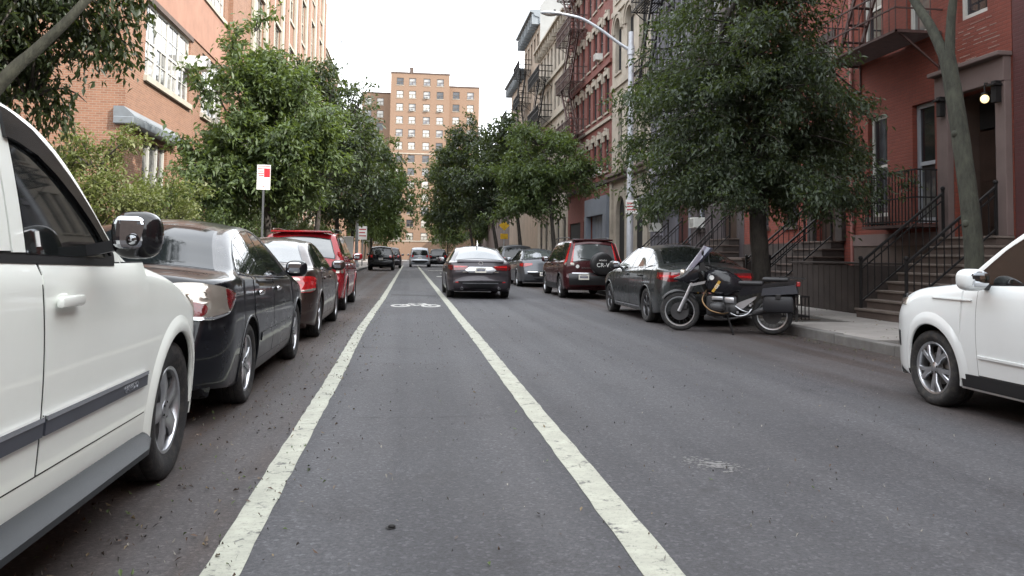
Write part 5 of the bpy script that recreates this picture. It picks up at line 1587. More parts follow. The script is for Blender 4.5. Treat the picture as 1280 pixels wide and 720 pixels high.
# ---- white SUV beside the camera
def make_white_suv():
    c = suv(L=4.74, W=1.86, zr=.30, zm=.80, tumble=8, curve=.10, per=7, nside=30, ntop=10,
            prof=[(.14, .36), (.05, .44), (.01, .56), (0, .70), (.03, .82), (.07, .95), (.09, 1.10), (.20, 1.38), (.30, 1.62), (.42, 1.74), (.60, 1.80), (1.3, 1.845), (1.9, 1.845), (2.2, 1.825), (2.42, 1.785), (2.58, 1.715), (2.72, 1.62), (2.86, 1.50), (3.0, 1.375), (3.13, 1.285), (3.28, 1.24), (3.5, 1.215), (3.87, 1.14), (4.2, 1.04), (4.45, .955), (4.62, .86), (4.71, .72), (4.74, .58), (4.70, .42), (4.62, .34)],
            belt_y=[0, 1, 3.2, 3.9, 4.74], belt_z=[1.18, 1.17, 1.14, 1.06, .90], yrw=1.10, yfw=3.93, ra=.425, r=.375, tw=.245, rim=.236, inset=.012, lip=.014, riseR=.06, riseF=.06, zs=1.0, kl=.03, ku=.02, crown=.04,
            dlo_b=[(.38, 1.27), (1.0, 1.26), (2.99, 1.21)], dlo_t=[(.38, 1.44), (.48, 1.57), (.66, 1.685), (1.5, 1.735), (2.0, 1.73), (2.2, 1.71), (2.36, 1.665), (2.5, 1.595), (2.64, 1.505), (2.78, 1.40), (2.90, 1.29), (2.99, 1.214)],
            windows=[(.42, .98), (1.06, 1.96), (2.19, 2.90)], doors=[(1.30, 2.245), (2.255, 3.40)], door_z=.46, handle_in=.07, handle_z=1.035,
            mirror_y=2.70, mirror_z=1.255, mirror_up=.0, mirror_s=1.12, mirror_k=.74, mirror_dx=.022, mirror_mat=M_BLACKG, hood=(3.5, 4.5), fglass=(dict(y=2.46), dict(y=3.18), True), rglass=(dict(z=1.16), dict(z=1.66), False), endF=.80, lenF=.6)
    t = thing('suv', 'white boxy SUV with black mirror and LAREDO door strip parked behind the black sedan', 'car', (-2.19, 3.12, 0))
    body = car_common(c, t, P_WHITE, ('jeep', M_ALLOY), handle='paint', trim=M_BLACK)
    L2 = c.L / 2
    def f(sx):
        for (ya, yb) in ((1.55, 2.24), (2.26, 3.36)):
            st = strip_side(t, c, 'side_moulding', M_MOULD, sx, ya, yb, .598, .652, .018)
            strip_side(t, c, 'chrome_strip', M_CHROME, sx, ya, yb, .650, .668, .022).parent = st
        # the moulding's raised letters near its forward end
        me = text_mesh('LAREDO', .046, .002)
        o = link('badge_lettering', me, t)
        me.materials.append(M_CHROME)
        y = 3.13
        o.matrix_local = Matrix.Translation((sx * (c.S(y, .625) + .0185), y - L2, .624)) @ Matrix(((0, 0, sx, 0), (sx, 0, 0, 0), (0, 1, 0, 0), (0, 0, 0, 1)))
        # running board
        b = MB()
        n = 26
        vs = []
        for i in range(n + 1):
            y = lerp(1.46, 3.44, i / n)
            e = min(i, n - i) / 3.0; e = min(1, e)
            x = c.S(y, .45)
            for (dx, z) in ((-.14, .31), (.0 + .055 * e, .275), (.035 + .06 * e, .30), (.035 + .06 * e, .325), (.015 + .05 * e, .345), (-.03, .37), (-.05, .455), (-.14, .46)):
                vs.append((sx * (x + dx - .005), y - L2, z))
        b.grid(vs, n + 1, 8)
        b.build('running_board', M_GREYPL, t, 40)
        # panel gap and arch flare of the front wing
        fl = MB()
        pts_in, pts_out = [], []
        P = []
        for i in range(37):
            a = lerp(-.22, math.pi + .22, i / 36)
            for j, rr in enumerate((c.ra - .004, c.ra + .022, c.ra + .05, c.ra + .085)):
                y, z = c.yfw + rr * math.cos(a), c.r + .01 + rr * math.sin(a)
                P.append(c.side(sx, y, z) + Vector((sx * (.014, .020, .014, -.002)[j], 0, 0)))
        fl.grid(P, 37, 4)
        fl.build('wing_flare', P_WHITE, t, 60)
        strip_side(t, c, 'drip_rail', M_BLACK, sx, .7, 2.05, lambda y: interp([p[0] for p in c.dlo_t], [p[1] for p in c.dlo_t], y) + .022, lambda y: interp([p[0] for p in c.dlo_t], [p[1] for p in c.dlo_t], y) + .05, .014)
        lamp_patch(t, c, 'headlight', M_CLEAR, sx, (.86, .98), .42, .70, 4.45, front=True)
        # dark wind deflector over the front window
        dfl = MB()
        tp = lambda y: interp([p[0] for p in c.dlo_t], [p[1] for p in c.dlo_t], y)
        patch(dfl, lambda u, v: c.side(sx, lerp(2.14, 2.93, u), tp(lerp(2.14, 2.93, u)) + .012 - .105 * v * (1 - .45 * u)), 18, 4, .022, .012, ref=side_ref(sx))
        dfl.build('wind_deflector', M_BLACKG, t, 40)
        bl = MB(); bl.cbox(sx * (c.S(2.385, 1.3)), sx * (c.S(2.385, 1.3)), 0, 0, 0, 0) if False else None
    pair(f)
    # body-coloured pillar between the doors
    def pil(sx):
        b = MB()
        tp = lambda y: interp([p[0] for p in c.dlo_t], [p[1] for p in c.dlo_t], y)
        patch(b, lambda u, v: c.side(sx, lerp(2.085, 2.175, u), lerp(1.235, tp(2.13) + .01, v)), 3, 10, .009, .012, ref=side_ref(sx))
        b.build('door_pillar', P_WHITE, t, 30)
        b = MB()
        patch(b, lambda u, v: c.side(sx, lerp(1.985, 2.072, u), lerp(1.24, tp(2.03) + .01, v)), 2, 10, .009, .012, ref=side_ref(sx))
        b.build('door_pillar', P_WHITE, t, 30)
        # chrome-dark sealing strip under the windows
        strip_side(t, c, 'window_seal', M_BLACK, sx, .40, 2.98, lambda y: interp([p[0] for p in c.dlo_b], [p[1] for p in c.dlo_b], y) - .034, lambda y: interp([p[0] for p in c.dlo_b], [p[1] for p in c.dlo_b], y) - .006, .012)
        # round blind-spot mirror stuck on the wing mirror's glass
        if sx > 0:
            mir = [o for o in t.children if o.name.startswith('side_mirror')][0]
            x0 = c.S(c.mirror_y, c.mirror_z)
            s = MB(); s.lathe([(-.066, .0), (-.066, .024), (-.058, .026), (-.050, .026)], 20, axis='y', c=(x0 + .205, c.mirror_y - L2, c.mirror_z + .035))
            s.build('blind_spot_mirror', M_BLACKG, mir, 50)
            s = MB(); s.lathe([(-.070, .0), (-.0665, .019)], 20, axis='y', c=(x0 + .205, c.mirror_y - L2, c.mirror_z + .035))
            s.build('blind_spot_glass', M_MIRROR, mir, 50)
    pair(pil)
    # handle: a large cast pull
    strip_side(t, c, 'inspection_sticker', M_WHITE_TXT, 1, 2.27, 2.295, 1.255, 1.31, .009)
    return t

# ---- black sedan
def make_black_sedan():
    c = sedan(per=6, belt_z=[1.02, 1.0, .92, .82], rglass_mat=M_GLASS_D)
    t = thing('sedan', 'shiny black sedan with clear tail lamps parked between the white SUV and the brown sedan', 'car', (-2.22, 8.28, 0))
    car_common(c, t, P_BLACK, ('seven', M_ALLOY), handle='chrome', chrome_dlo=True)
    def f(sx):
        wrap_lamp(t, c, 'tail_lamp', M_CLEAR, sx, .46, .52, [(0, .91), (.06, .985), (.30, 1.0), (.60, .975), (.85, .94), (1, .905), (.93, .86), (.75, .79), (.45, .755), (.16, .775), (.03, .83)], .008)
        wrap_lamp(t, c, 'brake_lens', M_REDD, sx, .46, .52, [(.14, .83), (.21, .87), (.33, .875), (.43, .85), (.42, .80), (.33, .775), (.21, .785)], .013)
        wrap_lamp(t, c, 'marker_lens', M_REDD, sx, .46, .52, [(.70, .955), (.85, .935), (.985, .905), (.92, .865), (.76, .815), (.70, .87)], .012)
        wrap_lamp(t, c, 'lamp_rim', M_CHROME, sx, .46, .52, [(.14, .785), (.45, .765), (.74, .80), (.74, .79), (.45, .752), (.14, .772)], .014)
        lamp_patch(t, c, 'headlight', M_CLEAR, sx, (.66, .78), .40, .70, 4.35, front=True)
        strip_side(t, c, 'side_moulding', P_BLACK, sx, 1.60, 3.40, .46, .53, .014)
    pair(f)
    plate(t, c, 0, .80)
    strip_rear(t, c, 'bumper_gap', M_SEAM, -.72, .72, .660, .668, .004)
    strip_rear(t, c, 'chrome_strip', M_CHROME, -.34, .34, .915, .94, .012)
    strip_rear(t, c, 'bumper_insert', M_BLACK, -.55, .55, .30, .40, .006)
    return t

# ---- brown sedan with a bright red tail lens
def make_brown_sedan():
    c = sedan(L=4.53, W=1.817, zr=.18,
              prof=[(.14, .24), (.07, .30), (.02, .42), (0, .54), (.015, .62), (.05, .78), (.08, .92), (.12, 1.01), (.18, 1.045), (.42, 1.06), (.60, 1.075), (.85, 1.17), (1.15, 1.29), (1.45, 1.375), (1.8, 1.415), (2.15, 1.42), (2.5, 1.39), (2.78, 1.30), (3.10, 1.14), (3.38, 1.0), (3.55, .955), (4.0, .89), (4.32, .80), (4.46, .69), (4.52, .55), (4.53, .45), (4.50, .30), (4.42, .21)],
              belt_y=[0, 1.0, 3.6, 4.53], belt_z=[.96, .945, .87, .78], yrw=.99, yfw=3.75, ra=.365, r=.318, rim=.225,
              dlo_b=[(.86, 1.02), (1.1, 1.0), (3.05, .945)], dlo_t=[(.86, 1.023), (1.02, 1.10), (1.3, 1.23), (1.65, 1.30), (2.1, 1.325), (2.4, 1.29), (2.7, 1.17), (3.05, .95)],
              windows=[(.90, 1.20), (1.22, 2.02), (2.10, 3.0)], doors=[(1.16, 2.06), (2.07, 3.08)], handle_z=.83, mirror_y=2.86, mirror_z=.965, hood=(3.52, 4.35),
              rglass=(dict(y=.64), dict(y=1.36), False), fglass=(dict(y=2.66), dict(y=3.32), True), rglass_mat=M_GLASS_L)
    t = thing('sedan', 'dark brown sedan with bright red tail lamp between the black sedan and the red SUV', 'car', (-2.20, 13.55, 0))
    car_common(c, t, P_BROWN, ('split', M_ALLOY), handle='paint', mirrors=(1, -1))
    def f(sx):
        wrap_lamp(t, c, 'tail_lamp', M_REDL, sx, .40, .40, [(0, .82), (.03, .885), (.35, .90), (.7, .90), (1, .875), (.95, .83), (.88, .735), (.65, .69), (.35, .70), (.05, .77)], .008)
        wrap_lamp(t, c, 'reverse_lens', M_CLEAR, sx, .40, .40, [(.04, .87), (.36, .885), (.40, .84), (.06, .825)], .013)
        wrap_lamp(t, c, 'lower_lens', M_CLEAR, sx, .40, .40, [(.42, .715), (.60, .735), (.80, .745), (.84, .725), (.66, .70), (.45, .70)], .013)
        lamp_patch(t, c, 'headlight', M_CLEAR, sx, (.62, .74), .42, .68, 4.1, front=True)
        strip_rear(t, c, 'reflector', M_REDL, sx * .52, sx * .70, .44, .475, .008)
    pair(f)
    plate(t, c, 0, .76, m=M_PLATEY)
    strip_rear(t, c, 'bumper_gap', M_SEAM, -.70, .70, .628, .636, .004)
    return t

# ---- red SUV with upright tail lamps
def make_red_suv():
    c = suv(L=4.83, W=1.86, tumble=19,
            prof=[(.16, .34), (.06, .42), (.01, .54), (0, .66), (.03, .74), (.08, .82), (.10, 1.0), (.14, 1.12), (.25, 1.32), (.40, 1.50), (.50, 1.585), (.62, 1.615), (1.0, 1.645), (1.7, 1.665), (2.4, 1.65), (2.75, 1.58), (3.05, 1.43), (3.45, 1.17), (3.62, 1.10), (4.1, 1.05), (4.5, .98), (4.70, .86), (4.78, .70), (4.83, .52), (4.80, .36), (4.70, .28)],
            belt_y=[0, 1, 3.7, 4.83], belt_z=[1.12, 1.08, 1.0, .88], yrw=1.06, yfw=3.87, ra=.41, r=.36, rim=.25, tw=.235,
            dlo_b=[(.55, 1.20), (1.1, 1.13), (3.22, 1.05)], dlo_t=[(.55, 1.28), (.72, 1.43), (.95, 1.50), (1.7, 1.54), (2.4, 1.53), (2.65, 1.46), (3.22, 1.056)],
            windows=[(.60, 1.10), (1.16, 2.02), (2.10, 3.16)], doors=[(1.1, 2.05), (2.06, 3.18)], mirror_y=2.98, mirror_z=1.08, hood=(3.6, 4.65), fglass=(dict(y=2.72), dict(y=3.48), True), rglass=(dict(z=1.14), dict(z=1.50), False), rglass_mat=M_GLASS_L)
    t = thing('suv', 'red SUV with tall upright red tail lamp parked ahead of the brown sedan', 'car', (-2.27, 19.28, 0))
    car_common(c, t, P_RED, ('seven', M_ALLOY), handle='chrome')
    def f(sx):
        lamp_patch(t, c, 'tail_lamp', M_REDL, sx, (.82, 1.22), .76, .83, .20)
        lamp_patch(t, c, 'reverse_lens', M_CLEAR, sx, (.82, .88), .76, .83, .17, off=.012)
        lamp_patch(t, c, 'headlight', M_CLEAR, sx, (.74, .92), .50, .72, 4.4, front=True)
        rail = MB(); rail.tube([(sx * .62, -1.7 + i * .25, c.zf(1.655 + .03 * math.sin(math.pi * i / 9))) for i in range(10)], .016, 8)
        rail.build('roof_rail', M_CHROME, t, 60)
    pair(f)
    plate(t, c, 0, .90, m=M_PLATEY)
    strip_rear(t, c, 'bumper_insert', M_BLACK, -.6, .6, .38, .50, .006)
    b = MB(); b.cbox(-.62, .62, .36 - 2.415, .62 - 2.415, c.zf(1.585), c.zf(1.62), .012); b.build('roof_spoiler', P_RED, t, 40)
    return t

# ---- graphite sedan driving ahead
def make_graphite_sedan():
    c = sedan(L=4.885, W=1.84, per=6,
              prof=[(.14, .27), (.07, .32), (.02, .42), (0, .52), (.02, .58), (.035, .68), (.02, .78), (.05, .90), (.085, .985), (.12, 1.045), (.17, 1.065), (.42, 1.06), (.60, 1.07), (.86, 1.16), (1.2, 1.285), (1.55, 1.385), (1.9, 1.432), (2.3, 1.445), (2.65, 1.42), (2.95, 1.335), (3.3, 1.17), (3.65, 1.01), (3.85, .965), (4.3, .89), (4.62, .79), (4.78, .70), (4.86, .58), (4.885, .46), (4.85, .30), (4.78, .21)],
              yrw=1.06, yfw=3.885, endR=.84, rglass_mat=M_GLASS_L)
    t = thing('sedan', 'graphite sedan driving ahead beside the bike lane, silver plate surround', 'car', (1.99, 24.85, 0))
    car_common(c, t, P_TAUPE, ('ten', M_ALLOYD), handle='paint')
    def f(sx):
        lamp_patch(t, c, 'tail_lamp', M_REDD, sx, (.80, .94, .86, .93), .36, .755, .34, zin=(.82, .92))
        lamp_patch(t, c, 'brake_lens', M_REDL, sx, (.87, .91), .40, .75, off=.013, zin=(.88, .905))
        lamp_patch(t, c, 'reverse_lens', M_CLEAR, sx, (.745, .775), .38, .50, off=.013, zin=(.75, .765))
        lamp_patch(t, c, 'headlight', M_CLEAR, sx, (.64, .76), .40, .68, 4.4, front=True)
        strip_rear(t, c, 'reflector', M_REDL, sx * .56, sx * .70, .46, .49, .008)
    pair(f)
    sur = MB()
    patch(sur, lambda u, v: c.rear(lerp(-.44, .44, u) * lerp(.72, 1, 1 - abs(2 * v - 1)), lerp(.735, .89, v)), 10, 8, .010, .014, ref=REAR_REF)
    sur.build('plate_surround', M_ALLOY, t, 40)
    plate(t, c, 0, .815, w=.31, h=.15)
    em = MB(); em.lathe([(0, .05), (-.012, .05), (-.012, .036), (0, .036)], 24, axis='y', c=(0, c.rear(0, .985).y - .006, c.zf(.985))); em.v = [Vector((p[0] * 1.35, p[1], p[2])) if True else p for p in em.v]
    em.build('badge', M_CHROME, t, 50)
    strip_rear(t, c, 'bumper_gap', M_SEAM, -.76, .76, .700, .708, .005, zc=.02)
    strip_rear(t, c, 'bumper_crease', M_BLACK, -.62, .62, .46, .505, .010)
    strip_rear(t, c, 'bumper_chrome', M_ALLOY, -.50, .50, .44, .458, .014)
    strip_rear(t, c, 'bumper_insert', M_BLACK, -.60, .60, .30, .42, .008)
    strip_rear(t, c, 'boot_lip', P_TAUPE, -.66, .66, 1.01, 1.05, .028)
    an = MB(); an.prism([(.0, 0), (.14, 0), (.05, .055), (.02, .06)], -.015, .015, ax='x'); an.v = [Vector((p[0], p[1] + 1.45 - 2.44, p[2] + c.zf(1.375))) for p in an.v]
    an.build('roof_antenna', M_BLACKG, t, 40)
    for sx in (1, -1):
        ex = MB(); ex.lathe([(.0, .035), (.12, .035), (.12, .03), (.0, .03)], 14, axis='y', c=(sx * .52, .03 - 2.44, .30), closed=True)
        ex.build('exhaust_tip', M_CHROME, t, 50)
    return t

# ---- grey sedan parked ahead of the maroon SUV
def make_grey_sedan():
    c = sedan(L=4.87, W=1.85, rglass_mat=M_GLASS_L)
    t = thing('sedan', 'grey sedan parked in front of the dark maroon SUV', 'car', (5.2, 33.3, 0))
    car_common(c, t, P_GREY, ('five', M_ALLOY))
    def f(sx):
        lamp_patch(t, c, 'tail_lamp', M_REDL, sx, (.80, .93, .84, .92), .44, .75, .34, zin=(.86, .93))
        lamp_patch(t, c, 'headlight', M_CLEAR, sx, (.64, .76), .40, .68, 4.4, front=True)
    pair(f)
    plate(t, c, .0, .52)
    strip_rear(t, c, 'bumper_insert', M_BLACK, -.62, .62, .42, .58, .006)
    strip_rear(t, c, 'bumper_chrome', M_CHROME, -.62, .62, .60, .62, .009)
    strip_rear(t, c, 'lower_insert', M_BLACK, -.55, .55, .29, .36, .006)
    return t

# ---- dark maroon compact SUV with the spare wheel on its tailgate
def make_maroon_suv():
    c = suv(W=1.78, per=6, rglass_mat=M_GLASS_L)
    t = thing('suv', 'dark maroon compact SUV with a covered spare wheel on its tailgate', 'car', (5.34, 25.0, 0))
    car_common(c, t, P_MAROON, ('five', M_ALLOY), handle='black', arch_lip=M_BLACK)
    def f(sx):
        lamp_patch(t, c, 'tail_lamp', M_REDL, sx, (1.04, 1.56), .665, .745, .36, zin=(1.04, 1.56)) if False else None
        b = MB()
        patch(b, lambda u, v: c.side(sx, lerp(c.yrear(lerp(.98, 1.58, v)) - .0, lerp(.26, .46, v), u), lerp(.98, 1.55, v)), 8, 14, .010, .014, ref=side_ref(sx))
        patch(b, lambda u, v: c.rear(sx * lerp(.64, .715 - .06 * v, u) * (1 - .14 * v), lerp(.98, 1.55, v)), 5, 14, .010, .014, ref=REAR_REF)
        b.build('tail_lamp', M_REDL, t, 40)
        lamp_patch(t, c, 'reverse_lens', M_CLEAR, sx, (.96, 1.03), .60, .70, .20, off=.014)
        lamp_patch(t, c, 'headlight', M_CLEAR, sx, (.80, .94), .46, .68, 4.2, front=True)
        strip_side(t, c, 'lower_cladding', M_BLACK, sx, 1.40, 3.15, .27, .44, .012)
        rail = MB(); rail.tube([(sx * .60, -1.5 + i * .25, c.zf(1.68 + .035 * min(1, i, 9 - i))) for i in range(10)], .015, 8)
        rail.build('roof_rail', M_BLACK, t, 60)
    pair(f)
    strip_rear(t, c, 'rear_bumper', M_BLACK, -.76, .76, .42, .73, .018)
    strip_rear(t, c, 'bumper_top', M_CHROME, -.66, .66, .735, .752, .020)
    plate(t, c, -.34, .64, y=c.rear(-.34, .66).y - .02)
    # spare wheel cover, right of centre, and its lettering
    sp = MB()
    yb = c.rear(0, .95).y
    sp.lathe([(.02, .335), (-.10, .34), (-.17, .325), (-.20, .28), (-.205, .20), (-.205, .001)], 44, axis='y', c=(.20, yb, 1.03))
    so = sp.build('spare_wheel_cover', M_BLACK, t, 50)
    me = text_mesh('CR-V', .17, .003); me.materials.append(M_WHITE_TXT)
    o = link('cover_lettering', me, so)
    o.location = (.20, yb - .207, .99); o.rotation_euler = (math.pi / 2, 0, 0)
    me = text_mesh('HONDA', .06, .003); me.materials.append(M_WHITE_TXT)
    o = link('cover_lettering', me, so)
    o.location = (.20, yb - .207, 1.13); o.rotation_euler = (math.pi / 2, 0, 0)
    # round sticker and badge on the tailgate
    st = MB(); st.lathe([(-.012, .0), (-.012, .052), (0, .052)], 24, axis='y', c=(-.50, c.rear(-.50, .95).y - .003, .945)); st.build('round_sticker', M_WHITE_TXT, t)
    bd = MB()
    for i in range(6): bd.cbox(-.38 + i * .045, -.345 + i * .045, c.rear(-.3, .90).y - .014, c.rear(-.3, .90).y + .01, .885, .915, .004)
    bd.build('badge', M_CHROME, t)
    wp = MB(); wp.bar((-.02, c.rear(0, 1.13).y - .02, 1.14), (-.42, c.rear(-.42, 1.17).y - .02, 1.19), .016, .02); wp.build('rear_wiper', M_BLACK, t)
    b = MB(); b.cbox(-.60, .60, .34 - 2.3, .56 - 2.3, c.zf(1.615), c.zf(1.66), .012); b.build('roof_spoiler', P_MAROON, t, 40)
    return t

# ---- dark grey-green sedan beside the motorcycle
def make_green_sedan():
    c = sedan(L=4.90, W=1.862, per=6,
              prof=[(.14, .26), (.07, .31), (.02, .42), (0, .54), (.015, .62), (.04, .78), (.03, .90), (.06, 1.0), (.10, 1.05), (.18, 1.065), (.42, 1.085), (.56, 1.10), (.86, 1.20), (1.25, 1.325), (1.60, 1.41), (1.95, 1.445), (2.35, 1.45), (2.70, 1.425), (2.98, 1.345), (3.35, 1.18), (3.68, 1.02), (3.88, .975), (4.33, .90), (4.65, .80), (4.80, .71), (4.87, .59), (4.90, .47), (4.87, .31), (4.80, .22)],
              dlo_b=[(.80, 1.085), (1.2, 1.05), (3.35, .975)], dlo_t=[(.80, 1.088), (1.10, 1.19), (1.42, 1.285), (1.80, 1.345), (2.3, 1.365), (2.6, 1.34), (2.9, 1.235), (3.35, .98)], windows=[(.90, 1.34), (1.36, 2.22), (2.30, 3.30)])
    t = thing('sedan', 'dark grey-green sedan with wide dark red tail lamp parked behind the motorcycle', 'car', (5.44, 16.35, 0))
    car_common(c, t, P_GREEN, ('y', M_ALLOYD), handle='paint', chrome_dlo=True)
    def f(sx):
        lamp_patch(t, c, 'tail_lamp', M_REDD, sx, (.80, .96, .86, .95), .34, .76, .40, zin=(.86, .95))
        lamp_patch(t, c, 'brake_lens', M_REDL, sx, (.875, .915), .40, .755, .28, off=.013, zin=(.89, .915))
        lamp_patch(t, c, 'headlight', M_CLEAR, sx, (.64, .76), .40, .68, 4.4, front=True)
        strip_side(t, c, 'sill_trim', M_CHROME, sx, 1.58, 3.42, .265, .285, .012)
    pair(f)
    plate(t, c, 0, .80)
    strip_rear(t, c, 'bumper_chrome', M_CHROME, -.70, .70, .60, .63, .012)
    strip_rear(t, c, 'bumper_insert', M_BLACK, -.62, .62, .30, .42, .006)
    return t

# ---- white hatchback across the street
def make_white_hatch():
    c = suv(L=4.20, W=1.80, zr=.20, zm=.70, tumble=12, curve=.08, per=7, nside=28, ntop=10, endF=.80, lenF=.75, bowF=.26,
            prof=[(.12, .30), (.04, .38), (0, .52), (0, .64), (.05, .72), (.07, .95), (.10, 1.10), (.16, 1.35), (.22, 1.50), (.32, 1.58), (.55, 1.605), (1.3, 1.615), (1.95, 1.60), (2.25, 1.545), (2.55, 1.40), (2.88, 1.19), (3.04, 1.10), (3.3, 1.065), (3.65, 1.03), (3.92, .965), (4.06, .88), (4.13, .76), (4.18, .60), (4.20, .48), (4.17, .32), (4.10, .23)],
            belt_y=[0, 1, 2.9, 3.5, 4.2], belt_z=[1.06, 1.04, .99, .93, .80], yrw=.76, yfw=3.33, ra=.375, r=.325, tw=.22, rim=.226, inset=.006, lip=.012, riseR=.10, riseF=.06,
            dlo_b=[(.40, 1.13), (1.0, 1.10), (2.82, 1.05)], dlo_t=[(.40, 1.36), (.50, 1.46), (.8, 1.50), (1.5, 1.515), (1.95, 1.495), (2.2, 1.43), (2.5, 1.28), (2.82, 1.055)],
            windows=[(.44, .82), (.90, 1.58), (1.66, 2.76)], doors=[(.86, 1.60), (1.61, 2.74)], door_z=.34, handle_in=.10, handle_z=.93,
            mirror_y=2.62, mirror_z=1.03, hood=(3.1, 3.98), fglass=(dict(y=2.20), dict(y=2.92), True), rglass=(dict(z=1.10), dict(z=1.50), False))
    t = thing('hatchback', 'white boxy hatchback parked across from the white SUV, split-spoke wheels', 'car', (5.40, 5.27, 0))
    car_common(c, t, P_WHITE2, ('y', M_ALLOY), handle='chrome')
    def f(sx):
        lamp_patch(t, c, 'headlight', M_CLEAR, sx, (.84, .90), .40, .70, 3.80, front=True)
        wrap_lamp(t, c, 'tail_lamp', M_REDL, sx, .60, .34, [(.1, 1.0), (.1, 1.38), (.3, 1.44), (.85, 1.42), (1, 1.36), (.9, 1.02), (.5, .97)])
        wrap_lamp(t, c, 'rear_reflector', M_REDD, sx, .55, .18, [(0, .52), (0, .57), (.9, .57), (1, .545), (.9, .52)])
        strip_side(t, c, 'fog_lamp_recess', M_BLACK, sx, 4.0, 4.10, .46, .60, .006)
        strip_side(t, c, 'lower_cladding', M_BLACK, sx, .76 + .39, 3.33 - .39, .23, .335, .010)
        strip_side(t, c, 'door_crease', P_WHITE2, sx, 1.2, 2.72, lambda y: .455 + .01 * y, lambda y: .475 + .01 * y, .016)
        strip_side(t, c, 'wing_crease', P_WHITE2, sx, 2.80, 3.3, .915, .925, .012)
        strip_side(t, c, 'lamp_slit', M_BLACKG, sx, 3.86, 4.04, lambda y: .90 - .06 * (y - 3.86), lambda y: .935 - .08 * (y - 3.86), .012)
        fl = MB(); P = []
        for i in range(33):
            a = lerp(-.15, math.pi + .1, i / 32)
            for j, rr in enumerate((c.ra, c.ra + .03, c.ra + .06, c.ra + .10)):
                P.append(c.side(sx, c.yfw + rr * math.cos(a), c.r + .01 + rr * math.sin(a)) + Vector((sx * (.012, .016, .012, -.002)[j], 0, 0)))
        fl.grid(P, 33, 4); fl.build('wing_flare', P_WHITE2, t, 60)
    pair(f)
    plate(t, c, 0, .86)
    strip_rear(t, c, 'bumper_insert', M_BLACK, -.6, .6, .32, .46, .006)
    return t

CARS = [make_white_suv(), make_black_sedan(), make_brown_sedan(), make_red_suv(), make_graphite_sedan(), make_grey_sedan(), make_maroon_suv(), make_green_sedan(), make_white_hatch()]

# ---- the far traffic
def far_car(surf, paint, label, loc, lens=M_REDL, white_roof=False, name='suv'):
    t = thing(name, label, 'van' if name == 'van' else 'car', loc)
    car_common(surf, t, paint, ('five', M_ALLOY))
    for sx in (1, -1):
        lamp_patch(t, surf, 'tail_lamp', lens, sx, (.92, 1.10), .60, .74, .25)
        lamp_patch(t, surf, 'headlight', M_CLEAR, sx, (.76, .90), .46, .68, surf.L - .4, front=True)
    plate(t, surf, 0, .84)
    strip_rear(t, surf, 'bumper_insert', M_BLACK, -.7, .7, .40, .62, .008)
    return t
def small_suv(**k): return suv(per=3, nside=14, ntop=5, **k)
CARS.append(far_car(small_suv(W=1.9, rglass_mat=M_GLASS), P_BLACK, 'black SUV parked alone far down the street beside the bike lane', (-2.05, 60.8, 0)))
CARS.append(far_car(small_suv(W=1.84), P_TAUPE, 'small dark car just ahead of the far black SUV', (-1.60, 69.5, 0)))
van_s = small_suv(W=1.95, L=4.9, tumble=13, prof=[(.14, .30), (.05, .40), (.01, .52), (0, .62), (.02, .70), (.06, .78), (.08, .95), (.10, 1.08), (.16, 1.35), (.24, 1.60), (.32, 1.70), (.48, 1.74), (.9, 1.755), (1.8, 1.76), (2.5, 1.73), (2.9, 1.63), (3.3, 1.42), (3.8, 1.12), (4.0, 1.03), (4.4, .95), (4.65, .86), (4.82, .70), (4.9, .52), (4.87, .36), (4.80, .28)],
                  dlo_t=[(.36, 1.40), (.44, 1.52), (.60, 1.60), (1.6, 1.63), (2.5, 1.60), (2.8, 1.50), (3.3, 1.05)], dlo_b=[(.36, 1.13), (1.0, 1.09), (3.3, 1.045)], fglass=(dict(y=2.9), dict(y=3.8), True), hood=(3.9, 4.7), yfw=3.95)
CARS.append(far_car(van_s, P_SILVER, 'silver minivan driving in the middle of the far street', (.95, 77.0, 0), name='van'))
CARS.append(far_car(small_suv(), P_BLACK, 'far black car driving ahead of the graphite sedan', (2.75, 80.0, 0)))
CARS.append(far_car(small_suv(), P_GREY, 'dark car parked ahead of the grey sedan, partly hidden by it', (5.25, 41.0, 0)))
# ------------------------------------------------------------------ trees
nrng = np.random.default_rng(11)
LEAF_DARK = leaf_mat('dark street tree leaves', (0.020, 0.031, 0.020), (0.060, 0.080, 0.047), .28)
LEAF_MID = leaf_mat('mid green leaves', (0.034, 0.056, 0.023), (0.108, 0.145, 0.062), .36)
LEAF_LIGHT = leaf_mat('light green leaves', (0.050, 0.083, 0.026), (0.135, 0.180, 0.065), .38)
LEAF_YEL = leaf_mat('yellow green leaves', (0.075, 0.092, 0.034), (0.19, 0.205, 0.085), .4)
LEAF_SHADE = leaf_mat('shade-darkened leaves', (0.010, 0.018, 0.008), (0.032, 0.044, 0.018), .2)  # the overhanging crown's shade is put into this leaf colour
BARK = bark_mat('grey brown bark', (0.016, 0.014, 0.012), (0.048, 0.042, 0.035))
BARK_G = bark_mat('green grey bark', (0.015, 0.016, 0.011), (0.040, 0.042, 0.030))

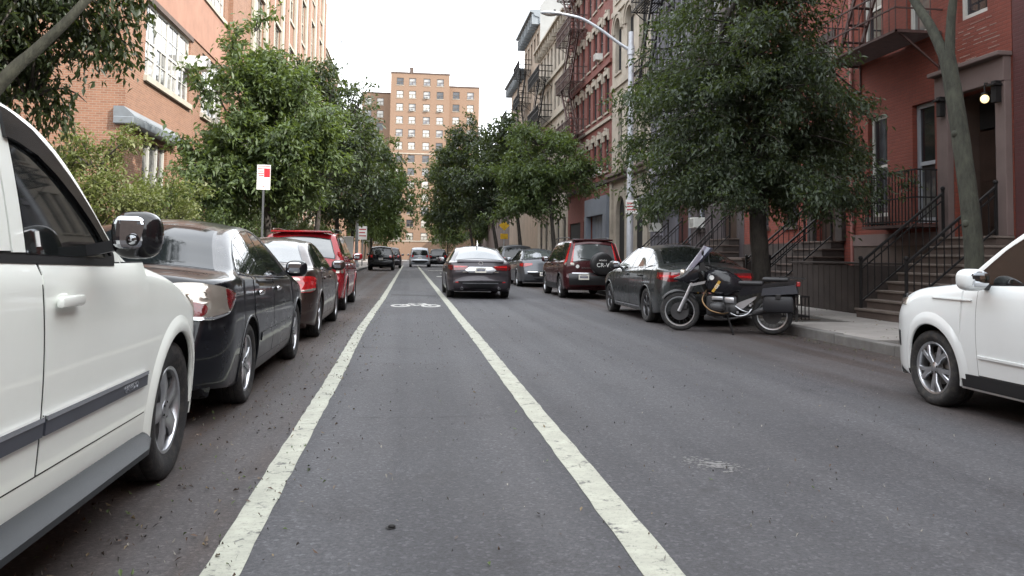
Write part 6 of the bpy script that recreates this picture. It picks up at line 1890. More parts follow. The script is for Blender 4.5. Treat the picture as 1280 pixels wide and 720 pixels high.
def make_boughs(blobs, droop, per=1.0):
    """each mass of the crown as a fan of boughs that arch outwards and hang at the tip: (start, middle, tip, radius)"""
    out = []
    for b_ in blobs:
        c, r = Vector(b_[:3]), Vector(b_[3:6]); w = b_[6] if len(b_) > 6 else 1
        size = (r.x * r.y * r.z) ** (1 / 3)
        for _ in range(max(3, int(15 * per * w * size ** .8))):
            d = Vector((rng.gauss(0, 1), rng.gauss(0, 1), rng.gauss(.12, .72))).normalized()
            k = rng.uniform(.72, 1.22)
            p0 = c + Vector((0, 0, -.35 * r.z)) + Vector((d.x * r.x, d.y * r.y, 0)) * .12
            tip = c + Vector((d.x * r.x * k, d.y * r.y * k, d.z * r.z * k - droop * .30 * (r.x + r.y) / 2 * (1 - max(0, d.z))))
            mid = p0.lerp(tip, .55) + Vector((0, 0, (.22 + .25 * droop) * size))
            out.append((p0, mid, tip, size * rng.uniform(.13, .26)))
    return out

def leaves_mesh(name, mt, blobs, n, size, droop=.35, clump=26, spread=.30, shell=.55, aspect=.42, boughs=None):
    """leaves in short sprays strung along the boughs"""
    bo = boughs or make_boughs(blobs, droop)
    nc = max(1, n // clump)
    p0 = np.array([b_[0][:] for b_ in bo]); p1 = np.array([b_[1][:] for b_ in bo]); p2 = np.array([b_[2][:] for b_ in bo]); rr = np.array([b_[3] for b_ in bo])
    ln = np.linalg.norm(p2 - p0, axis=1) * np.sqrt(rr); ln /= ln.sum()
    bi = nrng.choice(len(bo), nc, p=ln)
    t = (.05 + .95 * nrng.random(nc) ** .85)[:, None]
    A, B_, C_ = p0[bi], p1[bi], p2[bi]
    cen = (1 - t) ** 2 * A + 2 * t * (1 - t) * B_ + t * t * C_
    tang = 2 * (1 - t) * (B_ - A) + 2 * t * (C_ - B_); tang /= np.linalg.norm(tang, axis=1, keepdims=True) + 1e-9
    jit = nrng.normal(size=(nc, 3)) * (rr[bi] * (1.15 - .55 * t[:, 0]))[:, None]; jit[:, 2] *= .55
    cen = cen + jit
    side = nrng.normal(size=(nc, 3)); side[:, 2] *= .4
    axis = tang * .7 + side * .45; axis[:, 2] -= droop * .5; axis /= np.linalg.norm(axis, axis=1, keepdims=True)
    ctone = np.clip(.5 * nrng.random(len(bo))[bi] + .5 * nrng.random(nc), 0, 1)
    ci = np.repeat(np.arange(nc), clump); N = len(ci)
    tt = nrng.random(N) - .3
    off = axis[ci] * (tt * spread * 2.0)[:, None] + nrng.normal(size=(N, 3)) * spread * .30
    off[:, 2] -= droop * .35 * spread * np.clip(tt, 0, 1) ** 2 * 3
    pos = cen[ci] + off
    ld = axis[ci] * .6 + nrng.normal(size=(N, 3)) * .60; ld[:, 2] -= droop * .9; ld /= np.linalg.norm(ld, axis=1, keepdims=True)
    upv = nrng.normal(size=(N, 3)) * .5 + np.array([0, 0, .95])
    sdv = np.cross(ld, upv); sdv /= np.linalg.norm(sdv, axis=1, keepdims=True) + 1e-9
    nv = np.cross(sdv, ld)
    L = size * (.55 + .9 * nrng.random(N)); Wd = L * aspect * (.75 + .5 * nrng.random(N))
    tip = pos + ld * L[:, None] - nv * (L * .12)[:, None]
    mid = pos + ld * (L * .45)[:, None]
    lf = mid + sdv * (Wd / 2)[:, None] + nv * (Wd * .18)[:, None]; rg = mid - sdv * (Wd / 2)[:, None] + nv * (Wd * .18)[:, None]
    V = np.stack([pos, lf, tip, rg], 1).reshape(-1, 3)
    k = np.arange(N) * 4
    F = np.stack([np.stack([k, k + 1, k + 2], 1), np.stack([k, k + 2, k + 3], 1)], 1).reshape(-1, 3)
    me = bpy.data.meshes.new(name)
    me.vertices.add(len(V)); me.vertices.foreach_set('co', V.astype(np.float32).ravel())
    me.loops.add(F.size); me.loops.foreach_set('vertex_index', F.astype(np.int32).ravel())
    me.polygons.add(len(F)); me.polygons.foreach_set('loop_start', (np.arange(len(F)) * 3).astype(np.int32)); me.polygons.foreach_set('loop_total', np.full(len(F), 3, np.int32))
    me.materials.append(mt)
    at = me.attributes.new('tone', 'FLOAT', 'FACE')
    tone = np.clip(.6 * ctone[ci] + .5 * nrng.random(N) - .05, 0, 1)
    at.data.foreach_set('value', np.repeat(tone, 2).astype(np.float32))
    me.update(calc_edges=True)
    return me, bo

def tree(label, x, y, trunk, blobs, n, size, mt, r0=.14, bark=None, limbs=6, droop=.35, spread=.30, name='street_tree', group='street trees', shell=.55, clump=26, limb_r=.4, cat='tree', aspect=.42, boughs=None):
    """trunk: points relative to the foot, thinning from r0; blobs in world coordinates"""
    bark = bark or BARK
    t = thing(name, label, cat, (x, y, .12), 0, group)
    base = Vector((x, y, .12))
    tp = catmull([tuple(p) for p in trunk], 5)
    nn = len(tp)
    rad = [r0 * (1.35 if i == 0 else 1) * (1 - .5 * i / (nn - 1)) + (.03 if i < 2 else 0) + rng.uniform(-.006, .006) for i in range(nn)]
    mb = MB(); mb.tube(tp, rad, 14); mb.build('trunk', bark, t, 70)
    rel = [(b[0] - x, b[1] - y, b[2] - .12, *b[3:]) for b in blobs]
    bo = [tuple(Vector(p) - base if i < 3 else p for i, p in enumerate(q)) for q in boughs] if boughs else None
    me, bo = leaves_mesh('crown', mt, rel, n, size, droop, clump, spread, shell, aspect, bo)
    c = link('crown', me, t)
    top = Vector(tp[-1])
    twigs = MB()
    order = sorted(rel, key=lambda b: -b[3])
    for k in range(limbs):
        b_ = order[k % len(order)]
        a = rng.uniform(0, 2 * math.pi)
        s = Vector(tp[int(nn * rng.uniform(.62, .98))])
        e = Vector((b_[0] + b_[3] * .55 * math.cos(a), b_[1] + b_[4] * .55 * math.sin(a), b_[2] + b_[5] * rng.uniform(-.1, .6)))
        m1 = s.lerp(e, .35) + Vector((rng.gauss(0, .1), rng.gauss(0, .1), .25)); m2 = s.lerp(e, .7) + Vector((rng.gauss(0, .15), rng.gauss(0, .15), .2))
        lp = catmull([tuple(s), tuple(m1), tuple(m2), tuple(e)], 4)
        lr = r0 * limb_r
        q = MB(); q.tube(lp, [lr * (1 - .8 * i / (len(lp) - 1)) for i in range(len(lp))], 7); q.build('limb', bark, t, 70)
    for (p0_, p1_, p2_, r_) in bo:
        q_ = [(1 - k) ** 2 * p0_ + 2 * k * (1 - k) * p1_ + k * k * p2_ for k in (0, .25, .5, .75, .96)]
        w_ = .010 + .035 * r_
        twigs.tube(q_, [w_ * 1.5, w_ * 1.25, w_, w_ * .7, w_ * .3], 4, caps=False)
    tw = twigs.build('twigs', bark, t, 70, fix=False); tw['kind'] = 'stuff'
    return t

# over the white SUV: drooping dark crown, its trunk behind the car
L0 = tree('dense dark tree overhanging the white SUV, drooping leaves', -5.3, 9.3, [(0, 0, 0), (-.05, .1, 1.4), (.05, .25, 2.8), (.2, .3, 4.4)],
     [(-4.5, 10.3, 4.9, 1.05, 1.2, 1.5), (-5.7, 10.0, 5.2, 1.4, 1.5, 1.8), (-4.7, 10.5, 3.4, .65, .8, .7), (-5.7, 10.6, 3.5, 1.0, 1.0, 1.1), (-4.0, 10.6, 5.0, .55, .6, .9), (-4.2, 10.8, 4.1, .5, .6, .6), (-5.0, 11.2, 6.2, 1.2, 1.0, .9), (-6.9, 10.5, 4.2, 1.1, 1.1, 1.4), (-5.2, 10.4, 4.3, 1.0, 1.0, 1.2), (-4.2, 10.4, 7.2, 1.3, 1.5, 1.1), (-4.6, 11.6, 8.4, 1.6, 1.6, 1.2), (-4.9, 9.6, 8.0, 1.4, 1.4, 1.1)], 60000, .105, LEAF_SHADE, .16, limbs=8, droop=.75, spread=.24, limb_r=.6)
q = MB(); lp = catmull([(.05, -.1, 1.7), (.97, -.3, 2.86), (1.31, -.3, 3.24), (1.69, -.3, 3.67), (2.3, -.2, 4.6)], 5); q.tube(lp, [.085 - .05 * i / len(lp) for i in range(len(lp))], 10); q.build('limb', BARK_G, L0, 70)
# sunlit shrub against the brick end wall
tree('sunlit yellow-green shrub growing against the orange brick wall', -7.4, 19.2, [(0, 0, 0), (.05, 0, .5), (0, .05, 1.1)],
     [(-7.3, 19.3, 1.6, 1.5, 1.1, 1.3), (-6.6, 19.5, 2.5, .9, .8, .9), (-8.3, 19.4, 2.4, 1.0, .8, 1.0), (-7.3, 19.7, 3.4, .9, .7, .7), (-5.9, 20.2, 1.9, .8, .8, 1.3), (-8.0, 20.0, 3.6, .8, .6, .6)], 20000, .10, LEAF_YEL, .06, limbs=6, droop=.2, spread=.26, name='shrub', group='shrubs by the school building', cat='shrub')
tree('leafy shrub in the gap behind the black sedan’s roof'.replace('’s roof', ''), -6.2, 23.4, [(0, 0, 0), (.05, 0, .5), (0, .05, 1.1)],
     [(-6.0, 23.4, 1.5, 1.3, 1.2, 1.4), (-5.2, 24.2, 1.2, 1.0, 1.2, 1.1), (-6.6, 22.6, 2.4, .9, .8, .9)], 12000, .10, LEAF_MID, .06, limbs=5, droop=.2, spread=.26, name='shrub', group='shrubs by the school building', cat='shrub')
# the row along the left pavement
tree('broad street tree behind the parking sign, open sprays at its top', -4.35, 25.3, [(0, 0, 0), (.05, .02, 1.3), (-.05, .1, 2.6), (.05, .15, 4.6)],
     [(-4.9, 25.4, 4.9, 1.7, 1.8, 1.7), (-6.0, 25.0, 4.1, 1.15, 1.2, 1.3), (-3.4, 25.8, 4.8, 1.3, 1.6, 1.6), (-5.0, 25.6, 6.7, 1.2, 1.2, .9), (-3.8, 26.0, 6.4, 1.2, 1.3, 1.0), (-4.9, 25.2, 3.2, 1.6, 1.5, .7), (-6.1, 25.2, 2.9, 1.2, 1.2, .9), (-3.6, 25.6, 3.3, 1.0, 1.2, .7), (-6.2, 25.0, 6.2, .45, .5, .9, .6), (-5.5, 24.9, 7.7, .4, .4, .8, .5), (-4.9, 25.4, 8.3, .35, .4, .6, .4)], 31900, .185, LEAF_MID, .15, limbs=9, droop=.3, spread=.34)
tree('dark tall street tree in front of the cream pilastered building', -4.3, 37.5, [(0, 0, 0), (0, .1, 1.5), (.1, .1, 3.2), (0, .2, 6.0)],
     [(-5.2, 37.5, 7.2, 2.4, 2.2, 2.3), (-3.4, 38.2, 6.8, 1.9, 2.2, 2.2), (-4.6, 37.8, 9.2, 1.9, 1.8, 1.5), (-3.0, 39.0, 8.2, 1.2, 1.4, 1.2), (-6.4, 36.8, 8.6, 1.5, 1.4, 1.3), (-4.4, 37.6, 4.6, 2.3, 2.2, 1.1), (-2.2, 38.6, 5.2, 1.1, 1.3, .9), (-5.4, 37.0, 3.6, 1.8, 1.6, 1.0), (-6.2, 36.5, 5.8, 1.6, 1.6, 1.4)], 21080, 0.211, LEAF_DARK, .17, limbs=8, droop=.3, spread=.38)
tree('broad dark street tree beyond the tall one, trunk by the red SUV', -4.3, 47.5, [(0, 0, 0), (.1, 0, 1.6), (.05, .1, 3.4), (.1, .2, 6.0)],
     [(-4.6, 47.5, 6.6, 2.6, 2.4, 2.2), (-2.8, 48.2, 7.2, 1.9, 2.1, 1.7), (-4.2, 47.9, 9.4, 1.8, 1.8, 1.3), (-2.4, 48.0, 5.0, 1.6, 1.8, 1.1), (-6.0, 47.0, 7.6, 1.6, 1.6, 1.8), (-5.0, 47.0, 4.0, 2.2, 2.0, 1.2), (-3.4, 48.0, 3.6, 1.2, 1.4, .8)], 14880, 0.238, LEAF_DARK, .16, limbs=7, spread=.42)
tree('lighter green street tree leaning over the bike lane, before the tower', -4.2, 58.0, [(0, 0, 0), (.1, 0, 1.6), (.2, .1, 3.2), (.5, .2, 5.5)],
     [(-3.0, 58.2, 6.6, 2.6, 2.6, 2.2), (-1.2, 58.8, 5.2, 1.7, 2.0, 1.7), (-3.0, 58.2, 8.9, 1.7, 1.7, 1.3), (-4.8, 57.6, 7.2, 1.9, 1.9, 2.0), (-.4, 59.2, 6.6, .9, 1.1, 1.0), (-2.2, 58.4, 3.9, 1.6, 1.8, .8), (-4.4, 58.0, 4.2, 2.2, 2.0, 1.4)], 14880, 0.264, LEAF_LIGHT, .16, limbs=7, spread=.45)
tree('small pale street tree low beside the far black SUV', -3.8, 78.0, [(0, 0, 0), (.1, 0, 1.2), (.1, .1, 2.4), (.2, .2, 4.0)],
     [(-3.4, 78.2, 4.2, 2.0, 2.0, 2.0), (-2.0, 78.6, 3.8, 1.3, 1.4, 1.4), (-3.2, 78.3, 6.0, 1.4, 1.4, 1.0)], 6200, 0.317, LEAF_LIGHT, .12, limbs=5, spread=.5)
tree('far street tree at the end of the left pavement'.replace('left pavement', 'school pavement'), -4.6, 96.0, [(0, 0, 0), (.1, 0, 1.6), (.1, .1, 3.4), (.2, .2, 6.0)],
     [(-4.6, 96, 6.4, 3.0, 2.6, 2.8), (-3.0, 97, 4.4, 1.6, 1.6, 1.2)], 5580, 0.370, LEAF_MID, .14, limbs=5, spread=.5)
# the large tree before the red row houses
TB = []
for k in range(230):
    z = rng.uniform(2.7, 10.4); az = rng.uniform(0, 2 * math.pi)
    rad = interp([2.7, 3.4, 4.6, 6.0, 7.5, 9.0, 10.4], [2.2, 2.9, 2.75, 2.35, 1.8, 1.45, .8], z) * rng.uniform(.62, 1.12)
    cx, cy = 6.95 + .02 * z, 15.6
    if math.cos(az) > .25 and z > 4.3: rad *= .74
    if math.cos(az) < -.2: rad *= .98 if 3.2 < z < 6.5 else .86
    p0 = Vector((cx + .12 * math.cos(az), cy + .12 * math.sin(az), z + .15 - .12 * rad))
    tip = Vector((cx + rad * math.cos(az), cy + rad * .9 * math.sin(az), z + rng.uniform(-.55, .05) * (1.0 if z < 6 else .5) - (.25 if z < 4 else 0) * rad / 2.6))
    mid = p0.lerp(tip, .5) + Vector((rng.gauss(0, .12), rng.gauss(0, .12), rng.uniform(.25, .55)))
    TB.append((p0, mid, tip, rng.uniform(.14, .27)))
for k in range(26):
    az = rng.uniform(0, 2 * math.pi); rad = rng.uniform(1.0, 2.5); p0 = Vector((7.05, 15.6, 2.9))
    tip = Vector((7.05 + rad * math.cos(az), 15.6 + rad * math.sin(az), rng.uniform(2.25, 2.7)))
    TB.append((p0, p0.lerp(tip, .5) + Vector((0, 0, .45)), tip, .2))
tree('large dark street tree shading the red row houses behind the motorcycle', 7.05, 15.5, [(0, 0, 0), (.02, .0, 1.0), (-.02, .05, 2.2), (.05, .1, 4.4), (.0, .1, 7.0), (.05, .1, 9.6)],
     [(6.9, 15.7, 4.0, 2.4, 2.0, 1.2), (6.9, 15.7, 6.5, 1.8, 1.7, 1.4), (6.9, 15.7, 8.5, 1.3, 1.2, 1.2)], 108000, .105, LEAF_DARK, .20, limbs=8, droop=.38, spread=.24, boughs=TB, aspect=.36)
tree('street tree in front of the tenements, pale under-leaves', 6.9, 38.0, [(0, 0, 0), (.02, .0, 1.2), (-.1, .05, 2.6), (-.3, .1, 5.0)],
     [(6.4, 38.2, 5.2, 2.1, 2.1, 1.7), (5.0, 38.6, 5.0, 1.4, 1.6, 1.4), (6.2, 38.4, 7.0, 1.4, 1.5, 1.0), (7.8, 37.8, 5.4, 1.3, 1.3, 1.2), (5.6, 38.4, 3.6, 1.6, 1.6, .7)], 16120, 0.198, LEAF_MID, .14, limbs=7, droop=.3, spread=.36)
tree('dark street tree beyond the grey sedan, leaning over the roadway', 6.7, 48.0, [(0, 0, 0), (-.05, .0, 1.4), (-.2, .05, 3.0), (-.6, .1, 6.0)],
     [(5.6, 48.3, 6.4, 2.4, 2.3, 2.0), (4.0, 48.8, 6.0, 1.6, 1.8, 1.7), (5.4, 48.4, 8.6, 1.7, 1.7, 1.2), (7.2, 48.0, 6.4, 1.6, 1.7, 1.6), (4.6, 48.6, 4.2, 2.0, 2.0, .9)], 14880, 0.238, LEAF_DARK, .15, limbs=7, spread=.42)
tree('large dark tree reaching across the lane above the graphite sedan', 6.6, 60.0, [(0, 0, 0), (-.1, .0, 1.6), (-.4, .05, 3.4), (-1.0, .1, 7.0)],
     [(4.8, 60.3, 7.4, 2.8, 2.6, 2.6), (3.3, 60.8, 6.6, 1.6, 2.0, 2.2), (4.6, 60.5, 10.2, 1.9, 1.9, 1.5), (6.6, 60.2, 8.0, 2.0, 2.0, 2.2), (3.0, 61.0, 8.9, 1.3, 1.5, 1.3), (3.6, 60.8, 4.4, 2.2, 2.2, 1.1), (3.0, 61.0, 4.2, 1.0, 1.2, 1.2)], 16120, 0.277, LEAF_DARK, .17, limbs=8, spread=.48)
tree('farther street tree showing beside the tower base', 6.4, 80.0, [(0, 0, 0), (-.1, .0, 1.6), (-.4, .05, 3.4), (-1.0, .1, 7.0)],
     [(4.4, 80.3, 7.6, 3.0, 2.8, 3.2), (3.4, 80.8, 5.4, 1.8, 2.0, 2.4), (4.4, 80.5, 11.4, 2.0, 1.9, 1.8), (3.2, 80.8, 9.4, 1.2, 1.4, 1.4)], 9920, 0.343, LEAF_MID, .17, limbs=6, spread=.55)
# the slim forked trunk in front of the nearest row house; its crown is above the frame
ft = thing('street_tree', 'slim leaning tree with a forked smooth trunk beside the white hatchback', 'tree', (6.95, 9.10, .12), 0, 'street trees')
tp = catmull([(0, 0, 0), (.01, .06, 1.4), (.0, .26, 2.8), (-.02, .46, 3.85)], 8)
q = MB(); q.tube(tp, [.118 - .022 * i / len(tp) + (.05 if i == 0 else .02 if i == 1 else 0) + rng.uniform(-.003, .003) for i in range(len(tp))], 18); q.build('trunk', BARK_G, ft, 70)
for pts, ra in (([(-.02, .44, 3.70), (-.06, .70, 4.25), (-.12, 1.12, 4.95), (-.3, 1.6, 6.4), (-.6, 1.9, 8.0)], .075), ([(-.01, .42, 3.72), (.05, .46, 4.3), (.10, .42, 4.9), (.2, .4, 6.4), (.3, .2, 8.2)], .066)):
    lp = catmull(pts, 6); q = MB(); q.tube(lp, [ra * (1 - .6 * i / len(lp)) + rng.uniform(-.002, .002) for i in range(len(lp))], 14); q.build('limb', BARK_G, ft, 70)
for (px, py, pz) in ((0, .28, 2.75), (.0, .10, 1.6)):
    q = MB(); q.ell((px - .09, py - .045, pz), (.035, .045, .05), 10, 6); q.build('knot', BARK_G, ft, 60)
me, _ = leaves_mesh('crown', LEAF_MID, [(-.4, 1.4, 7.9, 1.7, 1.7, 1.2), (.4, .2, 8.3, 1.5, 1.5, 1.2)], 9000, .11, .35)
link('crown', me, ft)

# clipped growth along the school fence, and trees round the tower's foot
def hedge(label, x, y0, y1, h_, n, mt, w=.7):
    t = thing('hedge', label, 'hedge', (x, y0, .12), 0, 'hedges by the school building')
    bl = []
    y = 0
    while y < y1 - y0:
        bl.append((rng.gauss(0, .15), y, h_ * .45, w, .9, h_ * .5)); bl.append((rng.gauss(0, .2), y + .4, h_ * rng.uniform(.75, .95), w * .7, .6, h_ * .25)); y += .95
    me, _ = leaves_mesh('foliage', mt, bl, n, .13, .2, 24, .28); link('foliage', me, t)
    tw = MB()
    for b_ in bl[::2]: tw.tube([(b_[0], b_[1], 0), (b_[0] + .05, b_[1] + .1, h_ * .5), (b_[0], b_[1] + .15, h_ * .8)], [.03, .02, .008], 5)
    o = tw.build('stems', BARK, t, 60); o['kind'] = 'stuff'
hedge('dark hedge along the school building behind the parked cars', -6.6, 26.8, 46, 3.2, 24000, LEAF_DARK)
hedge('mid green hedge farther along, before the cream building', -6.6, 47, 78, 3.0, 24000, LEAF_MID)
for (x, y, z, lab) in ((-6.5, 118, 5.6, 'round distant tree low in front of the tower, school side'), (9.0, 112, 6.0, 'round distant tree low in front of the tower, row house side'), (6.2, 134, 5.2, 'small distant tree at the tower entrance'), (14, 140, 6.4, 'distant tree beyond the row, right against the tower side block'.replace(', right against', ' beside'))):
    tree(lab, x, y, [(0, 0, 0), (.1, 0, 1.2), (.1, .1, 2.4), (.2, .2, 4.0)], [(x, y, z, 2.8, 2.4, 2.8), (x + 1.2, y, z - 1.6, 1.8, 1.6, 1.6)], 6000, .34, LEAF_MID, .14, limbs=4, spread=.6, group='distant trees')

for (y, lab) in ((-3.5, 'unseen tree added just behind the camera for mirror reflections'), (-13, 'unseen tree added farther behind the camera for mirror reflections')):  # unseen trees, added for what the car mirror reflects
    tree(lab, -4.5, y, [(0, 0, 0), (.1, 0, 1.2), (.1, .1, 2.6), (.2, .2, 5.0)], [(-4.8, y, 5.6, 2.2, 2.2, 2.0), (-4.6, y, 3.6, 1.8, 1.8, .9)], 9000, .18, LEAF_MID, .15, limbs=5, spread=.4)
# ------------------------------------------------------------------ street furniture
M_GALV = mat('galvanised steel', (0.36, 0.38, 0.40), rough=.45, metal=.6, var=.12, vscale=3, dirt=.15)
M_POLEP = mat('silver painted pole', (0.40, 0.42, 0.45), rough=.5, metal=.25, var=.1, vscale=2, dirt=.2)
M_SIGNW = mat('white sign face', (0.74, 0.74, 0.72), rough=.4, var=.05, vscale=4)
M_SIGNR = mat('red sign print', (0.42, 0.02, 0.03), rough=.45, var=.05)
M_SIGNG = mat('green sign print', (0.02, 0.16, 0.07), rough=.45, var=.05)
M_SIGNY = mat('yellow sign face', (0.55, 0.33, 0.02), rough=.45, var=.05)
M_SIGNB = mat('black sign print', (0.01, 0.01, 0.01), rough=.5, var=0)

lp = thing('street_lamp', 'tall silver street lamp with a long arm over the roadway', 'street lamp', (6.75, 24.1, .14))
q = MB(); q.tube([(0, 0, 0), (0, 0, .5), (0, 0, 4), (0, 0, 8.15)], [.125, .11, .10, .082], 12); q.build('pole', M_POLEP, lp, 40)
q = MB(); q.lathe([(0, .19), (.12, .19), (.35, .13), (.5, .125)], 12, axis='z'); q.build('base', M_POLEP, lp, 40)
arm = catmull([(0, 0, 7.55), (-.4, .05, 7.80), (-.95, .1, 8.20), (-1.5, .15, 8.52), (-1.95, .2, 8.64), (-2.2, .2, 8.67)], 5)
q = MB(); q.tube(arm, [.05 - .012 * i / len(arm) for i in range(len(arm))], 10); q.build('arm', M_POLEP, lp, 60)
q = MB(); q.ell((-2.5, .22, 8.68), (.36, .13, .06), 16, 8, power=.8); q.build('lamp_head', M_POLEP, lp, 60)
q = MB(); q.ell((-2.55, .22, 8.635), (.22, .10, .05), 14, 6); q.build('lamp_lens', M_CLEAR, lp, 60)
q = MB(); q.lathe([(0, .035), (.07, .035), (.08, .0)], 10, axis='z', c=(-2.4, .22, 8.73)); q.build('light_sensor', M_BLACK, lp, 50)
q = MB(); q.lathe([(7.42, .10), (7.42, .115), (7.68, .115), (7.68, .095)], 12, axis='z'); q.build('arm_collar', M_POLEP, lp, 50)
def street_sign(t, y, z, w, h, print_fn=None, x=0.0, m=None):
    q = MB(); q.cbox(x - w / 2, x + w / 2, y - .004, y, z, z + h, .012); s = q.build('sign_plate', m or M_SIGNW, t)
    if print_fn: print_fn(s, x, y - .0055, z, w, h)
    return s
def red_rule(s, x, y, z, w, h):
    q = MB(); q.box(x + w * .02, x + w * .46, y, y + .001, z + h * .50, z + h * .86)
    q.build('sign_print', M_SIGNR, s)
    q = MB()
    for k, (l, r_) in enumerate(((-.44, .0), (-.40, -.02), (-.44, .0), (-.36, -.02))): q.box(x + w * l, x + w * r_, y, y + .001, z + h * (.82 - k * .09), z + h * (.855 - k * .09))
    q.box(x - w * .46, x + w * .46, y, y + .001, z + h * .93, z + h * .955)
    q.build('sign_print', M_SIGNR, s)
    q = MB(); q.box(x - w * .3, x + w * .3, y, y + .001, z + h * .30, z + h * .32); q.box(x - w * .34, x + w * .15, y, y + .001, z + h * .10, z + h * .12); q.build('sign_print', M_SIGNR, s)
def text_rule(m):
    def f(s, x, y, z, w, h):
        q = MB()
        for k in range(3): q.box(x - w * .40, x + w * (.40 - .12 * (k % 2)), y, y + .001, z + h * (.72 - k * .24), z + h * (.80 - k * .24))
        q.build('sign_print', m, s)
    return f
street_sign(lp, -.135, 2.44, .40, .42, text_rule(M_SIGNR), .02)
M_GALVD = mat('dull steel post', (.10, .105, .11), rough=.6, metal=.4, var=.2)
sp = thing('parking_sign', 'white and red parking regulation sign on a thin pole among the leaves', 'sign', (-4.0, 22.5, .14))
q = MB(); q.box(-.025, .025, 0, .04, 0, 3.5); q.build('pole', M_GALVD, sp)
street_sign(sp, -.006, 2.80, .36, .68, red_rule)
for (zz) in (2.9, 3.38):
    q = MB(); q.lathe([(-.006, .0), (-.012, .012), (-.006, .014)], 8, axis='y', c=(0, -.004, zz)); q.build('bolt', M_GALV, sp)
ys = thing('school_sign', 'yellow crossing sign over a smaller yellow plate, before the dark trees', 'sign', (6.75, 57.5, .14))
q = MB(); q.tube([(0, 0, 0), (0, 0, 3.8)], .035, 8); q.build('pole', M_GALV, ys)
q = MB(); q.prism([(0, 2.86), (.38, 3.24), (0, 3.62), (-.38, 3.24)], -.05, -.045, ax='y'); s1 = q.build('sign_plate', M_SIGNY, ys)
q = MB(); q.lathe([(-.053, .0), (-.053, .07), (-.052, .07)], 12, axis='y', c=(.02, 0, 3.48)); q.bar((.0, -.053, 3.1), (.02, -.053, 3.4), .10, .002); q.bar((0, -.053, 3.12), (-.14, -.053, 2.98), .05, .002); q.bar((0, -.053, 3.12), (.12, -.053, 2.98), .05, .002); q.build('walking_figure', M_SIGNB, s1)
q = MB(); q.cbox(-.27, .27, -.05, -.045, 2.26, 2.64, .02); s2 = q.build('sign_plate', M_SIGNY, ys)
q = MB(); q.bar((-.18, -.053, 2.55), (.15, -.053, 2.32), .06, .002); q.bar((.15, -.053, 2.32), (.15, -.053, 2.46), .05, .002); q.bar((.15, -.053, 2.32), (0, -.053, 2.31), .05, .002); q.build('arrow', M_SIGNB, s2)
for (x, y, z, w, h, lab) in ((-4.05, 70.0, 2.4, .75, 1.15, 'white regulation sign on a grey pole past the red SUV, nearer one'), (-3.9, 78.5, 2.35, .6, .75, 'white regulation sign on a grey pole past the red SUV, farther one')):
    t = thing('parking_sign', lab, 'sign', (x, y, .14), 0, 'far white signs'); q = MB(); q.tube([(0, 0, 0), (0, 0, 3.6)], .05, 8); q.build('pole', M_GALV, t)
    street_sign(t, -.07, z - .14, w, h, text_rule(M_SIGNR))
t = thing('signal_pole', 'tall bare grey pole beside the far white signs', 'pole', (-4.15, 64.0, .14)); q = MB(); q.tube([(0, 0, 0), (0, 0, 3), (0, 0, 6.2)], [.14, .12, .10], 10); q.build('shaft', M_POLEP, t, 50); q = MB(); q.lathe([(0, .22), (.2, .22), (.4, .14)], 10, axis='z'); q.build('base', M_POLEP, t, 50)
t = thing('notice_board', 'pale notice board standing on the pavement past the red SUV', 'board', (-4.0, 52.0, .14)); q = MB(); q.cbox(-.42, .42, -.03, .03, .75, 2.15, .02); q.build('panel', M_SIGNW, t)
for s in (-.36, .36):
    q = MB(); q.box(s - .03, s + .03, .031, .08, 0, 2.1); q.build('post', M_GALV, t)
# low iron guard round the big tree's pit
tg = thing('tree_guard', 'low black iron guard around the tree pit behind the motorcycle', 'tree guard', (6.55, 13.9, .14))
gb = MB(); gb.bar((0, 0, 0), (0, 0, .42), .014); gbm = gb.mesh('guard_bar', M_IRON)
for (a, c) in (((0, 0), (.72, 0)), ((.72, 0), (.72, 2.9)), ((0, 2.9), (.72, 2.9))):
    q = MB()
    for z in (.06, .42): q.bar((*a, z), (*c, z), .03)
    q.build('rail', M_IRON, tg)
    L = math.hypot(c[0] - a[0], c[1] - a[1]); n = int(L / .14)
    for k in range(n + 1): link('guard_bar', gbm, tg, (lerp(a[0], c[0], k / n), lerp(a[1], c[1], k / n), 0))
# bird in the pale sky
bd = thing('bird', 'small dark bird flying above the cream building’s corner'.replace('’s corner', ''), 'bird', (-5.4, 60.0, 16.9), 1.0)
q = MB(); q.ell((0, 0, 0), (.16, .05, .05), 10, 6); q.add([(-.1, 0, .02), (.08, 0, .02), (0, .28, .10), (-.08, .30, .09)], [(0, 1, 2, 3)]); q.add([(-.1, 0, .02), (.08, 0, .02), (0, -.28, .10), (-.08, -.30, .09)], [(3, 2, 1, 0)]); q.build('body', mat('dark feathers', (.03, .03, .03), rough=.8, var=.1), bd, 50)
